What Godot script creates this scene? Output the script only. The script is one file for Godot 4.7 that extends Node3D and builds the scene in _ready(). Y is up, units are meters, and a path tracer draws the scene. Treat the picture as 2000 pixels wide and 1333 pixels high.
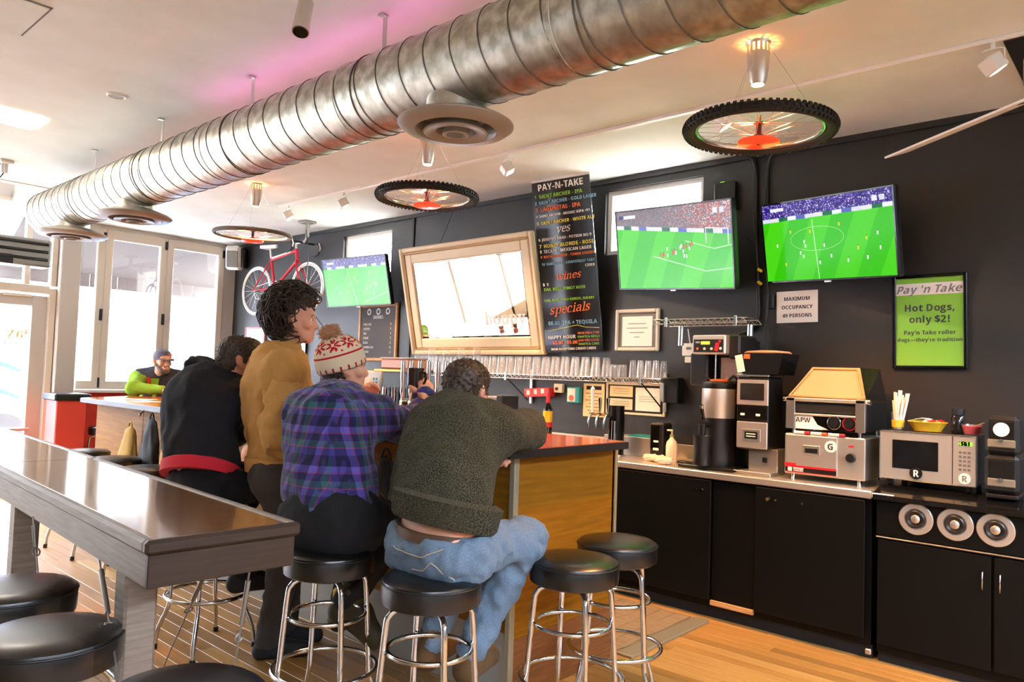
extends Node3D
# A sports bar: daylight through a glazed street front, dark wall of screens, wooden bar with drinkers.

const CEIL := 3.13
const WALL := -5.05
const FRONT := -9.65
var M := {}
var used := {}
var rng := RandomNumberGenerator.new()


func _ready() -> void:
	rng.seed = 7
	setup_camera_and_light()
	make_materials()
	build_room()
	build_front()
	build_outside()
	build_lamps()
	build_duct()
	build_ceiling_things()
	build_bar()
	build_table()
	build_stools()
	build_counter()
	build_appliances()
	build_counter_small()
	build_shelves()
	build_wall_things()
	build_screens()
	build_bicycle()
	build_people()
	build_small()


func setup_camera_and_light() -> void:
	var cam := Camera3D.new()
	cam.name = "camera"
	add_child(cam)
	cam.position = Vector3(0, 1.485, 0)
	cam.rotation = Vector3(deg_to_rad(2.68), deg_to_rad(41.8), deg_to_rad(1.95))
	cam.fov = rad_to_deg(2.0 * atan(666.5 / 1462.0))
	cam.near = 0.05
	cam.far = 200.0
	cam.current = true
	var sky_mat := ProceduralSkyMaterial.new()
	sky_mat.sky_top_color = Color(0.86, 0.91, 1.0)
	sky_mat.sky_horizon_color = Color(0.95, 0.98, 1.0)
	sky_mat.ground_horizon_color = Color(0.85, 0.84, 0.82)
	sky_mat.ground_bottom_color = Color(0.6, 0.59, 0.57)
	sky_mat.sun_angle_max = 1.0
	var sky := Sky.new()
	sky.sky_material = sky_mat
	var env := Environment.new()
	env.background_mode = Environment.BG_SKY
	env.sky = sky
	env.background_energy_multiplier = 28.0
	env.tonemap_mode = Environment.TONE_MAPPER_LINEAR
	env.tonemap_exposure = 2.3
	env.sdfgi_enabled = true
	env.ssao_enabled = true
	env.ssil_enabled = true
	var we := WorldEnvironment.new()
	we.name = "environment"
	we.environment = env
	add_child(we)


# ---------------------------------------------------------------- geometry
class Geo:
	var st := SurfaceTool.new()
	var g := 1
	var n := 0

	func _init() -> void:
		st.begin(Mesh.PRIMITIVE_TRIANGLES)
		st.set_smooth_group(-1)
		st.set_uv(Vector2.ZERO)

	func flat() -> void:
		st.set_smooth_group(-1)

	func smooth() -> void:
		g += 1
		st.set_smooth_group(g)

	# corners run counter-clockwise seen from outside
	func tri(a: Vector3, b: Vector3, c: Vector3) -> void:
		st.add_vertex(a); st.add_vertex(c); st.add_vertex(b)
		n += 1

	func quad(a: Vector3, b: Vector3, c: Vector3, d: Vector3) -> void:
		tri(a, b, c)
		tri(a, c, d)

	func quad_uv(a: Vector3, b: Vector3, c: Vector3, d: Vector3, u0 := Vector2(0, 1), u1 := Vector2(1, 0)) -> void:
		var ua := Vector2(u0.x, u0.y); var ub := Vector2(u1.x, u0.y); var uc := Vector2(u1.x, u1.y); var ud := Vector2(u0.x, u1.y)
		for p in [[a, ua], [c, uc], [b, ub], [a, ua], [d, ud], [c, uc]]:
			st.set_uv(p[1])
			st.add_vertex(p[0])
		st.set_uv(Vector2.ZERO)

	func box(c: Vector3, s: Vector3, bev := 0.0, bas := Basis()) -> void:
		flat()
		var h := s * 0.5
		if bev <= 0.0:
			var v := []
			for i in 8:
				v.append(c + bas * Vector3(h.x if i & 1 else -h.x, h.y if i & 2 else -h.y, h.z if i & 4 else -h.z))
			quad(v[4], v[5], v[7], v[6]); quad(v[1], v[0], v[2], v[3])
			quad(v[5], v[1], v[3], v[7]); quad(v[0], v[4], v[6], v[2])
			quad(v[6], v[7], v[3], v[2]); quad(v[0], v[1], v[5], v[4])
			return
		bev = minf(bev, minf(h.x, minf(h.y, h.z)) * 0.98)
		var k := h - Vector3(bev, bev, bev)
		var P := func(sx, sy, sz, ax) -> Vector3:
			var q := Vector3(sx * k.x, sy * k.y, sz * k.z)
			q[ax] = [sx, sy, sz][ax] * h[ax]
			return c + bas * q
		for ax in 3:
			var u := (ax + 1) % 3
			var w := (ax + 2) % 3
			for sg in [-1, 1]:
				var r := []
				for o in [[-1, -1], [1, -1], [1, 1], [-1, 1]]:
					var e := [0, 0, 0]
					e[ax] = sg; e[u] = o[0]; e[w] = o[1]
					r.append(P.call(e[0], e[1], e[2], ax))
				if sg > 0: quad(r[0], r[1], r[2], r[3])
				else: quad(r[0], r[3], r[2], r[1])
			# edges parallel to ax
			for su in [-1, 1]:
				for sw in [-1, 1]:
					var e0 := [0, 0, 0]; var e1 := [0, 0, 0]
					e0[ax] = -1; e1[ax] = 1
					e0[u] = su; e1[u] = su; e0[w] = sw; e1[w] = sw
					var a: Vector3 = P.call(e0[0], e0[1], e0[2], u)
					var b: Vector3 = P.call(e1[0], e1[1], e1[2], u)
					var d: Vector3 = P.call(e0[0], e0[1], e0[2], w)
					var f: Vector3 = P.call(e1[0], e1[1], e1[2], w)
					if su * sw > 0: quad(a, d, f, b)
					else: quad(a, b, f, d)
		for sx in [-1, 1]:
			for sy in [-1, 1]:
				for sz in [-1, 1]:
					var a2: Vector3 = P.call(sx, sy, sz, 0)
					var b2: Vector3 = P.call(sx, sy, sz, 1)
					var c2: Vector3 = P.call(sx, sy, sz, 2)
					if sx * sy * sz > 0: tri(a2, b2, c2)
					else: tri(a2, c2, b2)

	# profile (radius, height) from bottom to top; sharp where it turns more than 35 degrees
	func lathe(prof: Array, xf := Transform3D(), seg := 24, sx := 1.0, sz := 1.0, waves := 0, amp := 0.0) -> void:
		smooth()
		var last := Vector2.ZERO
		for i in prof.size() - 1:
			var p: Vector2 = prof[i]
			var q: Vector2 = prof[i + 1]
			var d := (q - p).normalized()
			if i > 0 and last.dot(d) < 0.82: smooth()
			last = d
			for j in seg:
				var a0 := TAU * j / seg
				var a1 := TAU * (j + 1) / seg
				var k0 := 1.0 + (amp * cos(waves * a0) if waves else 0.0)
				var k1 := 1.0 + (amp * cos(waves * a1) if waves else 0.0)
				var A := xf * Vector3(p.x * k0 * cos(a0) * sx, p.y, -p.x * k0 * sin(a0) * sz)
				var B := xf * Vector3(p.x * k1 * cos(a1) * sx, p.y, -p.x * k1 * sin(a1) * sz)
				var D := xf * Vector3(q.x * k0 * cos(a0) * sx, q.y, -q.x * k0 * sin(a0) * sz)
				var E := xf * Vector3(q.x * k1 * cos(a1) * sx, q.y, -q.x * k1 * sin(a1) * sz)
				if p.x > 1e-6: tri(A, B, E)
				if q.x > 1e-6: tri(A, E, D)

	static func frame(d: Vector3) -> Basis:
		d = d.normalized()
		var s := Vector3.UP.cross(d)
		if s.length() < 0.01: s = Vector3.RIGHT.cross(d)
		s = s.normalized()
		return Basis(s, d, s.cross(d))   # y along d

	func cyl(a: Vector3, b: Vector3, ra: float, rb := -1.0, seg := 16, caps := true) -> void:
		if rb < 0.0: rb = ra
		var L := a.distance_to(b)
		var xf := Transform3D(frame(b - a), a)
		var pr := [Vector2(ra, 0), Vector2(rb, L)]
		if caps: pr = [Vector2(0, 0), Vector2(ra, 0), Vector2(rb, L), Vector2(0, L)]
		lathe(pr, xf, seg)

	func tube(pts: Array, r, seg := 8, closed := false) -> void:
		smooth()
		var n_ := pts.size()
		var rings := []
		var up := Vector3.ZERO
		for i in n_:
			var d: Vector3
			if closed: d = pts[(i + 1) % n_] - pts[(i - 1 + n_) % n_]
			else: d = pts[mini(i + 1, n_ - 1)] - pts[maxi(i - 1, 0)]
			d = d.normalized()
			if up == Vector3.ZERO:
				up = Vector3.UP if absf(d.y) < 0.9 else Vector3.RIGHT
			up = (up - d * up.dot(d)).normalized()
			var s := d.cross(up)
			var rr: float = r[i] if r is Array else r
			var ring := []
			for j in seg:
				var t := TAU * j / seg
				ring.append(pts[i] + (up * cos(t) + s * sin(t)) * rr)
			rings.append(ring)
		var m := n_ if closed else n_ - 1
		for i in m:
			var A: Array = rings[i]
			var B: Array = rings[(i + 1) % n_]
			for j in seg:
				var k := (j + 1) % seg
				quad(A[j], A[k], B[k], B[j])
		if not closed:
			flat()
			for j in range(1, seg - 1):
				tri(rings[0][0], rings[0][j + 1], rings[0][j])
				tri(rings[-1][0], rings[-1][j], rings[-1][j + 1])

	func ring(c: Vector3, bas: Basis, R: float, r: float, seg := 32, sides := 8, flat_y := 1.0) -> void:
		# torus round bas.y
		smooth()
		for i in seg:
			for j in sides:
				var q := []
				for o in [[0, 0], [1, 0], [1, 1], [0, 1]]:
					var a: float = TAU * (i + o[0]) / seg
					var t: float = TAU * (j + o[1]) / sides
					q.append(c + bas * Vector3((R + r * cos(t)) * cos(a), r * flat_y * sin(t), -(R + r * cos(t)) * sin(a)))
				quad(q[0], q[1], q[2], q[3])

	# poly counter-clockwise in xy, pushed from z = 0 to z = depth
	func prism(poly: Array, xf: Transform3D, depth: float, sm := false) -> void:
		flat()
		var pv := PackedVector2Array(poly)
		var area := 0.0
		for i in pv.size():
			area += pv[i].cross(pv[(i + 1) % pv.size()])
		if area < 0: pv.reverse()
		var idx := Geometry2D.triangulate_polygon(pv)
		for i in range(0, idx.size(), 3):
			var a := pv[idx[i]]; var b := pv[idx[i + 1]]; var c := pv[idx[i + 2]]
			if (b - a).cross(c - a) < 0:
				var t := b; b = c; c = t
			tri(xf * Vector3(a.x, a.y, depth), xf * Vector3(b.x, b.y, depth), xf * Vector3(c.x, c.y, depth))
			tri(xf * Vector3(a.x, a.y, 0), xf * Vector3(c.x, c.y, 0), xf * Vector3(b.x, b.y, 0))
		if sm: smooth()
		for i in pv.size():
			var a := pv[i]; var b := pv[(i + 1) % pv.size()]
			quad(xf * Vector3(a.x, a.y, 0), xf * Vector3(b.x, b.y, 0), xf * Vector3(b.x, b.y, depth), xf * Vector3(a.x, a.y, depth))

	func mesh() -> ArrayMesh:
		st.generate_normals()
		st.index()
		return st.commit()


func V(x: float, y: float, z: float) -> Vector3:
	return Vector3(x, y, z)


func numbered(called: String) -> String:
	if not used.has(called):
		used[called] = 0
		return called
	used[called] += 1
	return "%s_%03d" % [called, used[called]]


func tag(o: Node, label: String, category: String, group := "") -> Node:
	o.set_meta("label", label)
	o.set_meta("category", category)
	if group: o.set_meta("group", group)
	return o


func thing(called: String, label: String, category: String, at := Vector3.ZERO, yaw := 0.0, group := "") -> Node3D:
	var o := Node3D.new()
	o.name = numbered(called)
	add_child(o)
	o.position = at
	o.rotation.y = yaw
	tag(o, label, category, group)
	return o


func put(mesh: Mesh, called: String, mat: Material, parent: Node = self, at := Vector3.ZERO) -> MeshInstance3D:
	var o := MeshInstance3D.new()
	o.name = numbered(called) if parent == self else called
	o.mesh = mesh
	o.material_override = null
	if mesh is PrimitiveMesh:
		mesh.material = mat
	else:
		for i in mesh.get_surface_count():
			o.set_surface_override_material(i, mat)
	parent.add_child(o, true)
	o.position = at
	return o


func part(g: Geo, called: String, mat: Material, parent: Node = self) -> MeshInstance3D:
	return put(g.mesh(), called, mat, parent)


func struct(g: Geo, called: String, mat: Material) -> MeshInstance3D:
	var o := part(g, called, mat, self)
	o.set_meta("kind", "structure")
	return o


func copy(o: Node3D, at: Vector3, yaw := 0.0, label := "") -> Node3D:
	var c: Node3D = o.duplicate()
	c.name = numbered(String(o.name).rstrip("0123456789").rstrip("_"))
	add_child(c)
	c.position = at
	c.rotation.y = yaw
	if label: c.set_meta("label", label)
	return c


func bx(c: Vector3, s: Vector3, bev := 0.0, bas := Basis()) -> Geo:
	var g := Geo.new()
	g.box(c, s, bev, bas)
	return g


func cy(a: Vector3, b: Vector3, ra: float, rb := -1.0, seg := 20) -> Geo:
	var g := Geo.new()
	g.cyl(a, b, ra, rb, seg)
	return g


func tb(pts: Array, r, seg := 8) -> Geo:
	var g := Geo.new()
	g.tube(pts, r, seg)
	return g


func lt(prof: Array, at := Vector3.ZERO, seg := 28) -> Geo:
	var g := Geo.new()
	g.lathe(prof, Transform3D(Basis(), at), seg)
	return g


func curve(pts: Array, steps := 6) -> Array:
	var c := Curve3D.new()
	for i in pts.size():
		var d: Vector3 = (pts[mini(i + 1, pts.size() - 1)] - pts[maxi(i - 1, 0)]) / 6.0
		c.add_point(pts[i], -d, d)
	var out := []
	for i in pts.size() - 1:
		for k in steps:
			out.append(c.sample(i, float(k) / steps))
	out.append(pts[-1])
	return out


var fonts := {}

func font(kind := "Droid Sans", bold := false) -> Font:
	var key := kind + str(bold)
	if not fonts.has(key):
		var f := SystemFont.new()
		f.font_names = [kind]
		f.font_weight = 700 if bold else 400
		fonts[key] = f
	return fonts[key]


func letters(words: String, high: float, at: Vector3, bas: Basis, mat: Material, parent: Node, bold := false, kind := "Droid Sans", called := "lettering", align := 1) -> MeshInstance3D:
	var t := TextMesh.new()
	t.text = words
	t.font = font(kind, bold)
	t.font_size = 24
	t.pixel_size = high / 24.0
	t.depth = 0.0012
	t.curve_step = 4.0
	t.horizontal_alignment = [HORIZONTAL_ALIGNMENT_LEFT, HORIZONTAL_ALIGNMENT_CENTER, HORIZONTAL_ALIGNMENT_RIGHT][align]
	var o := put(t, called, mat, parent)
	o.transform = Transform3D(bas, at)
	return o


# ---------------------------------------------------------------- materials
func mk(key: String, hex: String, rough: float, metal := 0.0, spec := 0.5) -> StandardMaterial3D:
	var m := StandardMaterial3D.new()
	m.resource_name = key
	m.albedo_color = Color(hex)
	m.roughness = rough
	m.metallic = metal
	m.metallic_specular = spec
	M[key] = m
	return m


func tex(img: Image) -> ImageTexture:
	return ImageTexture.create_from_image(img)


func noise_img(w: int, h: int, fx: float, fy: float, seed_: int, lo: Color, hi: Color, oct := 4, contrast := 1.0) -> Image:
	# tiles: sampled round a torus
	var f := FastNoiseLite.new()
	f.seed = seed_
	f.noise_type = FastNoiseLite.TYPE_SIMPLEX
	f.frequency = 1.0
	f.fractal_octaves = oct
	var im := Image.create(w, h, false, Image.FORMAT_RGB8)
	for y in h:
		for x in w:
			var u := float(x) / w
			var v := float(y) / h
			var a := f.get_noise_2d(u * fx, v * fy)
			var b := f.get_noise_2d((u - 1.0) * fx, v * fy)
			var c := f.get_noise_2d(u * fx, (v - 1.0) * fy)
			var d := f.get_noise_2d((u - 1.0) * fx, (v - 1.0) * fy)
			var t: float = lerpf(lerpf(a, b, u), lerpf(c, d, u), v)
			im.set_pixel(x, y, lo.lerp(hi, clampf(0.5 + t * contrast, 0, 1)))
	return im


func triplanar(m: StandardMaterial3D, scale_: float, world := true) -> void:
	m.uv1_triplanar = true
	m.uv1_world_triplanar = world
	m.uv1_scale = Vector3.ONE * scale_
	m.uv1_triplanar_sharpness = 4.0


func glow(key: String, hex: String, e: float) -> StandardMaterial3D:
	var m := mk(key, hex, 0.5)
	m.emission_enabled = true
	m.emission = Color(hex)
	m.emission_energy_multiplier = e
	return m


func make_materials() -> void:
	var white := Color.WHITE
	var wall := mk("dark_wall_paint", "0f0f0e", 0.48, 0.0, 0.63)
	wall.heightmap_enabled = true
	wall.heightmap_texture = tex(noise_img(256, 256, 24, 24, 3, Color(0.3, 0.3, 0.3), Color(0.7, 0.7, 0.7), 3, 1.0))
	wall.heightmap_scale = 0.1
	triplanar(wall, 0.8)
	var ceil_ := mk("ceiling_paint", "e6e9e3", 0.85)
	ceil_.albedo_texture = tex(noise_img(256, 256, 5, 5, 11, Color(0.94, 0.94, 0.93), white, 4, 0.9))
	triplanar(ceil_, 0.25)
	mk("white_paint", "ece8e2", 0.6)
	mk("frame_paint", "d8cbb9", 0.45)
	mk("post_paint", "c0b6ab", 0.5)
	mk("red_paint", "e0473a", 0.5)
	mk("chrome", "d8d8d6", 0.13, 1.0)
	var ga := mk("galvanised", "d3d3ca", 0.3, 1.0)
	ga.albedo_texture = tex(noise_img(256, 256, 10, 10, 21, Color(0.8, 0.78, 0.74), Color(1, 1, 1), 5, 1.2))
	ga.roughness_texture = tex(noise_img(256, 256, 14, 14, 5, Color(0.75, 0.75, 0.75), Color(1, 1, 1), 4, 1.2))
	ga.roughness = 0.5
	triplanar(ga, 1.1)
	mk("seam_metal", "6d6a64", 0.4, 1.0)  # darker than the duct: shading along the seams put into the colour
	var ss := mk("stainless", "d6cfc4", 0.26, 0.78)
	ss.roughness_texture = tex(noise_img(128, 256, 3, 60, 8, Color(0.88, 0.88, 0.88), Color(1, 1, 1), 2, 1.0))
	ss.roughness = 0.34
	triplanar(ss, 2.0)
	mk("grey_metal", "8d8a84", 0.4, 0.8)
	mk("aluminium", "c7c3bc", 0.35, 0.9)
	mk("brass", "b98a4a", 0.3, 1.0)
	var vi := mk("black_vinyl", "0d0d0c", 0.3)
	vi.clearcoat_enabled = true
	vi.clearcoat = 0.3
	vi.clearcoat_roughness = 0.25
	mk("black_plastic", "0f0f0f", 0.4)
	mk("black_gloss", "0d0d0d", 0.12)
	mk("black_matte", "100f0f", 0.75)
	mk("black_cabinet", "050605", 0.5, 0.0, 0.3)
	mk("dark_rubber", "1f1e1c", 0.7)
	mk("grey_rubber", "6f6a5e", 0.7)
	mk("white_plastic", "e8e4dd", 0.45)
	mk("cream_plastic", "ddd3c0", 0.5)
	mk("red_plastic", "c01f2a", 0.35)
	mk("red_enamel", "d62b3e", 0.25)
	mk("white_enamel", "f0ece8", 0.25)
	mk("orange_plastic", "d9632a", 0.4)
	mk("yellow_plastic", "e2b52c", 0.45)
	mk("teal_plastic", "1f8f96", 0.4)
	mk("paper", "efeae2", 0.85)
	mk("yellow_paper", "e3cfa2", 0.85)
	mk("green_paper", "c9cdb0", 0.85)
	mk("ink", "1c1a1a", 0.8)
	mk("grey_ink", "777470", 0.8)
	mk("gold_ink", "b07d2c", 0.6)
	for c in [["chalk_white", "e8e4dc"], ["chalk_green", "8fc43a"], ["chalk_blue", "86b7cc"], ["chalk_orange", "ee7440"], ["chalk_yellow", "ead75a"], ["chalk_pink", "e58aa2"]]:
		mk(c[0], c[1], 0.9)
	mk("mirror", "f2f2f2", 0.015, 1.0)
	var gl := mk("clear_glass", "ffffff", 0.02)
	gl.transparency = BaseMaterial3D.TRANSPARENCY_ALPHA
	gl.albedo_color = Color(0.95, 0.97, 0.97, 0.04)
	var gw := mk("drinking_glass", "ffffff", 0.03)
	gw.transparency = BaseMaterial3D.TRANSPARENCY_ALPHA
	gw.albedo_color = Color(0.95, 0.96, 0.95, 0.06)
	var gp := mk("smoked_glass", "2a2420", 0.05)
	gp.transparency = BaseMaterial3D.TRANSPARENCY_ALPHA
	gp.albedo_color = Color(0.1, 0.09, 0.08, 0.8)
	# wood: long grain along u
	var grain := noise_img(512, 256, 4, 60, 31, Color(0.8, 0.77, 0.73), Color(1, 1, 1), 4, 0.9)
	var gt := tex(grain)
	M["grain"] = gt
	for i in 4:
		var b := mk("board_%d" % i, ["b48543", "a4783a", "c09450", "987038"][i], 0.36)
		b.albedo_texture = gt
		b.metallic_specular = 0.55
		b.uv1_scale = Vector3(0.9, 0.35, 1)
	for w in [["bar_face_wood", "8c5c08", 0.6], ["bar_top_wood", "b4562c", 0.14], ["table_top_wood", "8a6038", 0.13], ["table_paint", "84786c", 0.5], ["base_wood", "7a4a22", 0.5], ["table_end_shaded", "33271f", 0.4], ["frame_wood", "c99b62", 0.5], ["mat_wood", "8f7a5a", 0.6]]:  # table end: shade on the face turned from the windows, painted darker
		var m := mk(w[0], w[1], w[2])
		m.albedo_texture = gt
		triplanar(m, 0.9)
	M.table_top_wood.clearcoat_enabled = true
	M.table_top_wood.clearcoat = 0.8
	M.table_top_wood.clearcoat_roughness = 0.08
	M.bar_face_wood.metallic_specular = 0.3
	M.bar_face_wood.uv1_scale = Vector3(0.5, 0.5, 0.5)
	mk("bar_trim", "9c9378", 0.4, 0.5)
	mk("bar_base_grey", "8f8b80", 0.6)
	mk("cream_frame", "dcc9a4", 0.5)
	mk("cream_frame_dark", "b08a55", 0.5)
	mk("white_frame", "d8cdbd", 0.45)
	mk("chalkboard", "4b4a4c", 0.8)
	var bn := mk("banner_black", "151417", 0.28)
	bn.metallic_specular = 0.5
	glow("lamp_warm", "ffcf9a", 14.0)
	glow("lamp_soft", "fff6ea", 2.2)
	glow("lcd_yellow", "c8e02a", 0.9)
	glow("lcd_green", "6bd21e", 1.2)
	var rd := glow("red_disc", "ff4a26", 0.25)  # no lamp: light falling through the disc from above, put in as glow
	rd.roughness = 0.2
	mk("pvc_white", "e9e6df", 0.4)


# ---------------------------------------------------------------- room
func build_room() -> void:
	# floor: boards along x
	var fl := Geo.new()
	fl.box(V(-2.3, -0.16, -0.5), V(15.6, 0.3, 10.2))
	var floor_ := struct(fl, "floor", M.black_matte)
	var wide := 0.083
	var rest := Geo.new()
	var near_ := 0
	var shapes := {}
	var z := 3.4
	var row := 0
	var cand := []
	while z > WALL:
		var x := 2.9 - rng.randf() * 1.5
		while x > FRONT:
			var L: float = [1.2, 1.6, 2.0, 2.4][rng.randi() % 4]
			var x1 := maxf(x - L, FRONT)
			cand.append([x, x1, z, rng.randi() % 4])
			x = x1
		z -= wide
		row += 1
	var cam := V(0, 1.485, 0)
	var look := V(-sin(deg_to_rad(41.8)), 0, -cos(deg_to_rad(41.8)))
	var seen := []
	for c in cand:
		var mid := V((c[0] + c[1]) / 2, 0, c[2])
		var ang := absf(rad_to_deg(V(mid.x, 0, mid.z).angle_to(look)))
		c.append(ang < 37.0 and mid.z < -1.55 and mid.z > -4.5 and mid.x > -6.5)
		if c[4]: seen.append([mid.distance_to(cam), c])
	seen.sort_custom(func(a, b): return a[0] < b[0])
	for i in mini(300, seen.size()):
		var c = seen[i][1]
		var L: float = snappedf(c[0] - c[1], 0.001)
		var key := "%.3f" % L
		if not shapes.has(key):
			shapes[key] = board(L, wide)
		var o := put(shapes[key], "plank", M["board_%d" % c[3]], floor_, V((c[0] + c[1]) / 2, 0, c[2] - wide / 2))
		o.rotation.z = rng.randf_range(-0.0006, 0.0006)
		c[4] = 2
	for c in cand:
		if typeof(c[4]) == TYPE_INT: continue
		var q: float = (c[0] - c[1])
		rest.flat()
		var y0 := 0.0
		var zz: float = c[2]
		var a := V(c[1] + 0.001, y0, zz - 0.001)
		var u := rng.randf()
		var v := rng.randf()
		rest.quad_uv(a, V(c[0] - 0.001, y0, zz - 0.001), V(c[0] - 0.001, y0, zz - wide + 0.001), V(c[1] + 0.001, y0, zz - wide + 0.001), Vector2(u, v + 0.3), Vector2(u + q * 0.4, v))
	var ro := part(rest, "far_planks", M.board_1, floor_)
	ro.set_meta("kind", "stuff")
	# ceiling with the raised part by the entrance
	var cg := Geo.new()
	cg.box(V(-3.15, CEIL + 0.1, -1.175), V(10.0 , 0.2, 9.15))
	cg.box(V(-9.05, CEIL + 0.1, -3.77), V(1.8, 0.2, 2.76))
	struct(cg, "ceiling", M.ceiling_paint)
	var c2 := Geo.new()
	c2.box(V(-8.95, 3.75, 0.5), V(1.7, 0.2, 6.0))
	c2.box(V(-8.1, 3.42, 0.5), V(0.1, 0.6, 6.0))
	c2.box(V(-8.95, 3.42, -2.44), V(1.7, 0.6, 0.1))
	struct(c2, "trim_1", M.white_paint)
	# dark wall with two clerestory openings
	var wins := [[-7.16, -6.29, 2.50, 3.02], [-3.53, -2.65, 2.50, 3.035]]
	var w := Geo.new()
	var zc := WALL - 0.11
	var slab := func(x0: float, x1: float, y0: float, y1: float) -> void:
		w.box(V((x0 + x1) / 2, (y0 + y1) / 2, zc), V(x1 - x0, y1 - y0, 0.22))
	slab.call(FRONT - 0.2, 2.9, -0.1, 2.50)
	slab.call(FRONT - 0.2, 2.9, 3.035, 3.4)
	slab.call(FRONT - 0.2, -7.16, 2.5, 3.035)
	slab.call(-6.29, -3.53, 2.5, 3.035)
	slab.call(-2.65, 2.9, 2.5, 3.035)
	slab.call(-7.16, -6.29, 3.02, 3.035)
	struct(w, "wall_right", M.dark_wall_paint)
	for i in 2:
		var a: Array = wins[i]
		var wn := Node3D.new()
		wn.name = "window_%d" % (i + 1)
		wn.set_meta("kind", "structure")
		add_child(wn)
		var f := Geo.new()
		var zf := WALL - 0.12
		f.box(V(a[0] + 0.02, (a[2] + a[3]) / 2, zf), V(0.04, a[3] - a[2], 0.16))
		f.box(V(a[1] - 0.02, (a[2] + a[3]) / 2, zf), V(0.04, a[3] - a[2], 0.16))
		f.box(V((a[0] + a[1]) / 2, a[3] - 0.02, zf), V(a[1] - a[0] - 0.08, 0.04, 0.16))
		f.box(V((a[0] + a[1]) / 2, a[2] + 0.02, zf), V(a[1] - a[0] - 0.08, 0.04, 0.16))
		part(f, "frame", M.white_paint, wn)
		part(bx(V((a[0] + a[1]) / 2, (a[2] + a[3]) / 2, zf - 0.03), V(a[1] - a[0] - 0.08, a[3] - a[2] - 0.08, 0.006)), "pane", M.clear_glass, wn)
		part(bx(V((a[0] + a[1]) / 2, a[3] - 0.12, zf - 0.05), V(a[1] - a[0] - 0.08, 0.012, 0.03)), "glazing_bar", M.frame_paint, wn)
	# strip of dark trim between wall and ceiling
	struct(bx(V(-3.4, CEIL - 0.02, WALL + 0.012), V(12.4, 0.04, 0.024)), "trim_2", M.dark_wall_paint)
	# walls out of view close the room
	struct(bx(V(-3.4, 1.8, 3.5), V(12.8, 3.9, 0.2)), "wall_left", mk("brown_wall_paint", "757370", 0.7))
	struct(bx(V(3.0, 1.6, -0.8), V(0.2, 3.5, 8.8)), "wall_back", M.brown_wall_paint)
	# black bulkhead at the right above the camera's view
	struct(bx(V(0.4, CEIL - 0.01, -4.52), V(2.0, 0.04, 1.04)), "trim_3", M.black_matte)


func board(L: float, wide: float) -> ArrayMesh:
	var g := Geo.new()
	var hx := L / 2 - 0.0008
	var hz := wide / 2 - 0.0011
	var b := 0.0015
	var u := rng.randf()
	var v := rng.randf()
	g.quad_uv(V(-hx + b, 0.004, hz - b), V(hx - b, 0.004, hz - b), V(hx - b, 0.004, -hz + b), V(-hx + b, 0.004, -hz + b), Vector2(u, v + 0.3), Vector2(u + L * 0.4, v))
	g.quad(V(-hx, 0.002, hz), V(hx, 0.002, hz), V(hx - b, 0.004, hz - b), V(-hx + b, 0.004, hz - b))
	g.quad(V(hx, 0.002, -hz), V(-hx, 0.002, -hz), V(-hx + b, 0.004, -hz + b), V(hx - b, 0.004, -hz + b))
	g.quad(V(hx, 0.002, hz), V(hx, 0.002, -hz), V(hx - b, 0.004, -hz + b), V(hx - b, 0.004, hz - b))
	g.quad(V(-hx, 0.002, -hz), V(-hx, 0.002, hz), V(-hx + b, 0.004, hz - b), V(-hx + b, 0.004, -hz + b))
	g.quad(V(-hx, -0.02, hz), V(hx, -0.02, hz), V(hx, 0.002, hz), V(-hx, 0.002, hz))
	g.quad(V(hx, -0.02, -hz), V(-hx, -0.02, -hz), V(-hx, 0.002, -hz), V(hx, 0.002, -hz))
	g.quad(V(hx, -0.02, hz), V(hx, -0.02, -hz), V(hx, 0.002, -hz), V(hx, 0.002, hz))
	g.quad(V(-hx, -0.02, -hz), V(-hx, -0.02, hz), V(-hx, 0.002, hz), V(-hx, 0.002, -hz))
	return g.mesh()


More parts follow.
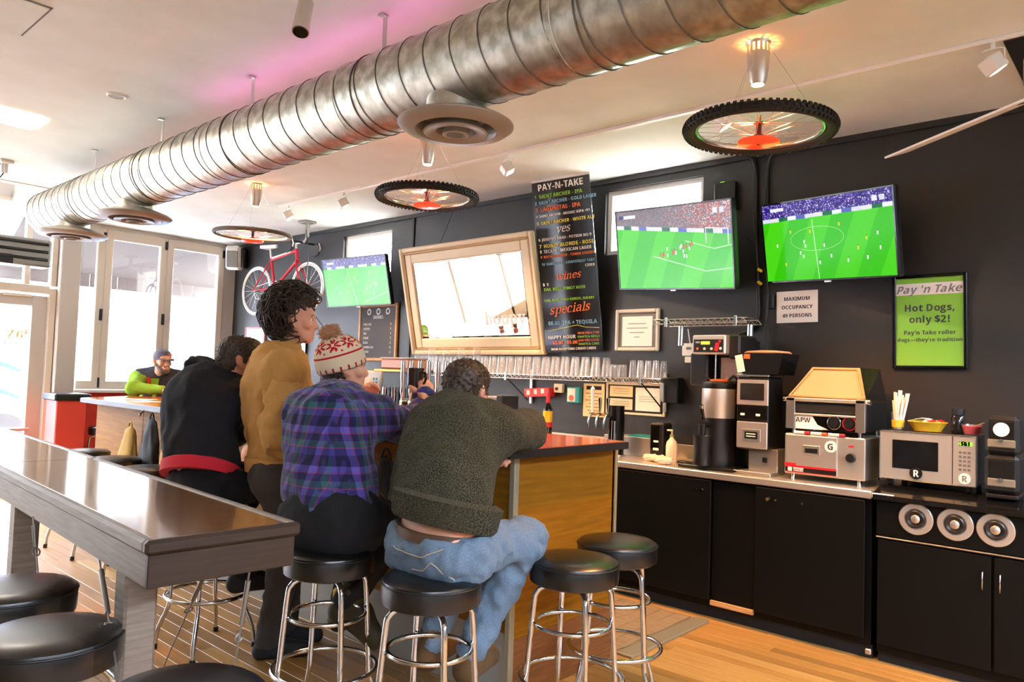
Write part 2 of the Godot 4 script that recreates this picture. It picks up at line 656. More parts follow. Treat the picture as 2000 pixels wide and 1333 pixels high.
func build_front() -> void:
	var X := FRONT
	# masonry: pier by the dark wall, wall under the windows, header, post, the rest to the left
	struct(bx(V(X - 0.1, 1.6, -4.97), V(0.24, 3.4, 0.16)), "wall_front", M.post_paint)
	struct(bx(V(X - 0.1, 3.2, -3.9), V(0.2, 0.26, 1.98)), "trim_4", M.white_paint)
	struct(bx(V(X + 0.0, 1.7, -2.99), V(0.3, 3.6, 0.21), 0.01), "trim_5", M.post_paint)
	struct(bx(V(X - 0.1, 0.5, -3.99), V(0.2, 1.24, 1.8)), "baseboard_front", M.red_paint)
	struct(bx(V(X + 0.02, 1.14, -3.99), V(0.3, 0.035, 1.8), 0.006), "trim_6", M.white_paint)
	# three folding panels
	var spans := [[-4.885, -4.12], [-4.12, -3.39], [-3.39, -3.10]]
	for i in 3:
		var s: Array = spans[i]
		var w := Node3D.new()
		w.name = "window_%d" % (i + 3)
		w.set_meta("kind", "structure")
		add_child(w)
		var f := Geo.new()
		var y0 := 1.16
		var y1 := 3.09
		var t := 0.085
		f.box(V(X, (y0 + y1) / 2, s[0] + t / 2), V(0.07, y1 - y0, t), 0.008)
		if i < 2: f.box(V(X, (y0 + y1) / 2, s[1] - t / 2), V(0.07, y1 - y0, t), 0.008)
		f.box(V(X, y0 + 0.05, (s[0] + s[1]) / 2), V(0.066, 0.1, s[1] - s[0] - t), 0.006)
		f.box(V(X, y1 - 0.06, (s[0] + s[1]) / 2), V(0.066, 0.12, s[1] - s[0] - t), 0.006)
		part(f, "frame", M.frame_paint, w)
		part(bx(V(X - 0.005, (y0 + y1) / 2, (s[0] + s[1]) / 2), V(0.008, y1 - y0 - 0.2, s[1] - s[0] - 0.12)), "pane", M.clear_glass, w)
		if i > 0:
			part(bx(V(X + 0.045, 2.05, s[0] + 0.02), V(0.025, 0.14, 0.035), 0.006), "handle", M.black_plastic, w)
			part(bx(V(X + 0.045, 1.24, s[0] + 0.005), V(0.02, 0.12, 0.02), 0.004), "bolt", M.black_plastic, w)
		part(bx(V(X + 0.045, 2.99, s[0] + 0.02), V(0.02, 0.1, 0.03), 0.004), "hinge", M.black_plastic, w)
	# entrance door with glass, transom above
	var d := Node3D.new()
	d.name = "door_1"
	d.set_meta("kind", "structure")
	add_child(d)
	var dz0 := -2.88
	var dz1 := -1.9
	var df := Geo.new()
	df.box(V(X, 1.15, dz0 + 0.035), V(0.14, 2.3, 0.07), 0.006)
	df.box(V(X, 1.15, dz1 - 0.035), V(0.14, 2.3, 0.07), 0.006)
	df.box(V(X, 2.28, -2.39), V(0.14, 0.09, 0.84), 0.006)
	part(df, "frame", M.frame_paint, d)
	var dl := Geo.new()
	dl.box(V(X, 1.11, dz0 + 0.15), V(0.05, 2.2, 0.15), 0.006)
	dl.box(V(X, 1.11, dz1 - 0.15), V(0.05, 2.2, 0.15), 0.006)
	dl.box(V(X, 2.15, -2.39), V(0.05, 0.12, 0.52), 0.006)
	dl.box(V(X, 0.16, -2.39), V(0.05, 0.3, 0.52), 0.006)
	part(dl, "leaf", M.post_paint, d)
	part(bx(V(X, 1.2, -2.39), V(0.008, 1.8, 0.54)), "pane", M.clear_glass, d)
	part(bx(V(X + 0.05, 0.71, -2.39), V(0.05, 0.035, 0.62), 0.01), "push_bar", M.aluminium, d)
	part(bx(V(X + 0.04, 2.2, -2.5), V(0.03, 0.03, 0.28), 0.006), "door_closer", M.frame_paint, d)
	var tb_ := Basis(V(0, 0, 1), V(0, 1, 0), V(-1, 0, 0))   # reads from the street
	letters("Pay 'n Take", 0.15, V(X - 0.012, 1.8, -2.27), tb_ * Basis.from_euler(V(0, 0, 0.08)), M.gold_ink, d, true, "Droid Serif")
	letters("FOOD & DRINK", 0.07, V(X - 0.012, 1.66, -2.33), tb_, M.grey_ink, d, true)
	var tr := Node3D.new()
	tr.name = "window_6"
	tr.set_meta("kind", "structure")
	add_child(tr)
	var tf := Geo.new()
	tf.box(V(X, 2.8, dz0 + 0.03), V(0.1, 0.94, 0.06), 0.005)
	tf.box(V(X, 2.8, -2.585), V(0.08, 0.94, 0.06), 0.005)
	tf.box(V(X, 2.8, dz1 - 0.03), V(0.1, 0.94, 0.06), 0.005)
	tf.box(V(X, 3.25, -2.39), V(0.1, 0.05, 0.98), 0.005)
	part(tf, "frame", M.frame_paint, tr)
	part(bx(V(X, 2.79, -2.39), V(0.008, 0.88, 0.9)), "pane", M.clear_glass, tr)
	struct(bx(V(X - 0.1, 3.5, 0.5), V(0.2, 0.46, 5.9)), "trim_7", M.white_paint)
	# glazing carries on to the left of the frame
	var w7 := Node3D.new()
	w7.name = "window_7"
	w7.set_meta("kind", "structure")
	add_child(w7)
	var f7 := Geo.new()
	for k in 5:
		f7.box(V(X, 1.64, -1.87 + k * 1.3), V(0.1, 3.27, 0.07), 0.006)
	f7.box(V(X, 0.15, 0.73), V(0.1, 0.3, 5.2), 0.006)
	f7.box(V(X, 3.25, 0.73), V(0.1, 0.05, 5.2), 0.006)
	part(f7, "frame", M.frame_paint, w7)
	for k in 4:
		part(bx(V(X, 1.76, -1.22 + k * 1.3), V(0.008, 2.92, 1.22)), "pane", M.clear_glass, w7)
	# podium box beside the post
	var p := thing("podium", "red box podium with a dark top beside the grey post", "podium", V(-9.2, 0, -2.93))
	part(bx(V(0, 0.53, 0), V(0.34, 1.06, 0.3), 0.01), "body", M.red_paint, p)
	part(bx(V(0, 1.09, 0), V(0.42, 0.075, 0.36), 0.012), "top", M.black_plastic, p)
	# heater box above the entrance
	var h := thing("air_curtain", "dark louvred air curtain box mounted above the entrance door", "heater", V(-9.4, 2.5, -2.3))
	part(bx(V(0, 0.15, 0), V(0.26, 0.3, 0.84), 0.02), "case", M.grey_metal, h)
	for k in 3:
		part(bx(V(0.14, 0.08 + k * 0.085, 0), V(0.02, 0.035, 0.76), 0.006, Basis.from_euler(V(0, 0, 0.5))), "louvre", M.black_plastic, h)
	part(bx(V(0.145, 0.05, 0.1), V(0.012, 0.1, 0.3), 0.004), "grille", M.black_plastic, h)


func build_outside() -> void:
	struct(bx(V(-40, -0.25, 0), V(60, 0.3, 90)), "ground_street", mk("asphalt", "6e6d6a", 0.9))
	struct(bx(V(-11.6, -0.12, 0), V(3.6, 0.2, 60)), "ground_sidewalk", mk("concrete", "9b9893", 0.9))
	var aw := thing("street_awning", "grey fabric awning outside above the windows", "awning", V(-10.3, 2.63, -4.0))
	var g := Geo.new()
	g.prism([Vector2(0.55, 0.62), Vector2(0.55, 0.58), Vector2(-0.55, 0.02), Vector2(-0.55, 0.06)], Transform3D(Basis(), V(0, 0, -1.4)), 2.8)
	part(g, "canopy", mk("awning_cloth", "46413f", 0.9), aw)
	var k := 0
	while k < 8:
		part(bx(V(-0.55, -0.05, -1.22 + k * 0.35), V(0.012, 0.2, 0.345), 0.004), "valance", mk("valance_cloth", "4d4644", 0.9) if k == 0 else M.valance_cloth, aw)
		k += 1
	# building across the street
	var b := thing("building", "pale building across the street seen through the windows", "building", V(-27, 0, 4))
	part(bx(V(0, 4, 0), V(6, 8, 46)), "wall", mk("stucco", "8d8a84", 0.9), b)
	for i in 11:
		part(bx(V(3.02, 2.2, -20 + i * 4.0), V(0.1, 1.8, 1.9)), "window", M.smoked_glass, b)
		part(bx(V(3.02, 5.6, -20 + i * 4.0), V(0.1, 1.6, 1.6)), "window", M.smoked_glass, b)
	part(bx(V(3.1, 8.0, 0), V(0.5, 0.4, 46)), "cornice", M.white_paint, b)
	# parked van
	var v := thing("parked_van", "white van with blue swooshes parked outside the entrance door", "van", V(-14.0, 0, -1.9))
	var vb := Geo.new()
	vb.prism([Vector2(-2.3, 0.45), Vector2(2.4, 0.45), Vector2(2.4, 1.0), Vector2(2.0, 1.25), Vector2(1.3, 2.15), Vector2(-2.2, 2.2), Vector2(-2.3, 1.6)], Transform3D(Basis(V(0, 0, 1), V(0, 1, 0), V(-1, 0, 0)), V(0.95, 0, 0)), 1.9)
	part(vb, "body", M.white_enamel, v)
	var blue := mk("blue_paint", "2a66c8", 0.4)
	for q in [[0.95, 0.9, 0.15], [1.35, 0.5, -0.12]]:
		var sw := curve([V(0.97, q[0], -1.6), V(0.97, q[0] + 0.28, -0.6), V(0.97, q[0] + 0.05, 0.6), V(0.97, q[0] + 0.3, 1.5)], 5)
		part(tb(sw, 0.07, 6), "swoosh", blue, v)
	part(bx(V(0.965, 1.75, 1.2), V(0.02, 0.5, 0.8), 0.008), "window", M.smoked_glass, v)
	for s in [-1.4, 1.5]:
		part(cy(V(0.8, 0.34, s), V(1.0, 0.34, s), 0.34), "wheel", M.dark_rubber, v)
		part(cy(V(-1.0, 0.34, s), V(-0.8, 0.34, s), 0.34), "wheel", M.dark_rubber, v)
	# parked car farther to the right
	var c := thing("parked_car", "pale blue parked car outside beyond the folding windows", "car", V(-15.5, 0, -6.6))
	var cb := Geo.new()
	cb.prism([Vector2(-2.1, 0.3), Vector2(2.1, 0.3), Vector2(2.15, 0.75), Vector2(1.3, 0.92), Vector2(0.7, 1.42), Vector2(-1.0, 1.45), Vector2(-1.8, 0.95), Vector2(-2.15, 0.85)], Transform3D(Basis(V(0, 0, 1), V(0, 1, 0), V(-1, 0, 0)), V(0.85, 0, 0)), 1.7)
	part(cb, "body", mk("car_blue", "6fa7c8", 0.3), c)
	part(bx(V(0.86, 1.15, 0), V(0.02, 0.35, 1.5), 0.008), "window", M.smoked_glass, c)
	for s in [-1.3, 1.3]:
		part(cy(V(0.7, 0.31, s), V(0.9, 0.31, s), 0.31), "wheel", M.dark_rubber, c)
		part(cy(V(-0.9, 0.31, s), V(-0.7, 0.31, s), 0.31), "wheel", M.dark_rubber, c)


# ---------------------------------------------------------------- lamps and ceiling
func spot(parent: Node3D, at: Vector3, to: Vector3, energy: float, angle: float, col: Color, size_ := 0.04) -> void:
	var l := SpotLight3D.new()
	l.name = "light"
	parent.add_child(l, true)
	l.position = at
	l.look_at_from_position(parent.global_position + at, parent.global_position + to, Vector3.RIGHT if absf((to - at).normalized().y) > 0.95 else Vector3.UP)
	l.light_energy = energy
	l.spot_angle = angle
	l.spot_angle_attenuation = 0.6
	l.light_color = col
	l.light_size = size_
	l.shadow_enabled = true
	l.spot_range = 14.0
	l.spot_attenuation = 2.0


func omni(parent: Node3D, at: Vector3, energy: float, col: Color, size_ := 0.05) -> void:
	var l := OmniLight3D.new()
	l.name = "light"
	parent.add_child(l, true)
	l.position = at
	l.light_energy = energy
	l.light_color = col
	l.light_size = size_
	l.shadow_enabled = true
	l.omni_range = 14.0
	l.omni_attenuation = 2.0


func build_lamps() -> void:
	var names := ["steel bullet-shaped ceiling lamp above the knobbly tyre wheel by the twin screens", "steel bullet-shaped ceiling lamp above the middle bicycle wheel", "steel bullet-shaped ceiling lamp above the smooth wheel near the hung bicycle", "steel bullet-shaped ceiling lamp behind the camera"]
	var xs := [-1.51, -3.88, -6.18, 0.9]
	for i in 4:
		var t := thing("ceiling_lamp", names[i], "lamp", V(xs[i], CEIL, -3.4), 0, "bullet ceiling lamps")
		part(cy(V(0, -0.012, 0), V(0, 0, 0), 0.055, 0.06), "canopy", M.aluminium, t)
		var sh := Geo.new()
		sh.lathe([Vector2(0.03, -0.205), Vector2(0.034, -0.205), Vector2(0.042, -0.18), Vector2(0.05, -0.13), Vector2(0.053, -0.08), Vector2(0.053, -0.05), Vector2(0.049, -0.05), Vector2(0.049, -0.08), Vector2(0.046, -0.13), Vector2(0.038, -0.18), Vector2(0.03, -0.205)], Transform3D(), 28)
		part(sh, "shade", M.stainless, t)
		for k in 14:
			var a := TAU * k / 14
			part(bx(V(cos(a) * 0.05, -0.031, sin(a) * 0.05), V(0.005, 0.04, 0.012), 0, Basis(Vector3.UP, -a)), "vent_bar", M.aluminium, t)
		part(lt([Vector2(0, -0.2), Vector2(0.031, -0.2), Vector2(0.031, -0.19), Vector2(0, -0.19)], V(0, 0, 0), 20), "bulb", M.lamp_warm, t)
		spot(t, V(0, -0.215, 0), V(0, -1.2, -0.16), 4.2, 58.0, Color(1.0, 0.68, 0.36))
		omni(t, V(0.0, -0.1, 0), 0.06, Color(1.0, 0.66, 0.36), 0.02)
	# track with adjustable heads
	var tr := thing("light_track", "white ceiling light track running along the room", "track", V(-3.6, CEIL, -4.0))
	part(bx(V(0, -0.011, 0), V(6.4, 0.022, 0.036), 0.003), "rail", M.pvc_white, tr)
	var heads := [[-0.64, "white cube track head with bracket at the right end of the track"], [-1.99, "pale track head seen through the knobbly wheel"], [-3.68, "white track head left of the menu banner"], [-4.62, "pale track head behind the middle wheel"], [-5.7, "small white track head right of the bicycle mount"], [-6.62, "small white track head farthest from the camera"]]
	for h in heads:
		var t := thing("track_head", h[1], "spotlight", V(h[0], CEIL - 0.022, -4.0), 0, "track heads")
		part(cy(V(0, -0.03, 0), V(0, 0, 0), 0.009, -1, 10), "stem", M.pvc_white, t)
		var br := Geo.new()
		br.tube([V(-0.045, -0.085, 0), V(-0.045, -0.035, 0), V(-0.03, -0.028, 0), V(0.03, -0.028, 0), V(0.045, -0.035, 0), V(0.045, -0.085, 0)], 0.004, 6)
		part(br, "bracket", M.pvc_white, t)
		var tilt := Basis.from_euler(V(0.55, -0.5, 0.3))
		part(bx(V(0, -0.1, 0), V(0.075, 0.075, 0.085), 0.006, tilt), "housing", M.pvc_white, t)
		part(bx(V(0, -0.1, 0) + tilt * V(0, -0.038, 0), V(0.055, 0.004, 0.06), 0.001, tilt), "lens", M.lamp_soft, t)
		spot(t, V(0, -0.1, 0) + tilt * V(0, -0.048, 0), V(0, -0.1, 0) + tilt * V(0, -1, 0), 0.9, 35.0, Color(1.0, 0.86, 0.7), 0.03)
	# glowing ceiling panel at the left
	var lp := thing("ceiling_panel_light", "white glowing ceiling panel with rounded corners at the left edge", "light", V(-5.9, CEIL, -1.22))
	var po := []
	for k in 4:
		for j in 5:
			var a := PI / 2 * k + PI / 8 * j
			var cc: Vector2 = [Vector2(0.12, 0.33), Vector2(-0.12, 0.33), Vector2(-0.12, -0.33), Vector2(0.12, -0.33)][k]
			po.append(cc + Vector2(cos(a), sin(a)) * 0.07)
	var pg := Geo.new()
	pg.prism(po, Transform3D(Basis(V(1, 0, 0), V(0, 0, -1), V(0, 1, 0)), V(0, -0.015, 0)), 0.015)
	part(pg, "diffuser", M.lamp_soft, lp)
	var al := AreaLight3D.new()
	al.name = "light"
	lp.add_child(al, true)
	al.position = V(0, -0.03, 0)
	al.rotation = V(-PI / 2, 0, 0)
	al.area_size = Vector2(0.36, 0.78)
	al.light_energy = 1.0
	al.light_color = Color(1, 0.96, 0.9)
	al.shadow_enabled = true
	# added pink strip, unseen behind the duct, to tint the ceiling
	var pk := thing("added_pink_strip", "added unseen pink strip on the duct top, tinting the ceiling pink", "light", V(-3.4, 2.937, -2.12))
	part(bx(V(0, 0.006, 0), V(2.2, 0.012, 0.014), 0.003), "added_strip", glow("pink_glow", "ff6ac8", 0.6), pk)
	var pa := AreaLight3D.new()
	pa.name = "light"
	pk.add_child(pa, true)
	pa.position = V(0, 0.016, 0)
	pa.rotation = V(PI / 2, 0, 0)
	pa.area_size = Vector2(2.2, 0.02)
	pa.light_energy = 0.06
	pa.light_color = Color(1.0, 0.42, 0.85)
	pa.shadow_enabled = true


func build_duct() -> void:
	var R := 0.18
	var cy_ := 2.754
	var d := thing("ventilation_duct", "big round galvanised spiral duct hung under the ceiling", "duct", V(0, cy_, -2.1))
	var ax := Basis(V(0, -1, 0), V(1, 0, 0), V(0, 0, 1))   # local y -> world x
	var joints := [-7.35, -6.55, -5.0, -4.15, -2.86, -1.6, -0.2, 1.3]
	for i in joints.size() - 1:
		var a: float = joints[i]
		var b: float = joints[i + 1]
		var g := Geo.new()
		var pr := []
		if i == 0:
			pr = [Vector2(0, 0.0), Vector2(R * 0.9, 0.0), Vector2(R, 0.02)]
		else:
			pr = [Vector2(R, 0)]
		pr += [Vector2(R, b - a - 0.03), Vector2(R + 0.003, b - a - 0.028), Vector2(R + 0.003, b - a - 0.002), Vector2(R, b - a)]
		g.lathe(pr, Transform3D(ax, V(a, 0, 0)), 48)
		part(g, "duct_section", M.galvanised, d)
	# spiral seam, one turn to a part
	var x := -7.3
	var step := 0.152
	var turn := Geo.new()
	var pts := []
	for k in 33:
		var t := TAU * k / 32
		pts.append(V(step * k / 32.0, cos(t) * (R + 0.0005), sin(t) * (R + 0.0005)))
	turn.tube(pts, 0.0034, 5)
	var tm := turn.mesh()
	while x < 1.1:
		put(tm, "spiral_seam", M.seam_metal, d, V(x, 0, 0))
		x += step
	for hx in [-6.28, -5.09, -3.91, -2.73, -1.5]:
		var s := Geo.new()
		s.box(V(hx, 0.28, 0.0), V(0.028, 0.2, 0.003))
		s.box(V(hx, 0.37, 0.012), V(0.028, 0.006, 0.04))
		part(s, "hanger_strap", M.aluminium, d)
		var rg := Geo.new()
		rg.ring(V(hx, 0, 0), ax, R + 0.002, 0.003, 40, 5)
		part(rg, "clamp_ring", M.seam_metal, d)
	for q in [[-2.23, 0.24], [-5.46, 0.24], [-6.7, 0.26]]:
		var r: float = q[1]
		var o := Node3D.new()
		o.name = "diffuser"
		d.add_child(o, true)
		o.position = V(q[0], -R + 0.01, 0)
		part(lt([Vector2(0.119, 0.04), Vector2(0.119, -0.022), Vector2(0.125, -0.022), Vector2(0.125, 0.04)], V(0, 0, 0), 32), "collar", M.galvanised, o)
		var dm: StandardMaterial3D = M.diffuser_paint if M.has("diffuser_paint") else mk("diffuser_paint", "968e82", 0.4)
		var ou := Geo.new()
		ou.lathe([Vector2(r * 0.62, -0.03), Vector2(r * 0.66, -0.085), Vector2(r * 0.7, -0.096), Vector2(r * 0.9, -0.092), Vector2(r, -0.074), Vector2(r, -0.068), Vector2(r * 0.93, -0.058), Vector2(r * 0.6, -0.028), Vector2(0.12, -0.02)], Transform3D(), 48)
		part(ou, "outer_ring", dm, o)
		var mi := Geo.new()
		mi.lathe([Vector2(r * 0.3, -0.06), Vector2(r * 0.34, -0.098), Vector2(r * 0.37, -0.104), Vector2(r * 0.53, -0.108), Vector2(r * 0.56, -0.104), Vector2(r * 0.4, -0.06)], Transform3D(), 40)
		part(mi, "middle_ring", dm, o)
		var ic := Geo.new()
		ic.lathe([Vector2(r * 0.1, -0.07), Vector2(r * 0.16, -0.112), Vector2(r * 0.19, -0.116), Vector2(r * 0.23, -0.112), Vector2(r * 0.18, -0.07)], Transform3D(), 32)
		part(ic, "inner_ring", dm, o)


func wheel(called: String, label: String, at: Vector3, kind: int, tilt: Basis) -> Node3D:
	# a wheel lying flat, axle along local y; kind 0 knobbly, 1 smooth grey
	var w := thing(called, label, "bicycle wheel", at, 0, "bicycle wheels hung from the ceiling")
	w.basis = tilt
	var R := 0.325
	var g := Geo.new()
	var tr := 0.026 if kind == 0 else 0.018
	g.ring(Vector3.ZERO, Basis(), R, tr, 72, 12)
	var tyre := part(g, "tyre", M.dark_rubber if kind == 0 else M.grey_rubber, w)
	if kind == 0:
		var kn := Geo.new()
		for k in 72:
			for row in [-1, 0, 1]:
				var a := TAU * (k + (0.5 if row == 0 else 0.0)) / 72
				var t: float = 0.75 * row
				var c := V((R + (tr + 0.003) * cos(t)) * cos(a), (tr + 0.003) * sin(t), -(R + (tr + 0.003) * cos(t)) * sin(a))
				kn.box(c, V(0.011, 0.013, 0.015), 0, Basis(Vector3.UP, a) * Basis(Vector3.BACK, t))
		var ko := part(kn, "tread_knobs", M.dark_rubber, tyre)
		ko.set_meta("kind", "stuff")
	var rim := Geo.new()
	rim.ring(Vector3.ZERO, Basis(), R - tr - 0.007, 0.01, 64, 8, 1.2)
	part(rim, "rim", M.chrome if kind == 0 else M.aluminium, w)
	for k in 28:
		var a := TAU * k / 28
		var b := a + (0.5 if k % 2 else -0.5)
		var s := 1.0 if k % 4 < 2 else -1.0
		var p0 := V(cos(b) * 0.022, s * 0.028, -sin(b) * 0.022)
		var p1 := V(cos(a) * (R - tr - 0.012), 0, -sin(a) * (R - tr - 0.012))
		part(tb([p0, p1], 0.0011, 4), "spoke", M.chrome, w)
	var hub := Geo.new()
	hub.lathe([Vector2(0, -0.075), Vector2(0.005, -0.075), Vector2(0.005, -0.035), Vector2(0.024, -0.034), Vector2(0.024, -0.028), Vector2(0.013, -0.024), Vector2(0.013, 0.024), Vector2(0.024, 0.028), Vector2(0.024, 0.034), Vector2(0.01, 0.035), Vector2(0.008, 0.07), Vector2(0, 0.072)], Transform3D(), 16)
	part(hub, "hub", M.black_plastic, w)
	var disc := Geo.new()
	disc.lathe([Vector2(0.0, -0.072), Vector2(0.085, -0.07), Vector2(0.097, -0.064), Vector2(0.097, -0.058), Vector2(0.085, -0.062), Vector2(0, -0.064)], Transform3D(), 36)
	part(disc, "lit_red_disc", M.red_disc, w)
	for k in 3:
		var a := TAU * k / 3 + 0.4
		var p1 := V(cos(a) * (R - 0.02), 0.01, -sin(a) * (R - 0.02))
		var up := tilt.inverse() * V(0, CEIL - at.y - 0.012, 0)
		part(tb([p1, up + p1 * 0.12], 0.0009, 4), "hanging_wire", M.chrome, w)
	return w


func build_ceiling_things() -> void:
	wheel("wheel_pendant", "knobbly black mountain bike wheel with a red disc hung above the twin screens", V(-1.5, 2.705, -3.4), 0, Basis.from_euler(V(0.0, 0.2, -0.02)))
	wheel("wheel_pendant", "knobbly black bike wheel hung in the middle beside the menu banner", V(-3.87, 2.7, -3.4), 0, Basis.from_euler(V(0.0, 0.7, 0.0)))
	wheel("wheel_pendant", "smooth grey-tyred bike wheel hung above the red bicycle", V(-6.2, 2.675, -3.4), 1, Basis.from_euler(V(0.02, 1.1, 0.0)))
	# fan at the right edge
	var f := thing("ceiling_fan", "steel ceiling fan reaching in at the right edge", "fan", V(-0.24, 2.4, -2.68))
	var mo := Geo.new()
	mo.lathe([Vector2(0, -0.06), Vector2(0.05, -0.055), Vector2(0.095, -0.02), Vector2(0.11, 0.02), Vector2(0.11, 0.09), Vector2(0.085, 0.15), Vector2(0.05, 0.19), Vector2(0.014, 0.2), Vector2(0.014, 0.73), Vector2(0, 0.73)], Transform3D(), 32)
	part(mo, "motor_housing", M.chrome, f)
	for k in 2:
		var dir := V(-0.67, 0, -0.52).normalized().rotated(Vector3.UP, TAU * k / 2)
		var side := V(0, 1, 0).cross(dir)
		var bl := Geo.new()
		var bas := Basis(dir, V(0, 1, 0), dir.cross(V(0, 1, 0))) * Basis.from_euler(V(-0.33, 0, 0))
		bl.box(dir * 0.42, V(0.64, 0.008, 0.11), 0.003, bas)
		part(bl, "blade", M.white_enamel, f)
		part(bx(dir * 0.12, V(0.08, 0.012, 0.05), 0.003, bas), "blade_bracket", M.chrome, f)
	# hatch, speaker disc, sensor, cylinder spot
	var h := thing("access_hatch", "square access hatch in the ceiling at the top left corner", "hatch", V(-4.15, CEIL, -0.86))
	part(bx(V(0, -0.004, 0), V(0.44, 0.008, 0.44), 0.002), "panel", M.ceiling_paint, h)
	var hf := Geo.new()
	for s in [-1, 1]:
		hf.box(V(s * 0.226, -0.002, 0), V(0.006, 0.004, 0.46))
		hf.box(V(0, -0.002, s * 0.226), V(0.446, 0.004, 0.006))
	part(hf, "joint", M.grey_ink, h)
	var cs := thing("ceiling_speaker", "small round grey recessed disc in the ceiling left of the duct", "speaker", V(-4.88, CEIL, -1.73))
	part(lt([Vector2(0.04, -0.006), Vector2(0.05, -0.01), Vector2(0.06, -0.006), Vector2(0.062, 0)], V(0, 0, 0), 28), "rim", M.white_plastic, cs)
	part(lt([Vector2(0, -0.005), Vector2(0.044, -0.005)], V(0, 0, 0), 28), "grille", M.grey_metal, cs)
	var se := thing("ceiling_mount", "white ceiling mount with a looped cable near the entrance", "mount", V(-7.3, CEIL, -1.75))
	part(bx(V(0, -0.012, 0), V(0.16, 0.024, 0.1), 0.006), "plate", M.white_plastic, se)
	part(cy(V(0, -0.1, 0), V(0, -0.02, 0), 0.025), "stem", M.aluminium, se)
	part(tb(curve([V(0, -0.09, 0), V(0.03, -0.16, 0.05), V(0.05, -0.12, 0.12), V(0.03, -0.04, 0.1), V(0, -0.03, 0.03)], 5), 0.005, 6), "cable", M.black_plastic, se)
	var sp := thing("cylinder_spotlight", "brushed metal cylinder spotlight cut by the top edge", "spotlight", V(-2.86, CEIL, -1.76))
	part(cy(V(0, -0.05, 0), V(0, 0, 0), 0.016), "stem", M.chrome, sp)
	part(cy(V(-0.01, -0.03, -0.01), V(0.03, -0.19, 0.035), 0.034, 0.037, 24), "housing", M.stainless, sp)
	part(cy(V(0.0305, -0.192, 0.0355), V(0.031, -0.194, 0.036), 0.032, -1, 24), "lens", M.black_gloss, sp)


# ---------------------------------------------------------------- bar
func build_bar() -> void:
	var b := thing("bar_counter", "long wooden bar with yellow panelled front and dark-edged top", "bar", V(0, 0, 0))
	var x0 := -7.35
	var x1 := -2.28
	# panels along the front, each its own board
	var n := 5
	var w := (x1 - x0 - 0.02) / n
	for i in n:
		part(bx(V(x0 + w * (i + 0.5), 0.715, -2.605), V(w - 0.004, 0.81, 0.02), 0.002), "front_panel", M.bar_face_wood, b)
	part(bx(V((x0 + x1) / 2, 0.155, -2.61), V(x1 - x0, 0.31, 0.03), 0.002), "kick_board", M.bar_base_grey, b)
	part(bx(V(x1 - 0.012, 0.7, -3.02), V(0.024, 0.84, 0.8), 0.002), "end_panel", M.bar_face_wood, b)
	part(bx(V(x1 - 0.006, 0.14, -3.02), V(0.026, 0.28, 0.8), 0.002), "end_base", M.base_wood, b)
	part(bx(V(x0 + 0.012, 0.56, -3.02), V(0.024, 1.12, 0.8), 0.002), "end_panel", M.bar_face_wood, b)
	part(bx(V(x1 + 0.002, 0.56, -2.597), V(0.034, 1.12, 0.034), 0.004), "corner_trim", M.bar_trim, b)
	part(bx(V(x1 - 0.004, 0.56, -3.43), V(0.02, 1.12, 0.02), 0.003), "corner_trim", M.bar_trim, b)
	part(bx(V((x0 + x1) / 2, 0.56, -3.405), V(x1 - x0, 1.12, 0.02), 0.002), "back_panel", M.black_cabinet, b)
	var flatb := Basis(V(1, 0, 0), V(0, 0, -1), V(0, 1, 0))
	for q in [[0.0, 1.12, 0.037, "edge_band", "black_plastic"], [0.006, 1.157, 0.003, "worktop", "bar_top_wood"]]:
		var e: float = q[0]
		var tg := Geo.new()
		tg.prism([Vector2(-7.38 + e, 2.46 + e), Vector2(-2.185 - e, 2.46 + e), Vector2(-2.185 - e, 3.4 - e), Vector2(-7.2, 3.4 - e), Vector2(-7.75 + e * 2, 3.85 - e), Vector2(-7.75 + e * 2, 3.0 + e)], Transform3D(flatb, V(0, q[1], 0)), q[2])
		part(tg, q[3], M[q[4]], b)
	for hx in [-2.36, -3.0, -4.2, -5.0, -5.55, -6.3]:
		var hk := Geo.new()
		hk.tube(curve([V(hx, 1.1, -2.585), V(hx, 1.08, -2.56), V(hx + 0.02, 1.055, -2.545), V(hx + 0.045, 1.065, -2.53), V(hx + 0.05, 1.085, -2.525)], 4), 0.005, 6)
		part(hk, "bag_hook", M.chrome, b)


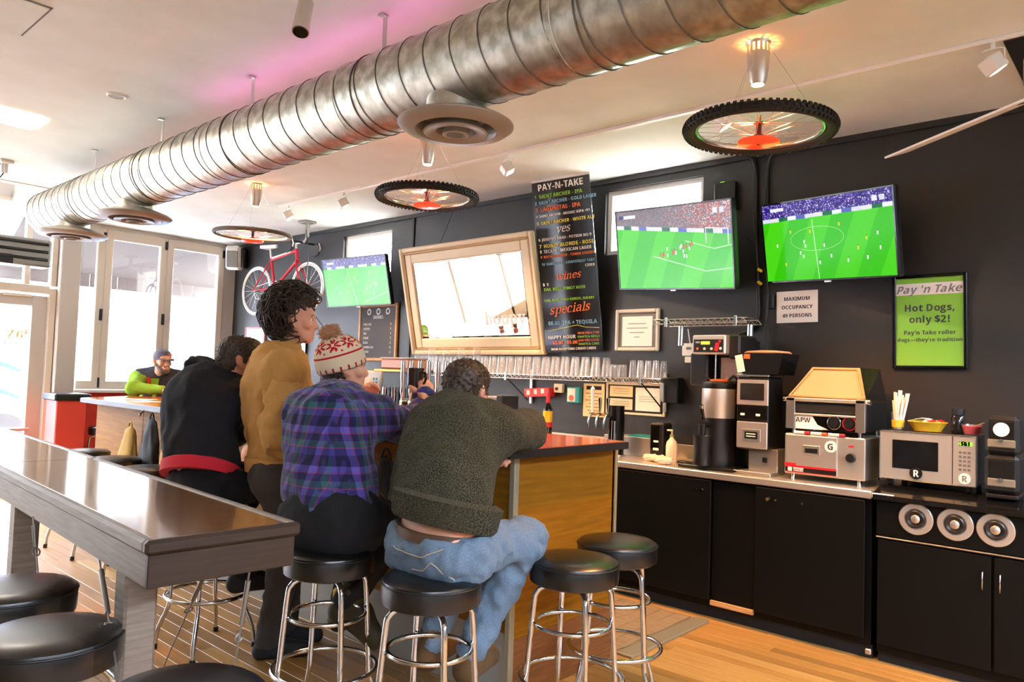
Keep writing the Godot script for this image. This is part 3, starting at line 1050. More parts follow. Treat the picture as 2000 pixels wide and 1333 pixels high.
func build_table() -> void:
	# local x runs from the near end to the far end of the table
	var t := thing("long_table", "long narrow high table with worn brown top and grey rim", "table", V(-2.028, 0, -1.077), 0)
	t.basis = Basis(Vector3.UP, PI - deg_to_rad(3.3))
	var L := [1.93, 2.5]
	var s := 0.0
	for i in 2:
		var len_: float = L[i]
		var c := s + len_ / 2
		part(bx(V(c, 1.006, 0), V(len_ - 0.004, 0.02, 0.385), 0.002), "tabletop", M.table_top_wood, t)
		for sd in [-1, 1]:
			part(bx(V(c, 1.0, sd * 0.208), V(len_ - 0.003, 0.04, 0.034), 0.009), "rim", M.table_paint, t)
			part(bx(V(c, 0.935, sd * 0.2), V(len_ - 0.003, 0.09, 0.025), 0.003), "apron", M.table_paint, t)
		s += len_
	part(bx(V(-0.008, 1.0, 0), V(0.03, 0.04, 0.45), 0.009), "rim", M.table_end_shaded, t)  # end pieces carry their shade in a darker colour
	part(bx(V(0.004, 0.935, 0), V(0.025, 0.09, 0.425), 0.003), "apron", M.table_end_shaded, t)
	for lx in [0.2, 1.5, 2.9, 4.2]:
		part(bx(V(lx, 0.45, -0.165), V(0.09, 0.89, 0.09), 0.008), "leg", M.table_paint, t)
	# tension cables with turnbuckles
	var ends := [[V(-2.47, 0.9, -0.9), V(-2.04, 0.66, -0.812), V(-1.3, 0.0, -0.66)], [V(-3.2, 0.9, -0.93), V(-3.1, 0.7, -0.93), V(-2.75, 0.0, -0.9)], [V(-2.35, 0.9, -1.22), V(-2.75, 0.45, -1.27), V(-3.15, 0.0, -1.33)], [V(-2.1, 0.9, -1.2), V(-2.18, 0.5, -1.2), V(-2.28, 0.0, -1.2)]]
	for k in ends.size():
		var e: Array = ends[k]
		var lab: String = ["tension cable with turnbuckle crossing the nearest black seat edge", "thin tension cable behind the leftmost black seat", "tension cable with hook going down behind the near table leg", "dark tension cable below the table end"][k]
		var c := thing("tension_cable", lab, "cable", Vector3.ZERO, 0, "table tension cables")
		part(tb([e[0], e[1], e[2]], 0.003, 6), "wire", M.grey_metal, c)
		var d: Vector3 = (e[1] - e[0])
		part(tb([e[0] + d * 0.15, e[0] + d * 0.5], 0.008, 8), "turnbuckle", M.grey_metal, c)
		var rg := Geo.new()
		var dn := d.normalized()
		rg.ring(e[0] + d * 0.6, Basis(dn, dn.cross(V(0.3, 0.2, 1)).normalized(), dn.cross(dn.cross(V(0.3, 0.2, 1))).normalized()), 0.014, 0.0035, 14, 6)
		part(rg, "hook", M.grey_metal, c)


func make_stool() -> Node3D:
	var s := thing("bar_stool", "black vinyl bar stool", "stool", Vector3.ZERO, 0, "black bar stools")
	var c := Geo.new()
	c.lathe([Vector2(0, 0.665), Vector2(0.165, 0.665), Vector2(0.178, 0.672), Vector2(0.18, 0.685), Vector2(0.181, 0.735), Vector2(0.176, 0.75), Vector2(0.16, 0.76), Vector2(0.11, 0.766), Vector2(0, 0.77)], Transform3D(), 40)
	part(c, "seat", M.black_vinyl, s)
	var pi_ := Geo.new()
	pi_.ring(V(0, 0.741, 0), Basis(), 0.1805, 0.0035, 44, 6)
	part(pi_, "piping", M.black_plastic, s)
	var pl := Geo.new()
	pl.lathe([Vector2(0, 0.645), Vector2(0.1, 0.645), Vector2(0.11, 0.665), Vector2(0, 0.665)], Transform3D(), 24)
	part(pl, "seat_plate", M.black_plastic, s)
	for k in 4:
		var a := PI / 4 + PI / 2 * k
		var d := V(cos(a), 0, sin(a))
		var pts := curve([d * 0.06 + V(0, 0.652, 0), d * 0.12 + V(0, 0.65, 0), d * 0.152 + V(0, 0.628, 0), d * 0.163 + V(0, 0.58, 0), d * 0.185 + V(0, 0.3, 0), d * 0.192 + V(0, 0.22, 0), d * 0.235 + V(0, 0.11, 0), d * 0.25 + V(0, 0.012, 0)], 3)
		var lg := Geo.new()
		lg.tube(pts, 0.0115, 8)
		var leg := part(lg, "leg", M.chrome, s)
		part(cy(d * 0.25 + V(0, 0.0, 0), d * 0.249 + V(0, 0.03, 0), 0.015, 0.014, 10), "foot_cap", M.black_plastic, leg)
	var r1 := Geo.new()
	r1.ring(V(0, 0.5, 0), Basis(), 0.15, 0.0095, 40, 8)
	part(r1, "upper_ring", M.chrome, s)
	var r2 := Geo.new()
	r2.ring(V(0, 0.29, 0), Basis(), 0.205, 0.0105, 44, 8)
	part(r2, "foot_ring", M.chrome, s)
	return s


func build_stools() -> void:
	var s := make_stool()
	s.position = V(-2.01, 0, -1.86)
	s.rotation.y = 0.35
	s.set_meta("label", "black vinyl stool under the man in the dark green sweater")
	var L := [
		[V(-2.58, 0, -1.82), 0.5, "black vinyl stool under the man in the plaid shirt"],
		[V(-3.84, 0, -1.95), 0.1, "black vinyl stool under the man in the black hoodie"],
		[V(-1.83, 0, -2.47), 0.15, "empty black stool in front of the bar end, the nearer one"],
		[V(-1.91, 0, -2.9), 0.55, "empty black stool at the bar end, behind the other empty one"],
		[V(-5.42, 0, -2.27), 0.2, "background black stool right behind the man in the hoodie"],
		[V(-6.08, 0, -2.3), 0.4, "background black stool with bluish sheen, middle of three"],
		[V(-6.7, 0, -2.3), 0.7, "background black stool farthest along the bar front"],
		[V(-9.1, 0, -3.32), 0.3, "black stool against the red wall beside the podium"],
		[V(-8.17, 0, -3.5), 0.1, "black stool under the capped man at the bar's far end"],
		[V(-2.27, 0, -0.715), 0.3, "near black seat at the long table crossed by a cable"],
		[V(-2.79, 0, -0.77), 0.5, "black seat at the left edge beside the table leg"],
		[V(-1.665, 0, -0.8), 0.2, "nearest black seat cut by the bottom edge"]]
	for q in L:
		copy(s, q[0], q[1], q[2])


# ---------------------------------------------------------------- back counter
func build_counter() -> void:
	var c := thing("steel_worktop", "stainless steel worktop along the dark wall", "worktop", Vector3.ZERO)
	part(bx(V(-3.93, 0.912, -4.715), V(5.34, 0.022, 0.65), 0.003), "top", M.stainless, c)
	part(bx(V(-3.93, 0.902, -4.392), V(5.34, 0.042, 0.016), 0.005), "front_edge", M.stainless, c)
	part(bx(V(-3.93, 0.97, -5.032), V(5.34, 0.1, 0.02), 0.003), "upstand", M.stainless, c)
	var br := thing("steel_bracket", "small white metal bracket at the end of the steel worktop", "bracket", V(-1.2, 0.905, -4.385))
	part(bx(V(0, 0, 0), V(0.11, 0.026, 0.014), 0.003), "strap", M.white_enamel, br)
	part(cy(V(0.03, 0, 0.006), V(0.03, 0, 0.011), 0.006, -1, 8), "screw", M.black_plastic, br)
	part(cy(V(0.045, -0.008, 0.006), V(0.045, -0.008, 0.011), 0.005, -1, 8), "screw", M.black_plastic, br)
	var units := [[-6.6, -4.85, "black base cabinet behind the bar, far end"], [-4.85, -3.1, "black base cabinet behind the bar, middle"], [-3.1, -1.27, "black base cabinet with sliding doors and small knobs under the steel worktop"]]
	for i in 3:
		var u: Array = units[i]
		var w: float = u[1] - u[0]
		var cb := thing("base_cabinet", u[2], "cabinet", V((u[0] + u[1]) / 2, 0, -4.72), 0, "base cabinets")
		part(bx(V(0, 0.48, -0.02), V(w, 0.8, 0.6), 0.003), "body", M.black_cabinet, cb)
		part(bx(V(0, 0.04, -0.03), V(w, 0.08, 0.56), 0.002), "plinth", M.black_matte, cb)
		if i < 2: continue
		var ox: float = -(u[0] + u[1]) / 2.0
		for dr in [[-3.08, -2.205, 0.33], [-2.205, -1.915, 0.305], [-1.915, -1.29, 0.335]]:
			var door := part(bx(V((dr[0] + dr[1]) / 2 + ox, 0.5, dr[2] - 0.01), V(dr[1] - dr[0] - 0.004, 0.74, 0.02), 0.003), "door", M.black_cabinet, cb)
			for kx in [[-2.477, 0.008], [-2.312, 0.007], [-2.269, 0.011], [-1.836, 0.013], [-1.786, 0.008], [-1.63, 0.008]]:
				if kx[0] > dr[0] and kx[0] < dr[1]:
					part(cy(V(kx[0] + ox, 0.805, dr[2]), V(kx[0] + ox, 0.805, dr[2] + 0.01), kx[1], kx[1] * 0.8, 14), "knob", M.chrome, door)
		part(bx(V(-2.06 + ox, 0.115, 0.318), V(0.28, 0.03, 0.02), 0.002), "bottom_rail", M.frame_wood, cb)
		part(bx(V(-1.27 + ox, 0.06, 0.32), V(0.03, 0.03, 0.02), 0.004), "foot", M.aluminium, cb)
	# cabinet with three round lids
	var k := thing("tall_black_cabinet", "glossy-topped black cabinet with three round steel lids and two bar handles", "cabinet", V(-0.45, 0, -4.72))
	part(bx(V(0, 0.49, -0.02), V(1.58, 0.86, 0.6), 0.003), "body", M.black_cabinet, k)
	part(bx(V(0, 0.04, -0.03), V(1.58, 0.08, 0.56), 0.002), "plinth", M.black_matte, k)
	part(bx(V(0, 0.945, -0.06), V(1.6, 0.02, 0.53), 0.003), "top", M.black_gloss, k)
	var slope := Geo.new()
	slope.prism([Vector2(0.2, 0.955), Vector2(0.2, 0.92), Vector2(0.345, 0.885), Vector2(0.345, 0.912)], Transform3D(Basis(V(0, 0, 1), V(0, 1, 0), V(-1, 0, 0)), V(0.8, 0, 0)), 1.6)
	part(slope, "sloped_edge", M.black_gloss, k)
	part(bx(V(0, 0.785, 0.3), V(1.58, 0.19, 0.02), 0.003), "upper_panel", M.black_cabinet, k)
	part(bx(V(0, 0.682, 0.305), V(1.58, 0.008, 0.02), 0.002), "ledge", M.grey_metal, k)
	for dr in [[-1.235, -0.704], [-0.696, -0.05], [-0.045, 0.33]]:
		part(bx(V((dr[0] + dr[1]) / 2 + 0.45, 0.39, 0.3), V(dr[1] - dr[0] - 0.004, 0.56, 0.02), 0.003), "door", M.black_cabinet, k)
	for hx in [-0.739, -0.664]:
		var h := Geo.new()
		h.tube([V(hx + 0.45, 0.505, 0.31), V(hx + 0.45, 0.505, 0.335), V(hx + 0.45, 0.59, 0.335), V(hx + 0.45, 0.59, 0.31)], 0.004, 8)
		part(h, "handle", M.chrome, k)
	for dx in [-1.044, -0.862, -0.686]:
		var lid := Node3D.new()
		lid.name = "round_lid"
		k.add_child(lid, true)
		lid.position = V(dx + 0.45, 0.805, 0.31)
		lid.basis = Basis(V(1, 0, 0), V(0, 0, 1), V(0, -1, 0))
		part(lt([Vector2(0.044, 0.004), Vector2(0.054, 0.012), Vector2(0.079, 0.012), Vector2(0.083, 0.008), Vector2(0.083, 0)], V(0, 0, 0), 40), "plate", M.stainless, lid)
		part(lt([Vector2(0, 0.004), Vector2(0.047, 0.006), Vector2(0.046, 0.018), Vector2(0.04, 0.022), Vector2(0.026, 0.016)], V(0, 0, 0), 32), "black_ring", M.black_plastic, lid)
		part(lt([Vector2(0.022, 0.012), Vector2(0.022, 0.02), Vector2(0.018, 0.023), Vector2(0, 0.024)], V(0, 0, 0), 24), "centre_cap", M.aluminium, lid)
	# mat on the floor behind the bar
	var m := thing("floor_mat", "slatted grey-brown mat and threshold on the floor behind the bar end", "mat", V(-2.6, 0, -3.92))
	for i in 6:
		part(bx(V(-0.25 + i * 0.1, 0.011, 0), V(0.094, 0.014, 0.86), 0.003), "mat_board", M.mat_wood, m)
	part(bx(V(0.37, 0.012, 0), V(0.1, 0.016, 0.88), 0.004), "threshold", M.bar_trim, m)
	part(bx(V(-0.75, 0.014, 0), V(0.86, 0.02, 0.86), 0.006), "rubber_mat", M.dark_rubber, m)


# ---------------------------------------------------------------- appliances on the worktop
func build_appliances() -> void:
	var top := 0.923
	# coffee brewer: column, head, base
	var b := thing("coffee_brewer", "coffee brewer with black control head, small yellow display and steel splash panel", "coffee brewer", V(-2.3, top, -4.72))
	part(bx(V(0.06, 0.43, -0.1), V(0.22, 0.86, 0.2), 0.01), "column", M.black_plastic, b)
	part(bx(V(0.0, 0.812, 0.08), V(0.235, 0.125, 0.28), 0.008), "head", M.stainless, b)
	part(bx(V(0.155, 0.8, 0.04), V(0.075, 0.16, 0.26), 0.012), "tank_side", M.black_plastic, b)
	var fc := part(bx(V(0.0, 0.803, 0.222), V(0.21, 0.085, 0.006), 0.002), "control_face", M.black_plastic, b)
	part(bx(V(-0.02, 0.822, 0.226), V(0.062, 0.02, 0.004), 0.001), "display", M.lcd_yellow, fc)
	part(bx(V(-0.075, 0.826, 0.226), V(0.03, 0.011, 0.003), 0.001), "badge", M.aluminium, fc)
	part(bx(V(0.062, 0.795, 0.228), V(0.026, 0.055, 0.006), 0.002, Basis.from_euler(V(0, 0, -0.2))), "red_switch", M.red_plastic, fc)
	for k in [[-0.075, 0.784, "orange_plastic"], [-0.025, 0.784, "cream_plastic"], [0.025, 0.784, "cream_plastic"], [0.082, 0.832, "red_plastic"], [0.088, 0.786, "white_plastic"]]:
		part(cy(V(k[0], k[1], 0.224), V(k[0], k[1], 0.229), 0.009, -1, 12), "button", M[k[2]], fc)
	part(bx(V(0.09, 0.655, 0.015), V(0.2, 0.16, 0.012), 0.004), "splash_panel", M.cream_plastic, b)
	part(bx(V(0.1, 0.65, 0.024), V(0.105, 0.1, 0.003), 0.001), "instruction_card", M.paper, b)
	part(cy(V(-0.005, 0.56, 0.1), V(-0.005, 0.75, 0.1), 0.006, -1, 8), "fill_pipe", M.chrome, b)
	part(bx(V(-0.115, 0.65, 0.0), V(0.13, 0.22, 0.26), 0.012), "funnel_housing", M.black_plastic, b)
	part(bx(V(0.02, 0.012, 0.05), V(0.42, 0.024, 0.4), 0.006), "base", M.black_plastic, b)
	# urn beneath it
	var u := thing("coffee_urn", "steel coffee urn with black collar and tap standing under the brewer", "urn", V(-2.27, top + 0.024, -4.6))
	part(lt([Vector2(0, 0.31), Vector2(0.105, 0.31), Vector2(0.108, 0.315), Vector2(0.108, 0.5), Vector2(0.104, 0.505)], V(0, 0, 0), 40), "body", M.stainless, u)
	part(lt([Vector2(0.107, 0.5), Vector2(0.11, 0.505), Vector2(0.11, 0.535), Vector2(0.1, 0.548), Vector2(0.0, 0.552)], V(0, 0, 0), 40), "collar", M.black_plastic, u)
	part(lt([Vector2(0.06, 0.55), Vector2(0.062, 0.562), Vector2(0.0, 0.566)], V(0, 0, 0), 28), "lid", M.orange_plastic, u)
	part(lt([Vector2(0.0, 0.0), Vector2(0.1, 0.0), Vector2(0.104, 0.02), Vector2(0.098, 0.2), Vector2(0.104, 0.31), Vector2(0, 0.31)], V(0, 0, 0), 36), "stand", M.black_plastic, u)
	for s in [-1, 1]:
		part(tb(curve([V(s * 0.1, 0.53, 0), V(s * 0.125, 0.56, 0), V(s * 0.1, 0.585, 0), V(s * 0.07, 0.56, 0)], 4), 0.008, 6), "handle", M.black_plastic, u)
	var tap := part(cy(V(-0.03, 0.27, 0.09), V(-0.035, 0.27, 0.16), 0.02), "tap", M.black_plastic, u)
	part(cy(V(-0.035, 0.2, 0.15), V(-0.035, 0.27, 0.15), 0.022, 0.026), "spout", M.black_plastic, tap)
	part(bx(V(-0.035, 0.33, 0.145), V(0.018, 0.09, 0.02), 0.005, Basis.from_euler(V(0.35, 0, 0))), "lever", M.black_gloss, tap)
	part(cy(V(-0.035, 0.372, 0.16), V(-0.035, 0.392, 0.166), 0.012), "knob", M.chrome, tap)
	part(lt([Vector2(0, 0.0), Vector2(0.05, 0.0), Vector2(0.055, 0.01), Vector2(0.05, 0.09), Vector2(0.058, 0.19), Vector2(0.052, 0.19), Vector2(0, 0.1)], V(-0.035, 0.005, 0.15), 24), "cup_rest", M.black_plastic, u)
	# grinder with hopper
	var g := thing("coffee_grinder", "tall steel and black coffee grinder with dark bean hopper", "coffee grinder", V(-2.0, top, -4.62))
	part(bx(V(0.005, 0.38, 0), V(0.2, 0.455, 0.23), 0.008), "body", M.black_plastic, g)
	part(bx(V(0.005, 0.51, 0.117), V(0.205, 0.16, 0.012), 0.004), "upper_front", M.stainless, g)
	part(bx(V(0.005, 0.515, 0.125), V(0.155, 0.105, 0.008), 0.002), "window", M.smoked_glass, g)
	part(bx(V(0.005, 0.385, 0.117), V(0.195, 0.09, 0.012), 0.003), "button_panel", M.black_gloss, g)
	for s in [-0.055, 0.045]:
		part(bx(V(s, 0.372, 0.125), V(0.028, 0.015, 0.006), 0.002), "button", M.white_plastic, g)
	part(bx(V(0.005, 0.245, 0.117), V(0.2, 0.165, 0.014), 0.005), "lower_front", M.stainless, g)
	part(bx(V(0.005, 0.245, 0.127), V(0.12, 0.075, 0.004), 0.02), "raised_frame", M.aluminium, g)
	var pl := part(bx(V(0.005, 0.245, 0.131), V(0.085, 0.045, 0.004), 0.002), "name_plate", M.black_plastic, g)
	part(bx(V(0.005, 0.253, 0.1335), V(0.06, 0.006, 0.002)), "print", M.white_plastic, pl)
	part(bx(V(0.005, 0.238, 0.1335), V(0.06, 0.006, 0.002)), "print", M.white_plastic, pl)
	part(bx(V(0.045, 0.085, -0.03), V(0.19, 0.15, 0.14), 0.004), "chute", M.aluminium, g)
	part(bx(V(0.06, 0.09, 0.045), V(0.03, 0.03, 0.006), 0.002), "sensor", M.black_plastic, g)
	part(bx(V(0.02, 0.012, 0.03), V(0.24, 0.022, 0.24), 0.004), "base_tray", M.aluminium, g)
	part(bx(V(0.005, 0.618, 0), V(0.215, 0.014, 0.25), 0.004), "hopper_seat", M.chrome, g)
	var hp := Geo.new()
	hp.prism([Vector2(-0.06, 0), Vector2(0.17, 0), Vector2(0.2, 0.13), Vector2(-0.1, 0.13)], Transform3D(Basis(), V(0.0, 0.626, -0.13)), 0.26)
	part(hp, "hopper", M.black_gloss, g)
	part(bx(V(-0.075, 0.69, 0.133), V(0.05, 0.11, 0.004), 0.001, Basis.from_euler(V(0, 0, 0.2))), "hopper_label", M.white_plastic, g)
	part(bx(V(-0.03, 0.735, 0.133), V(0.04, 0.03, 0.005), 0.001), "orange_tab", M.orange_plastic, g)
	var hl := Geo.new()
	hl.lathe([Vector2(0.14, 0.756), Vector2(0.145, 0.762), Vector2(0.13, 0.772), Vector2(0.06, 0.778), Vector2(0, 0.779)], Transform3D(Basis(), V(0.05, 0, 0)), 28)
	part(hl, "hopper_lid", mk("peach_reflection", "b9806a", 0.3), g)  # warm reflection on the lid put into its colour
	# bun warmer, roller grill on top
	var w := thing("bun_warmer", "steel bun warmer box with red stripe label under the hot dog grill", "oven", V(-1.56, top, -4.72))
	part(bx(V(0, 0.155, 0), V(0.46, 0.24, 0.42), 0.006), "body", M.stainless, w)
	var wd := part(bx(V(-0.07, 0.157, 0.214), V(0.3, 0.225, 0.016), 0.004), "door", M.stainless, w)
	part(bx(V(-0.065, 0.185, 0.223), V(0.1, 0.055, 0.006), 0.004), "handle_frame", M.aluminium, wd)
	part(bx(V(-0.065, 0.182, 0.2255), V(0.075, 0.03, 0.006), 0.003), "handle_recess", M.black_plastic, wd)
	part(bx(V(-0.07, 0.082, 0.2225), V(0.296, 0.012, 0.003)), "red_stripe", M.red_plastic, wd)
	part(bx(V(-0.07, 0.062, 0.2225), V(0.296, 0.028, 0.003)), "black_stripe", M.black_plastic, wd)
	part(bx(V(-0.07, 0.048, 0.2226), V(0.296, 0.004, 0.003)), "red_stripe", M.red_plastic, wd)
	part(bx(V(-0.19, 0.094, 0.2225), V(0.07, 0.014, 0.003)), "red_flag", M.red_plastic, wd)
	part(bx(V(-0.19, 0.064, 0.2245), V(0.024, 0.024, 0.002)), "white_mark", M.white_plastic, wd)
	part(bx(V(-0.14, 0.064, 0.2245), V(0.06, 0.022, 0.002)), "white_label", M.white_plastic, wd)
	letters("winco", 0.026, V(-0.14, 0.064, 0.227), Basis(), M.ink, wd)
	part(cy(V(0.045, 0.215, 0.222), V(0.045, 0.215, 0.226), 0.034, -1, 24), "round_sticker", M.white_plastic, wd)
	letters("G", 0.05, V(0.045, 0.215, 0.228), Basis(), M.ink, wd, true)
	part(cy(V(0.155, 0.16, 0.21), V(0.155, 0.16, 0.235), 0.028, 0.024, 24), "dial", M.black_plastic, w)
	part(bx(V(0.155, 0.225, 0.211), V(0.03, 0.01, 0.003)), "indicator", M.red_plastic, w)
	for s in [-0.19, 0.19]:
		for q in [-0.17, 0.17]:
			part(cy(V(s, 0, q), V(s, 0.035, q), 0.014, -1, 12), "foot", M.chrome, w)
	var r := thing("hot_dog_grill", "steel roller grill with two dials and warm sneeze guard hood", "roller grill", V(-1.56, top + 0.275, -4.72))
	for s in [-1, 1]:
		part(bx(V(s * 0.2, 0.125, 0.2), V(0.055, 0.19, 0.02), 0.004), "corner_post", M.grey_metal, r)
	part(bx(V(0, 0.12, -0.02), V(0.45, 0.17, 0.4), 0.006), "body", M.black_plastic, r)
	var fp := part(bx(V(0, 0.072, 0.19), V(0.345, 0.085, 0.02), 0.004), "control_panel", M.black_gloss, r)
	var sw := Geo.new()
	sw.prism([Vector2(-0.17, 0.032), Vector2(-0.02, 0.032), Vector2(0.02, 0.036), Vector2(-0.04, 0.06), Vector2(-0.07, 0.108), Vector2(-0.17, 0.108)], Transform3D(Basis(), V(0, 0, 0.2)), 0.003)
	part(sw, "white_swoosh", M.white_enamel, fp)
	letters("APW", 0.04, V(-0.125, 0.085, 0.2035), Basis(), M.ink, fp, true)
	for k in 2:
		var kn := part(cy(V(0.055 + k * 0.085, 0.078, 0.2), V(0.055 + k * 0.085, 0.078, 0.225), 0.03, 0.026, 24), "dial", M.black_plastic, r)
		var rg := Geo.new()
		rg.ring(V(0.055 + k * 0.085, 0.078, 0.203), Basis(V(1, 0, 0), V(0, 0, 1), V(0, -1, 0)), 0.036, 0.004, 28, 6)
		part(rg, "dial_ring", M.red_plastic if k else M.chrome, kn)
	part(bx(V(0, 0.118, 0.2), V(0.35, 0.012, 0.03), 0.003), "drip_ledge", M.stainless, r)
	part(bx(V(0, 0.155, 0.19), V(0.345, 0.05, 0.006), 0.002), "opening", M.black_matte, r)
	part(bx(V(0, 0.205, 0.185), V(0.47, 0.02, 0.05), 0.004), "hood_rail", M.stainless, r)
	for s in [-1, 1]:
		part(cy(V(s * 0.25, 0.205, 0.185), V(s * 0.22, 0.205, 0.185), 0.018, -1, 14), "hinge_pin", M.chrome, r)
	for k in 7:
		part(cy(V(-0.17, 0.185, 0.12 - k * 0.045), V(0.17, 0.185, 0.12 - k * 0.045), 0.014, -1, 14), "roller", M.chrome, r)
	var hood := mk("hood_acrylic", "e9b98c", 0.12)
	hood.metallic = 0.0
	hood.transparency = BaseMaterial3D.TRANSPARENCY_DISABLED
	hood.backlight_enabled = true
	hood.backlight = Color(0.9, 0.6, 0.35)
	var hf := Geo.new()
	hf.quad(V(-0.225, 0.215, 0.19), V(0.225, 0.215, 0.19), V(0.14, 0.405, 0.02), V(-0.14, 0.405, 0.02))
	hf.quad(V(-0.14, 0.4, 0.015), V(0.14, 0.4, 0.015), V(0.225, 0.21, 0.184), V(-0.225, 0.21, 0.184))
	part(hf, "hood_front", hood, r)
	var hfr := Geo.new()
	for e in [[V(-0.215, 0.225, 0.19), V(-0.13, 0.395, 0.036)], [V(0.215, 0.225, 0.19), V(0.13, 0.395, 0.036)], [V(-0.13, 0.395, 0.036), V(0.13, 0.395, 0.036)], [V(-0.215, 0.225, 0.19), V(0.215, 0.225, 0.19)]]:
		hfr.tube([e[0], e[1]], 0.006, 6)
	part(hfr, "hood_rim", M.frame_wood, r)
	var hs := Geo.new()
	for s in [-1.0, 1.0]:
		var A := V(s * 0.226, 0.212, 0.19); var B := V(s * 0.141, 0.405, 0.02); var C := V(s * 0.2, 0.405, -0.16); var D := V(s * 0.226, 0.212, -0.21)
		hs.quad(A, D, C, B); hs.quad(A, B, C, D)
	hs.quad(V(-0.141, 0.405, 0.02), V(0.141, 0.405, 0.02), V(0.2, 0.405, -0.16), V(-0.2, 0.405, -0.16))
	part(hs, "hood_sides", M.smoked_glass, r)
	for s in [-0.19, 0.19]:
		for q in [-0.16, 0.17]:
			part(cy(V(s, 0, q), V(s, 0.04, q), 0.012, -1, 12), "foot", M.chrome, r)
	# microwave
	var m := thing("microwave", "silver microwave with dark window and two round stickers", "microwave", V(-1.02, 0.904, -4.71))
	part(bx(V(0, 0.218, -0.01), V(0.465, 0.262, 0.38), 0.006), "case", M.black_plastic, m)
	var mf := part(bx(V(0, 0.218, 0.19), V(0.468, 0.265, 0.03), 0.006), "front", mk("silver_plastic", "b8b3a8", 0.35, 0.55), m)
	for e in [[V(0, 0.348, 0.206), V(0.462, 0.006, 0.006)], [V(0, 0.089, 0.206), V(0.462, 0.006, 0.006)], [V(-0.231, 0.218, 0.206), V(0.006, 0.258, 0.006)], [V(0.231, 0.218, 0.206), V(0.006, 0.258, 0.006)]]:
		part(bx(e[0], e[1], 0.002), "edge_trim", M.chrome, m)
	var mw := part(bx(V(-0.055, 0.226, 0.205), V(0.225, 0.155, 0.006), 0.002), "window", M.black_gloss, m)
	part(bx(V(0.125, 0.218, 0.2055), V(0.003, 0.25, 0.003)), "door_gap", M.black_plastic, m)
	var dsp := part(bx(V(0.18, 0.308, 0.2065), V(0.05, 0.022, 0.004), 0.001), "display", M.black_gloss, mf)
	letters("4:18", 0.028, V(0.184, 0.308, 0.2095), Basis(), M.lcd_green, dsp, true, "Droid Sans Mono")
	for i in 3:
		for j in 5:
			part(bx(V(0.16 + i * 0.02, 0.262 - j * 0.022, 0.2063), V(0.013, 0.011, 0.003), 0.001), "key", M.grey_metal, mf)
	part(cy(V(0.18, 0.127, 0.205), V(0.18, 0.127, 0.209), 0.028, -1, 24), "round_sticker", M.white_plastic, mf)
	letters("R", 0.045, V(0.18, 0.127, 0.2105), Basis(), M.grey_ink, mf, true)
	part(cy(V(-0.048, 0.13, 0.208), V(-0.048, 0.13, 0.211), 0.032, -1, 24), "round_sticker", M.black_plastic, mw)
	letters("R", 0.05, V(-0.048, 0.13, 0.213), Basis(), M.white_plastic, mw, true)
	for s in [-0.19, 0.19]:
		for q in [-0.14, 0.15]:
			part(bx(V(s, 0.069, q), V(0.03, 0.036, 0.03), 0.004), "foot", M.black_plastic, m)
	# two clear bins stacked at the right
	for k in 2:
		var c := thing("food_bin", ["clear-fronted food bin at the right edge, lower of the two", "clear-fronted food bin at the right edge, upper of the two"][k], "bin", V(-0.67, 0.955 + 0.02 + k * 0.195, -4.55), 0, "stacked food bins")
		part(bx(V(0, 0.1, 0), V(0.15, 0.195, 0.2), 0.02), "case", M.black_plastic, c)
		part(bx(V(0, 0.125, 0.103), V(0.11, 0.09, 0.006), 0.004), "window", M.smoked_glass, c)
		part(bx(V(0, 0.06, 0.104), V(0.12, 0.04, 0.008), 0.004), "scoop_lip", mk("bin_grey", "6e6a5c", 0.4) if k == 0 else M.bin_grey, c)
		part(cy(V(0, 0.075, 0.1), V(0, 0.075, 0.118), 0.01, -1, 12), "knob", M.chrome, c)
		if k == 0: part(bx(V(0, -0.01, 0), V(0.14, 0.02, 0.19), 0.004), "foot", M.black_plastic, c)
		else: part(cy(V(0, 0.13, 0.104), V(0, 0.13, 0.109), 0.035, -1, 24), "round_card", M.paper, c)


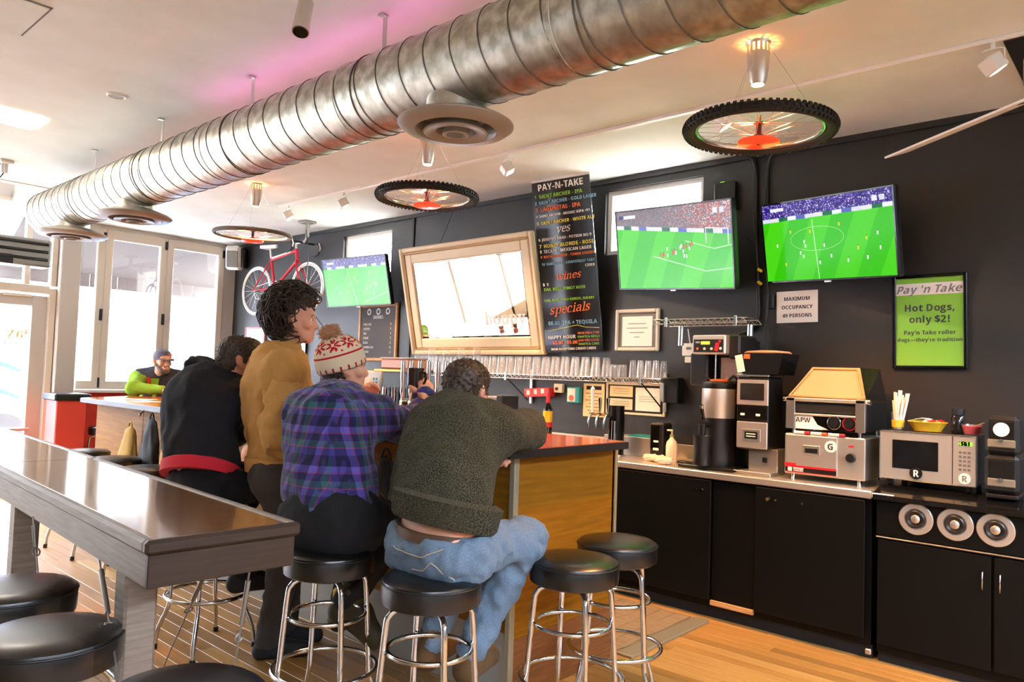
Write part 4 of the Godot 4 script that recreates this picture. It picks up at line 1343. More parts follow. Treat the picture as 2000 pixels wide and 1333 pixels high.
func build_counter_small() -> void:
	var top := 0.923
	# beer tower at the bar end: drum with three taps
	var t := thing("beer_tower", "black drum beer tower with three chrome taps behind the bar end", "beer tower", V(-3.12, top, -4.68))
	part(cy(V(0, 0, 0), V(0, 0.37, 0), 0.06, -1, 32), "drum", M.black_gloss, t)
	part(cy(V(0, 0.0, 0), V(0, 0.012, 0), 0.075, -1, 32), "flange", M.chrome, t)
	part(tb([V(-0.17, 0.3, 0.08), V(0.0, 0.3, 0.08)], 0.012, 10), "manifold", M.brass, t)
	for k in 3:
		var tx := -0.15 + k * 0.07
		var f := part(cy(V(tx, 0.3, 0.06), V(tx, 0.3, 0.12), 0.013, -1, 12), "faucet", M.chrome, t)
		part(tb(curve([V(tx, 0.3, 0.115), V(tx, 0.27, 0.14), V(tx, 0.2, 0.145)], 4), 0.009, 8), "spout", M.chrome, f)
		var hh: float = [0.2, 0.12, 0.12][k]
		part(lt([Vector2(0.006, 0.31), Vector2(0.009, 0.34), Vector2(0.012, 0.31 + hh * 0.6), Vector2(0.016, 0.31 + hh * 0.9), Vector2(0.0, 0.31 + hh)], V(tx, 0, 0.1), 14), "handle", M.white_enamel if k == 0 else M.chrome, f)
	part(cy(V(0.03, 0.05, 0.075), V(0.03, 0.26, 0.075), 0.018, -1, 16), "side_tube", M.chrome, t)
	var bx1 := thing("steel_box", "low pale steel box on the worktop behind the beer tower", "box", V(-3.1, top, -4.9))
	part(bx(V(0, 0.07, 0), V(0.42, 0.14, 0.2), 0.004), "case", M.aluminium, bx1)
	part(bx(V(0.1, 0.146, 0), V(0.2, 0.012, 0.16), 0.002), "teal_label", M.teal_plastic, bx1)
	var nd := thing("napkin_dispenser", "tall black dispenser with steel face beside the soap bottle", "dispenser", V(-2.8, top, -4.78))
	part(bx(V(0, 0.13, 0), V(0.11, 0.26, 0.13), 0.01), "case", M.black_plastic, nd)
	part(bx(V(-0.01, 0.16, 0.067), V(0.07, 0.17, 0.004), 0.002), "face", M.black_gloss, nd)
	part(bx(V(0, 0.075, 0.068), V(0.045, 0.018, 0.006), 0.002), "napkin", M.paper, nd)
	part(bx(V(0, 0.13, 0.069), V(0.04, 0.014, 0.004), 0.002), "label", M.white_plastic, nd)
	var so := thing("soap_bottle", "cream pump soap bottle standing on the worktop", "bottle", V(-2.655, top, -4.68))
	part(lt([Vector2(0, 0), Vector2(0.036, 0), Vector2(0.04, 0.01), Vector2(0.04, 0.11), Vector2(0.034, 0.14), Vector2(0.014, 0.165), Vector2(0.012, 0.175), Vector2(0, 0.176)], V(0, 0, 0), 24), "bottle", M.cream_plastic, so)
	part(cy(V(0, 0.175, 0), V(0, 0.19, 0), 0.014, -1, 14), "collar", mk("green_plastic", "7f9a4e", 0.5), so)
	part(cy(V(0, 0.19, 0), V(0, 0.215, 0), 0.006, -1, 8), "stem", M.cream_plastic, so)
	part(bx(V(-0.012, 0.22, 0.006), V(0.045, 0.012, 0.018), 0.004), "pump", M.cream_plastic, so)
	for k in 3:
		var tw := thing("bar_towel", ["crumpled pale towel on the worktop, left of three", "crumpled pale towel on the worktop, middle of three", "crumpled pale towel on the worktop, in front of the urn"][k], "towel", V([-2.77, -2.68, -2.6][k], top, [-4.6, -4.58, -4.5][k]), 0.3 * k, "crumpled bar towels")
		blob(tw, "cloth", V(0.1, 0.05, 0.06), 40 + k, mk("towel_cloth", "e3cdb4", 0.95) if k == 0 else M.towel_cloth)
	var pa := thing("black_tray", "small black tray with pens beside the towels", "tray", V(-2.62, top, -4.62))
	part(bx(V(0.06, 0.008, -0.08), V(0.1, 0.014, 0.06), 0.004), "tray", M.black_plastic, pa)
	# wine bottle
	var wb := thing("wine_bottle", "dark wine bottle with yellow label and red capsule", "bottle", V(-3.83, top, -4.75))
	var prof := [Vector2(0, 0), Vector2(0.036, 0), Vector2(0.038, 0.006), Vector2(0.038, 0.2), Vector2(0.034, 0.225), Vector2(0.017, 0.26), Vector2(0.0145, 0.28), Vector2(0.0145, 0.33), Vector2(0.016, 0.332), Vector2(0.016, 0.345), Vector2(0, 0.345)]
	part(lt(prof, V(0, 0.09, 0), 28), "glass_body", M.black_gloss, wb)
	part(cy(V(0, 0.35, 0), V(0, 0.436, 0), 0.0165, 0.017, 20), "capsule", M.red_plastic, wb)
	var lb := part(cy(V(0, 0.2, 0), V(0, 0.29, 0), 0.0386, -1, 28), "label", M.yellow_plastic, wb)
	part(cy(V(0, 0.16, 0), V(0, 0.2, 0), 0.0386, -1, 28), "lower_label", M.red_plastic, wb)
	part(cy(V(0, 0, 0), V(0, 0.09, 0), 0.06, -1, 20), "stand", M.black_plastic, wb)
	# on the microwave
	var mt := 1.255
	var sc := thing("straw_cup", "plastic cup full of pale paper straws on the microwave", "cup", V(-1.2, mt, -4.66))
	part(lt([Vector2(0, 0), Vector2(0.03, 0), Vector2(0.036, 0.1), Vector2(0.033, 0.1), Vector2(0.028, 0.005)], V(0, 0, 0), 20), "cup", M.drinking_glass, sc)
	part(lt([Vector2(0.0315, 0.015), Vector2(0.034, 0.055)], V(0, 0, 0), 20), "yellow_band", M.yellow_plastic, sc)
	var r2 := RandomNumberGenerator.new()
	r2.seed = 5
	for k in 16:
		var a := TAU * k / 16
		var p0 := V(cos(a) * 0.016, 0.006, sin(a) * 0.016)
		var p1 := V(cos(a) * r2.randf_range(0.02, 0.045) + 0.02 * r2.randf(), r2.randf_range(0.16, 0.225), sin(a) * 0.03)
		part(tb([p0, p1], 0.0055, 6), "straw", M.paper, sc)
	var ba := thing("condiment_basket", "orange woven basket of sauce sachets on the microwave", "basket", V(-1.05, mt, -4.66))
	var bg := Geo.new()
	bg.lathe([Vector2(0, 0.002), Vector2(0.065, 0.002), Vector2(0.095, 0.05), Vector2(0.1, 0.053), Vector2(0.097, 0.056), Vector2(0.062, 0.008), Vector2(0, 0.006)], Transform3D(), 48, 1.0, 0.7, 24, 0.02)
	part(bg, "weave", M.yellow_plastic, ba)
	for k in 14:
		var a := r2.randf() * TAU
		var q := r2.randf_range(0.01, 0.07)
		part(bx(V(cos(a) * q, 0.05 + r2.randf() * 0.014, sin(a) * q * 0.6), V(0.04, 0.005, 0.022), 0.001, Basis.from_euler(V(r2.randf() - 0.5, r2.randf() * 6, r2.randf() - 0.5))), "sachet", [M.paper, M.red_plastic, M.green_plastic][k % 3], ba)
	part(tb([V(-0.09, 0.055, 0.02), V(-0.02, 0.075, 0.04), V(0.02, 0.07, -0.03)], 0.004, 6), "tongs", M.chrome, ba)
	var pj := thing("pepper_jar", "dark glass jar with black lid on the microwave", "jar", V(-0.9, mt, -4.66))
	part(lt([Vector2(0, 0), Vector2(0.03, 0), Vector2(0.034, 0.01), Vector2(0.034, 0.085), Vector2(0.026, 0.1), Vector2(0, 0.1)], V(0, 0, 0), 24), "jar", M.smoked_glass, pj)
	part(cy(V(0, 0.1, 0), V(0, 0.135, 0), 0.032, -1, 24), "lid", M.black_plastic, pj)
	var pk := thing("pink_dish", "clear dish of pink sauce with a spoon at the end of the microwave", "bowl", V(-0.83, mt, -4.63))
	part(lt([Vector2(0, 0), Vector2(0.035, 0), Vector2(0.052, 0.055), Vector2(0.049, 0.055), Vector2(0.033, 0.004), Vector2(0, 0.004)], V(0, 0, 0), 24), "bowl", M.drinking_glass, pk)
	part(lt([Vector2(0, 0.005), Vector2(0.034, 0.006), Vector2(0.047, 0.046), Vector2(0, 0.048)], V(0, 0, 0), 24), "pink_sauce", mk("pink_sauce", "c2284e", 0.5), pk)
	part(tb([V(0, 0.04, 0), V(0.05, 0.065, -0.01), V(0.12, 0.075, -0.02)], 0.004, 6), "spoon", M.chrome, pk)
	# markers lying between warmer and grill
	for k in 3:
		var mm := thing("marker_pen", ["red and white marker lying on the bun warmer, left one", "orange and white marker lying on the bun warmer, middle one", "red-tipped white marker lying on the bun warmer, right one"][k], "marker", V(-1.69 + k * 0.1, top + 0.275, -4.515), 0, "markers on the bun warmer")
		part(cy(V(-0.045, 0.009, 0), V(0.02, 0.009, 0.004), 0.009, -1, 12), "barrel", M.white_plastic, mm)
		part(cy(V(0.02, 0.009, 0.004), V(0.048, 0.009, 0.006), 0.0095, -1, 12), "cap", [M.red_plastic, M.orange_plastic, M.red_plastic][k], mm)


func blob(parent: Node, called: String, s: Vector3, seed_: int, mat: Material, at := Vector3.ZERO) -> MeshInstance3D:
	# crumpled lump resting on y = 0
	var f := FastNoiseLite.new()
	f.seed = seed_
	f.frequency = 1.3
	var g := Geo.new()
	g.smooth()
	var N := 22
	var K := 12
	var P := func(i: int, j: int) -> Vector3:
		var a := TAU * (i % N) / N
		var b := PI * j / K
		var d := V(sin(b) * cos(a), cos(b), sin(b) * sin(a))
		var q := d * (1.0 + 0.55 * f.get_noise_3dv(d * 1.4) + 0.25 * f.get_noise_3dv(d * 4.0))
		return at + V(q.x * s.x * 0.6, maxf(q.y * 0.5 + 0.48, 0.0) * s.y, q.z * s.z * 0.6)
	for j in K:
		for i in N:
			var a: Vector3 = P.call(i, j); var b: Vector3 = P.call(i + 1, j); var c: Vector3 = P.call(i + 1, j + 1); var d: Vector3 = P.call(i, j + 1)
			if j > 0: g.tri(a, b, c)
			if j < K - 1: g.tri(a, c, d)
	return part(g, called, mat, parent)


# ---------------------------------------------------------------- shelves and glasses
func wire_shelf(called: String, label: String, x0: float, x1: float, y: float, z0: float, z1: float) -> Node3D:
	var s := thing(called, label, "shelf", V((x0 + x1) / 2, y, (z0 + z1) / 2))
	var w := x1 - x0
	var d := z1 - z0
	for z in [-d / 2, d / 2]:
		for h in [0.0, -0.032]:
			part(tb([V(-w / 2, h, z), V(w / 2, h, z)], 0.0042, 6), "rail", M.chrome, s)
		var zz := []
		var n := int(w / 0.05)
		for k in n * 2 + 1:
			zz.append(V(-w / 2 + w * k / (n * 2.0), -0.002 if k % 2 else -0.03, z))
		part(tb(zz, 0.0026, 5), "zigzag_wire", M.chrome, s)
	var nn := int(w / 0.045)
	for k in nn + 1:
		var x := -w / 2 + w * k / nn
		part(tb([V(x, 0.002, -d / 2), V(x, 0.002, d / 2)], 0.002, 4), "shelf_wire", M.chrome, s)
	for x in [-w / 2, w / 2]:
		part(tb([V(x, -0.0, -d / 2), V(x, 0.0, d / 2)], 0.0042, 6), "end_rail", M.chrome, s)
	return s


func build_shelves() -> void:
	var s := wire_shelf("wire_shelf", "long chrome wire shelf of upturned pint glasses", -5.62, -2.78, 1.5, -5.0, -4.72)
	for x in [-4.28, -2.95]:
		var p: float = x + 4.2
		part(bx(V(p, -0.015, 0.142), V(0.02, 0.07, 0.012), 0.003), "bracket_clip", M.chrome, s)
		part(tb([V(p, -0.03, 0.13), V(p + 0.02, -0.22, -0.14)], 0.006, 6), "bracket_arm", M.black_plastic, s)
		part(bx(V(p + 0.03, -0.1, -0.17), V(0.03, 0.3, 0.02), 0.004), "wall_plate", M.aluminium, s)
	# glasses: tall pint, tumbler
	var g0 := Geo.new()
	g0.lathe([Vector2(0, 0.146), Vector2(0.028, 0.148), Vector2(0.03, 0.15), Vector2(0.044, 0.0), Vector2(0.041, 0.0), Vector2(0.0275, 0.135), Vector2(0, 0.135)].duplicate(), Transform3D(), 20)
	var pint := g0.mesh()
	var g1 := Geo.new()
	g1.lathe([Vector2(0.033, 0.0), Vector2(0.036, 0.0), Vector2(0.034, 0.06), Vector2(0.03, 0.095), Vector2(0, 0.096)], Transform3D(), 20)
	var tumbler := g1.mesh()
	var nth := ["1st", "2nd", "3rd", "4th", "5th", "6th", "7th", "8th", "9th", "10th", "11th", "12th", "13th", "14th", "15th", "16th", "17th", "18th", "19th", "20th", "21st", "22nd", "23rd", "24th"]
	for row in 2:
		for k in 22:
			var o := put(pint, "pint_glass", M.drinking_glass, self, V(-5.5 + 0.1 * k + 0.02 * row, 1.5045, -4.79 - row * 0.12))
			tag(o, "upturned pint glass on the long wire shelf, %s row, %s from the left" % [["front", "back"][row], nth[k]], "glass", "pint glasses on the long wire shelf")
	for k in 5:
		var o := put(tumbler, "tumbler", M.drinking_glass, self, V(-3.3 + 0.076 * (k % 3), 1.5045, -4.79 - 0.1 * int(k / 3)))
		tag(o, "short clear tumbler between taller glasses, %s row, %s from the left" % [["front", "back"][int(k / 3)], nth[k % 3]], "glass", "short tumblers on the shelf")
	for row in 2:
		for k in 4:
			var o := put(pint, "highball_glass", M.drinking_glass, self, V(-3.06 + k * 0.066, 1.5045, -4.79 - row * 0.11))
			o.scale = V(0.72, 0.86, 0.72)
			tag(o, "slim highball glass at the shelf's right end, %s row, %s from the left" % [["front", "back"][row], nth[k]], "glass", "slim glasses at the shelf end")
	# taller stacked glasses at the left
	for k in 4:
		var o := put(pint, "stacked_glass", M.drinking_glass, self, V(-5.3 + k * 0.2, 1.6545, -4.79))
		o.scale = V(0.95, 0.5, 0.95)
		tag(o, "glass stacked on another at the shelf's left end, %s of four" % nth[k], "glass", "stacked glasses at the left end")
	var s2 := wire_shelf("wire_shelf", "short chrome wire shelf above the coffee brewer", -2.88, -2.16, 1.93, -5.0, -4.76)
	for x in [-0.25, 0.28]:
		part(bx(V(x, -0.02, 0.122), V(0.024, 0.07, 0.012), 0.003), "bracket_clip", M.chrome, s2)
		part(cy(V(x + 0.03, -0.18, -0.05), V(x + 0.03, -0.035, -0.05), 0.022, -1, 16), "post_tube", M.chrome, s2)
	# towel roll and cable box under the shelf end
	var cb := thing("black_box", "black box on the wall under the long shelf's right end", "box", V(-2.84, 1.33, -5.0))
	part(bx(V(0, 0.09, 0), V(0.13, 0.19, 0.09), 0.006), "case", M.black_plastic, cb)
	part(bx(V(-0.06, 0.07, 0.05), V(0.035, 0.14, 0.02), 0.004), "side_clip", M.aluminium, cb)
	var th := thing("thermostat", "white thermostat box with small display left of the brewer", "thermostat", V(-2.72, 1.68, -5.03))
	part(bx(V(0, 0.045, 0), V(0.115, 0.095, 0.035), 0.006), "case", M.white_plastic, th)
	part(bx(V(0, 0.055, 0.019), V(0.042, 0.02, 0.003), 0.001), "display", M.grey_ink, th)
	part(bx(V(0.01, -0.03, 0), V(0.09, 0.045, 0.03), 0.004), "junction_box", M.white_plastic, th)
	part(tb([V(0, 0.09, 0.0), V(-0.02, 0.2, 0.0)], 0.004, 6), "cord", M.white_plastic, th)


# ---------------------------------------------------------------- things on the wall
func flat_frame(n: Node3D, w: float, h: float, b: float, d: float, mat: Material, called := "frame") -> void:
	var g := Geo.new()
	for s in [-1, 1]:
		g.box(V(s * (w - b) / 2, 0, d / 2), V(b, h, d), minf(b, d) * 0.25)
		g.box(V(0, s * (h - b) / 2, d / 2), V(w - 2 * b, b, d), minf(b, d) * 0.25)
	part(g, called, mat, n)


func hung(called: String, label: String, cat: String, at: Vector3, rot := Vector3.ZERO, group := "") -> Node3D:
	var t := thing(called, label, cat, at, 0, group)
	t.rotation = rot
	return t


func build_wall_things() -> void:
	var Z := WALL + 0.002
	# mirror leaning out from the wall
	var m := hung("framed_mirror", "large cream-framed mirror leaning forward above the glasses", "mirror", V(-4.9, 2.195, -4.87), V(deg_to_rad(12.46), 0, 0.005))
	for q in [[1.73, 1.06, 0.045, 0.05, "cream_frame"], [1.64, 0.97, 0.02, 0.04, "cream_frame_dark"], [1.6, 0.93, 0.09, 0.03, "cream_frame"]]:
		flat_frame(m, q[0], q[1], q[2], q[3], M[q[4]])
	var mg := Geo.new()
	var w := 0.71
	var h := 0.375
	mg.quad(V(-w + 0.02, -h + 0.02, 0.016), V(w - 0.02, -h + 0.02, 0.016), V(w - 0.02, h - 0.02, 0.016), V(-w + 0.02, h - 0.02, 0.016))
	mg.quad(V(-w, -h, 0.012), V(w, -h, 0.012), V(w - 0.02, -h + 0.02, 0.016), V(-w + 0.02, -h + 0.02, 0.016))
	mg.quad(V(w, h, 0.012), V(-w, h, 0.012), V(-w + 0.02, h - 0.02, 0.016), V(w - 0.02, h - 0.02, 0.016))
	mg.quad(V(w, -h, 0.012), V(w, h, 0.012), V(w - 0.02, h - 0.02, 0.016), V(w - 0.02, -h + 0.02, 0.016))
	mg.quad(V(-w, h, 0.012), V(-w, -h, 0.012), V(-w + 0.02, -h + 0.02, 0.016), V(-w + 0.02, h - 0.02, 0.016))
	part(mg, "mirror_glass", M.mirror, m)
	part(bx(V(0, 0, 0.002), V(1.7, 1.03, 0.006)), "backing", M.black_matte, m)
	part(tb([V(-0.5, 0.3, 0.0), V(-0.1, 0.85, -0.06)], 0.003, 5), "hanging_wire", M.black_plastic, m)
	letters("hoopy", 0.16, V(0.42, -0.2, 0.018), Basis(), M.white_plastic, m, true, "Droid Serif")
	# menu banner
	var b := hung("menu_banner", "tall black hand-lettered menu banner hung from the ceiling", "banner", V(-3.756, 2.405, -4.85), V(deg_to_rad(9.53), deg_to_rad(10.4), deg_to_rad(2.4)))
	var bw := 0.53
	var bh := 1.43
	var sg := Geo.new()
	sg.smooth()
	var rows := 20
	var sag := func(v: float) -> float: return 0.018 * sin(v * 9.0) * (1.0 - v) + 0.012 * sin(v * 21.0) * v
	for i in rows:
		var v0 := float(i) / rows
		var v1 := float(i + 1) / rows
		var za: float = sag.call(v0)
		var zb: float = sag.call(v1)
		var A := V(-bw / 2, bh / 2 - v1 * bh, zb); var B := V(bw / 2, bh / 2 - v1 * bh, zb); var C := V(bw / 2, bh / 2 - v0 * bh, za); var D := V(-bw / 2, bh / 2 - v0 * bh, za)
		sg.quad(A, B, C, D)
		sg.quad(B - V(0, 0, 0.004), A - V(0, 0, 0.004), D - V(0, 0, 0.004), C - V(0, 0, 0.004))
		for s in [[A, D], [C, B]]:
			sg.quad(s[0], s[1], s[1] - V(0, 0, 0.004), s[0] - V(0, 0, 0.004))
	part(sg, "sheet", M.banner_black, b)
	part(bx(V(0, bh / 2 + 0.004, 0), V(bw + 0.01, 0.02, 0.014), 0.004), "top_rail", M.white_plastic, b)
	for s in [-1, 1]:
		part(tb([V(s * 0.18, bh / 2, 0), V(s * 0.18, bh / 2 + 0.04, 0.0)], 0.004, 6), "hook", M.chrome, b)
		part(bx(V(s * bw / 2, 0, 0.006), V(0.006, bh, 0.004)), "edge_tape", M.clear_glass, b)
	var rowz := [["PAY-N-TAKE", 0.075, 0.036, "chalk_white", 0], ["1  SAINT ARCHER - IPA", 0.042, 0.088, "chalk_green", -1], ["2  SAINT ARCHER - GOLD LAGER", 0.042, 0.124, "chalk_blue", -1], ["3  LAGUNITAS - IPA", 0.046, 0.162, "chalk_orange", -1], ["4  SAINT ARCHER - MOSAIC DIPA +$1", 0.032, 0.2, "chalk_white", -1], ["5  SAINT ARCHER - WHITE ALE", 0.042, 0.24, "chalk_yellow", -1], ["yes", 0.09, 0.282, "chalk_white", 0], ["6  JOSEPH'S BRAU - POTION NO 9", 0.035, 0.335, "chalk_white", -1], ["7  HONEY BLONDE - ROSE", 0.042, 0.374, "chalk_yellow", -1], ["8  TECATE - MEXICAN LAGER", 0.04, 0.405, "chalk_white", -1], ["9  MOTHER EARTH - TOWER STATION", 0.033, 0.436, "chalk_orange", -1], ["10  HARDFELD - GRAPEFRUIT TART", 0.034, 0.478, "chalk_blue", -1], ["CIDER", 0.03, 0.505, "chalk_white", 1], ["wines", 0.085, 0.553, "chalk_orange", 0], ["$  9", 0.036, 0.597, "chalk_white", -1], ["CAB, ROSE, PINOT NOIR", 0.034, 0.626, "chalk_green", -2], ["CAB, ROSE, PINO GRIGIO, SHERRY", 0.032, 0.69, "chalk_green", -2], ["specials", 0.1, 0.742, "chalk_orange", 0], ["$8.00  IPA + TEQUILA", 0.046, 0.826, "chalk_blue", 0], ["HAPPY HOUR", 0.042, 0.908, "chalk_white", -2], ["$3.00 - $5.00", 0.04, 0.94, "chalk_orange", -3], ["MON-FRI 4-7 PM", 0.025, 0.89, "chalk_orange", 2], ["DRAFTS & WELLS", 0.025, 0.911, "chalk_green", 2], ["SUN-THU CLOSE", 0.025, 0.932, "chalk_orange", 2], ["DRAFTS & CANS", 0.025, 0.953, "chalk_green", 2], ["NOW ACCEPTING CREDIT CARDS", 0.03, 0.978, "chalk_white", 0]]
	for r in rowz:
		var x: float = {0: 0.0, -1: -0.245, -2: -0.235, -3: -0.19, 1: 0.2, 2: 0.145}[r[4]]
		var al: int = 0 if r[4] < 0 else 1
		var script: bool = r[1] > 0.08
		var hi: float = r[1] * (0.9 if r[0].length() > 24 else 1.0)
		letters(r[0], hi, V(x, bh / 2 - r[2] * bh - 0.0, sag.call(r[2]) + 0.003), (Basis(V(1, 0.05, 0), V(0.3, 1, 0), V(0, 0, 1)) if script else Basis()), M[r[3]], b, not script, "Droid Serif" if script else "Droid Sans", "lettering", al)
	part(tb([V(-0.22, -bh / 2 + 0.185, 0.01), V(0.05, -bh / 2 + 0.225, 0.01), V(0.12, -bh / 2 + 0.205, 0.01), V(0.25, -bh / 2 + 0.195, 0.012)], 0.0025, 4), "yellow_line", M.chalk_yellow, b)
	# small chalkboard
	var c := hung("chalkboard_menu", "small wood-framed chalkboard menu below the far screen", "chalkboard", V(-6.44, 1.905, Z))
	flat_frame(c, 0.66, 0.62, 0.035, 0.03, M.frame_wood)
	part(bx(V(0, 0, 0.01), V(0.6, 0.56, 0.014)), "slate", M.chalkboard, c)
	letters("DRINKS", 0.05, V(0, 0.165, 0.019), Basis(), M.chalk_white, c)
	for k in 3:
		var rr := Geo.new()
		rr.ring(V(-0.16 + k * 0.16, 0.225, 0.018), Basis(V(1, 0, 0), V(0, 0, 1), V(0, -1, 0)), 0.028, 0.009, 20, 5, 0.3)
		part(rr, "chalk_flower", M.chalk_white, c)
	for k in 7:
		letters(["PALE ALE", "COFFEE", "TEA", "CIDER", "SODA", "KOMBUCHA", "WATER"][k], 0.034, V(-0.25, 0.09 - k * 0.05, 0.019), Basis(), M.chalk_white, c, false, "Droid Sans", "lettering", 0)
		letters(["6", "3", "3", "5", "2", "6", "2"][k], 0.034, V(0.22, 0.09 - k * 0.05, 0.019), Basis(), M.chalk_white, c)
	# certificate
	var ce := hung("certificate_frame", "white-framed certificate left of the short wire shelf", "picture frame", V(-3.185, 1.88, Z))
	flat_frame(ce, 0.4, 0.33, 0.028, 0.03, M.white_frame)
	part(bx(V(0, 0, 0.008), V(0.35, 0.28, 0.01)), "mount", M.grey_ink, ce)
	part(bx(V(0.0, -0.01, 0.015), V(0.275, 0.235, 0.004)), "certificate", M.paper, ce)
	for k in 4:
		part(bx(V(0, 0.05 - k * 0.035, 0.0175), V([0.16, 0.19, 0.13, 0.05][k], 0.005, 0.001)), "print", M.grey_ink, ce)
	# occupancy sign
	var oc := hung("occupancy_sign", "white paper sign reading maximum occupancy", "sign", V(-1.935, 2.02, Z), V(0, 0, 0.012))
	part(bx(V(0, 0, 0.001), V(0.279, 0.216, 0.002)), "paper", M.paper, oc)
	for k in 3:
		letters(["MAXIMUM", "OCCUPANCY", "49 PERSONS"][k], 0.035, V(0, 0.055 - k * 0.057, 0.0022), Basis(), M.ink, oc, true)
	# hot dog poster
	var po := hung("hot_dog_poster", "green framed poster advertising hot dogs", "poster", V(-1.13, 1.9, Z), V(0, 0, 0.01))
	flat_frame(po, 0.405, 0.575, 0.02, 0.025, M.black_gloss)
	part(bx(V(0, 0, 0.006), V(0.375, 0.545, 0.008)), "sheet", mk("poster_green", "7dbb0c", 0.6), po)
	part(bx(V(0, 0.2, 0.0108), V(0.365, 0.07, 0.0016)), "white_band", mk("poster_pink", "efdfd8", 0.5), po)
	var it := Basis(V(1, 0, 0), V(0.3, 1, 0), V(0, 0, 1))
	letters("Pay 'n Take", 0.066, V(0, 0.198, 0.0118), it, M.grey_ink, po, true)
	letters("Hot Dogs,", 0.06, V(0, 0.085, 0.0105), Basis(), M.ink, po, true)
	letters("only $2!", 0.06, V(0, 0.015, 0.0105), Basis(), M.ink, po, true)
	letters("Pay'n Take roller", 0.035, V(0, -0.066, 0.0105), Basis(), M.ink, po, true)
	letters("dogs\u2014they're tradition", 0.0315, V(0, -0.11, 0.0105), Basis(), M.ink, po, true)
	var acr := mk("poster_pane", "ffffff", 0.04, 0.0, 0.22)
	acr.transparency = BaseMaterial3D.TRANSPARENCY_ALPHA
	acr.albedo_color = Color(1, 1, 1, 0.02)
	part(bx(V(0, 0, 0.02), V(0.366, 0.536, 0.003)), "pane", acr, po)
	# licences under the shelf
	var li := hung("licence_frame", "white frame holding three licences under the long shelf", "picture frame", V(-3.19, 1.338, Z))
	flat_frame(li, 0.54, 0.25, 0.018, 0.02, M.white_frame)
	part(bx(V(0, 0, 0.005), V(0.51, 0.22, 0.008)), "backing", M.black_matte, li)
	for q in [[-0.13, 0.055, 0.215, 0.085, "yellow_paper"], [-0.13, -0.045, 0.215, 0.085, "green_paper"], [0.115, 0.0, 0.22, 0.18, "paper"]]:
		var s_ := part(bx(V(q[0], q[1], 0.011), V(q[2], q[3], 0.003)), "licence", M[q[4]], li)
		for k in 3:
			part(bx(V(q[0], q[1] + 0.02 - k * 0.018, 0.013), V(q[2] * 0.7, 0.003, 0.001)), "print", M.grey_ink, s_)
	var nt := hung("wall_notice", "yellowed printed notice under the long shelf", "notice", V(-3.59, 1.31, Z))
	part(bx(V(0, 0, 0.002), V(0.21, 0.27, 0.004)), "paper", M.yellow_paper, nt)
	part(bx(V(0.0, 0.1, 0.0045), V(0.15, 0.03, 0.001)), "heading", M.ink, nt)
	for k in 6:
		part(bx(V(0, 0.055 - k * 0.028, 0.0045), V([0.16, 0.1, 0.17, 0.09, 0.16, 0.12][k], 0.006, 0.001)), "print", M.grey_ink, nt)
	var te := hung("phone_charger_box", "teal box with an orange picture under the shelf", "box", V(-3.77, 1.345, Z))
	part(bx(V(0, 0, 0.025), V(0.13, 0.13, 0.05), 0.004), "box", M.teal_plastic, te)
	part(bx(V(-0.015, 0, 0.051), V(0.08, 0.11, 0.002)), "picture", M.paper, te)
	part(cy(V(-0.015, -0.025, 0.051), V(-0.015, -0.025, 0.053), 0.026, -1, 16), "orange_spot", M.orange_plastic, te)
	var rb := hung("red_box", "red and white carton on the wall under the pint glasses", "carton", V(-4.13, 1.352, Z + 0.05), V(0, 0, 0.06))
	part(bx(V(0, 0, 0), V(0.28, 0.075, 0.09), 0.004), "carton", M.red_plastic, rb)
	for k in 3:
		part(bx(V(-0.09 + k * 0.08, 0.005 * k, 0.046), V(0.035, 0.04, 0.002)), "white_mark", M.white_plastic, rb)
	var so := hung("wall_socket", "small pale socket box under the shelf", "socket", V(-3.94, 1.395, Z))
	part(bx(V(0, 0, 0.02), V(0.09, 0.075, 0.04), 0.005), "box", M.cream_plastic, so)
	part(bx(V(-0.01, -0.005, 0.041), V(0.03, 0.025, 0.003)), "plug_hole", M.black_plastic, so)
	# conduits, cables, device box
	var cd := thing("wall_conduit", "black conduit with cable loops between the twin screens", "conduit", Vector3.ZERO)
	part(tb(curve([V(-2.28, CEIL - 0.04, -5.0), V(-2.24, 3.02, -5.03), V(-2.23, 2.6, -5.03), V(-2.2, 2.1, -5.03), V(-2.2, 1.95, -5.03), V(-2.26, 1.86, -5.03), V(-2.4, 1.83, -5.03)], 4), 0.016, 8), "conduit", M.black_plastic, cd)
	part(tb(curve([V(-2.1, CEIL - 0.04, -5.0), V(-2.15, 3.0, -5.03), V(-2.15, 2.7, -5.03), V(-2.16, 2.3, -5.03)], 4), 0.011, 8), "conduit", M.black_plastic, cd)
	part(tb(curve([V(-2.17, 2.35, -5.02), V(-2.12, 2.1, -5.01), V(-2.14, 1.8, -5.02), V(-2.1, 1.55, -5.03)], 4), 0.007, 6), "cable", M.black_plastic, cd)
	part(tb(curve([V(-2.6, 2.6, -5.0), V(-2.45, 2.45, -4.98), V(-2.3, 2.52, -4.99), V(-2.22, 2.45, -5.02)], 4), 0.006, 6), "cable", M.black_plastic, cd)
	for y in [2.28, 2.19]:
		part(bx(V(-2.18, y, -5.0), V(0.035, 0.02, 0.02), 0.004, Basis.from_euler(V(0, 0, -0.6))), "yellow_tie", M.yellow_plastic, cd)
	part(bx(V(-2.12, 2.06, -5.03), V(0.07, 0.1, 0.03), 0.004), "outlet", M.black_plastic, cd)
	var vb := hung("receiver_box", "black receiver box on the wall above the near left screen", "box", V(-2.45, 2.84, WALL + 0.04))
	part(bx(V(0, 0, 0), V(0.16, 0.2, 0.06), 0.008), "case", M.black_plastic, vb)
	part(bx(V(-0.02, 0.102, 0.01), V(0.03, 0.004, 0.02)), "green_light", M.lcd_green, vb)
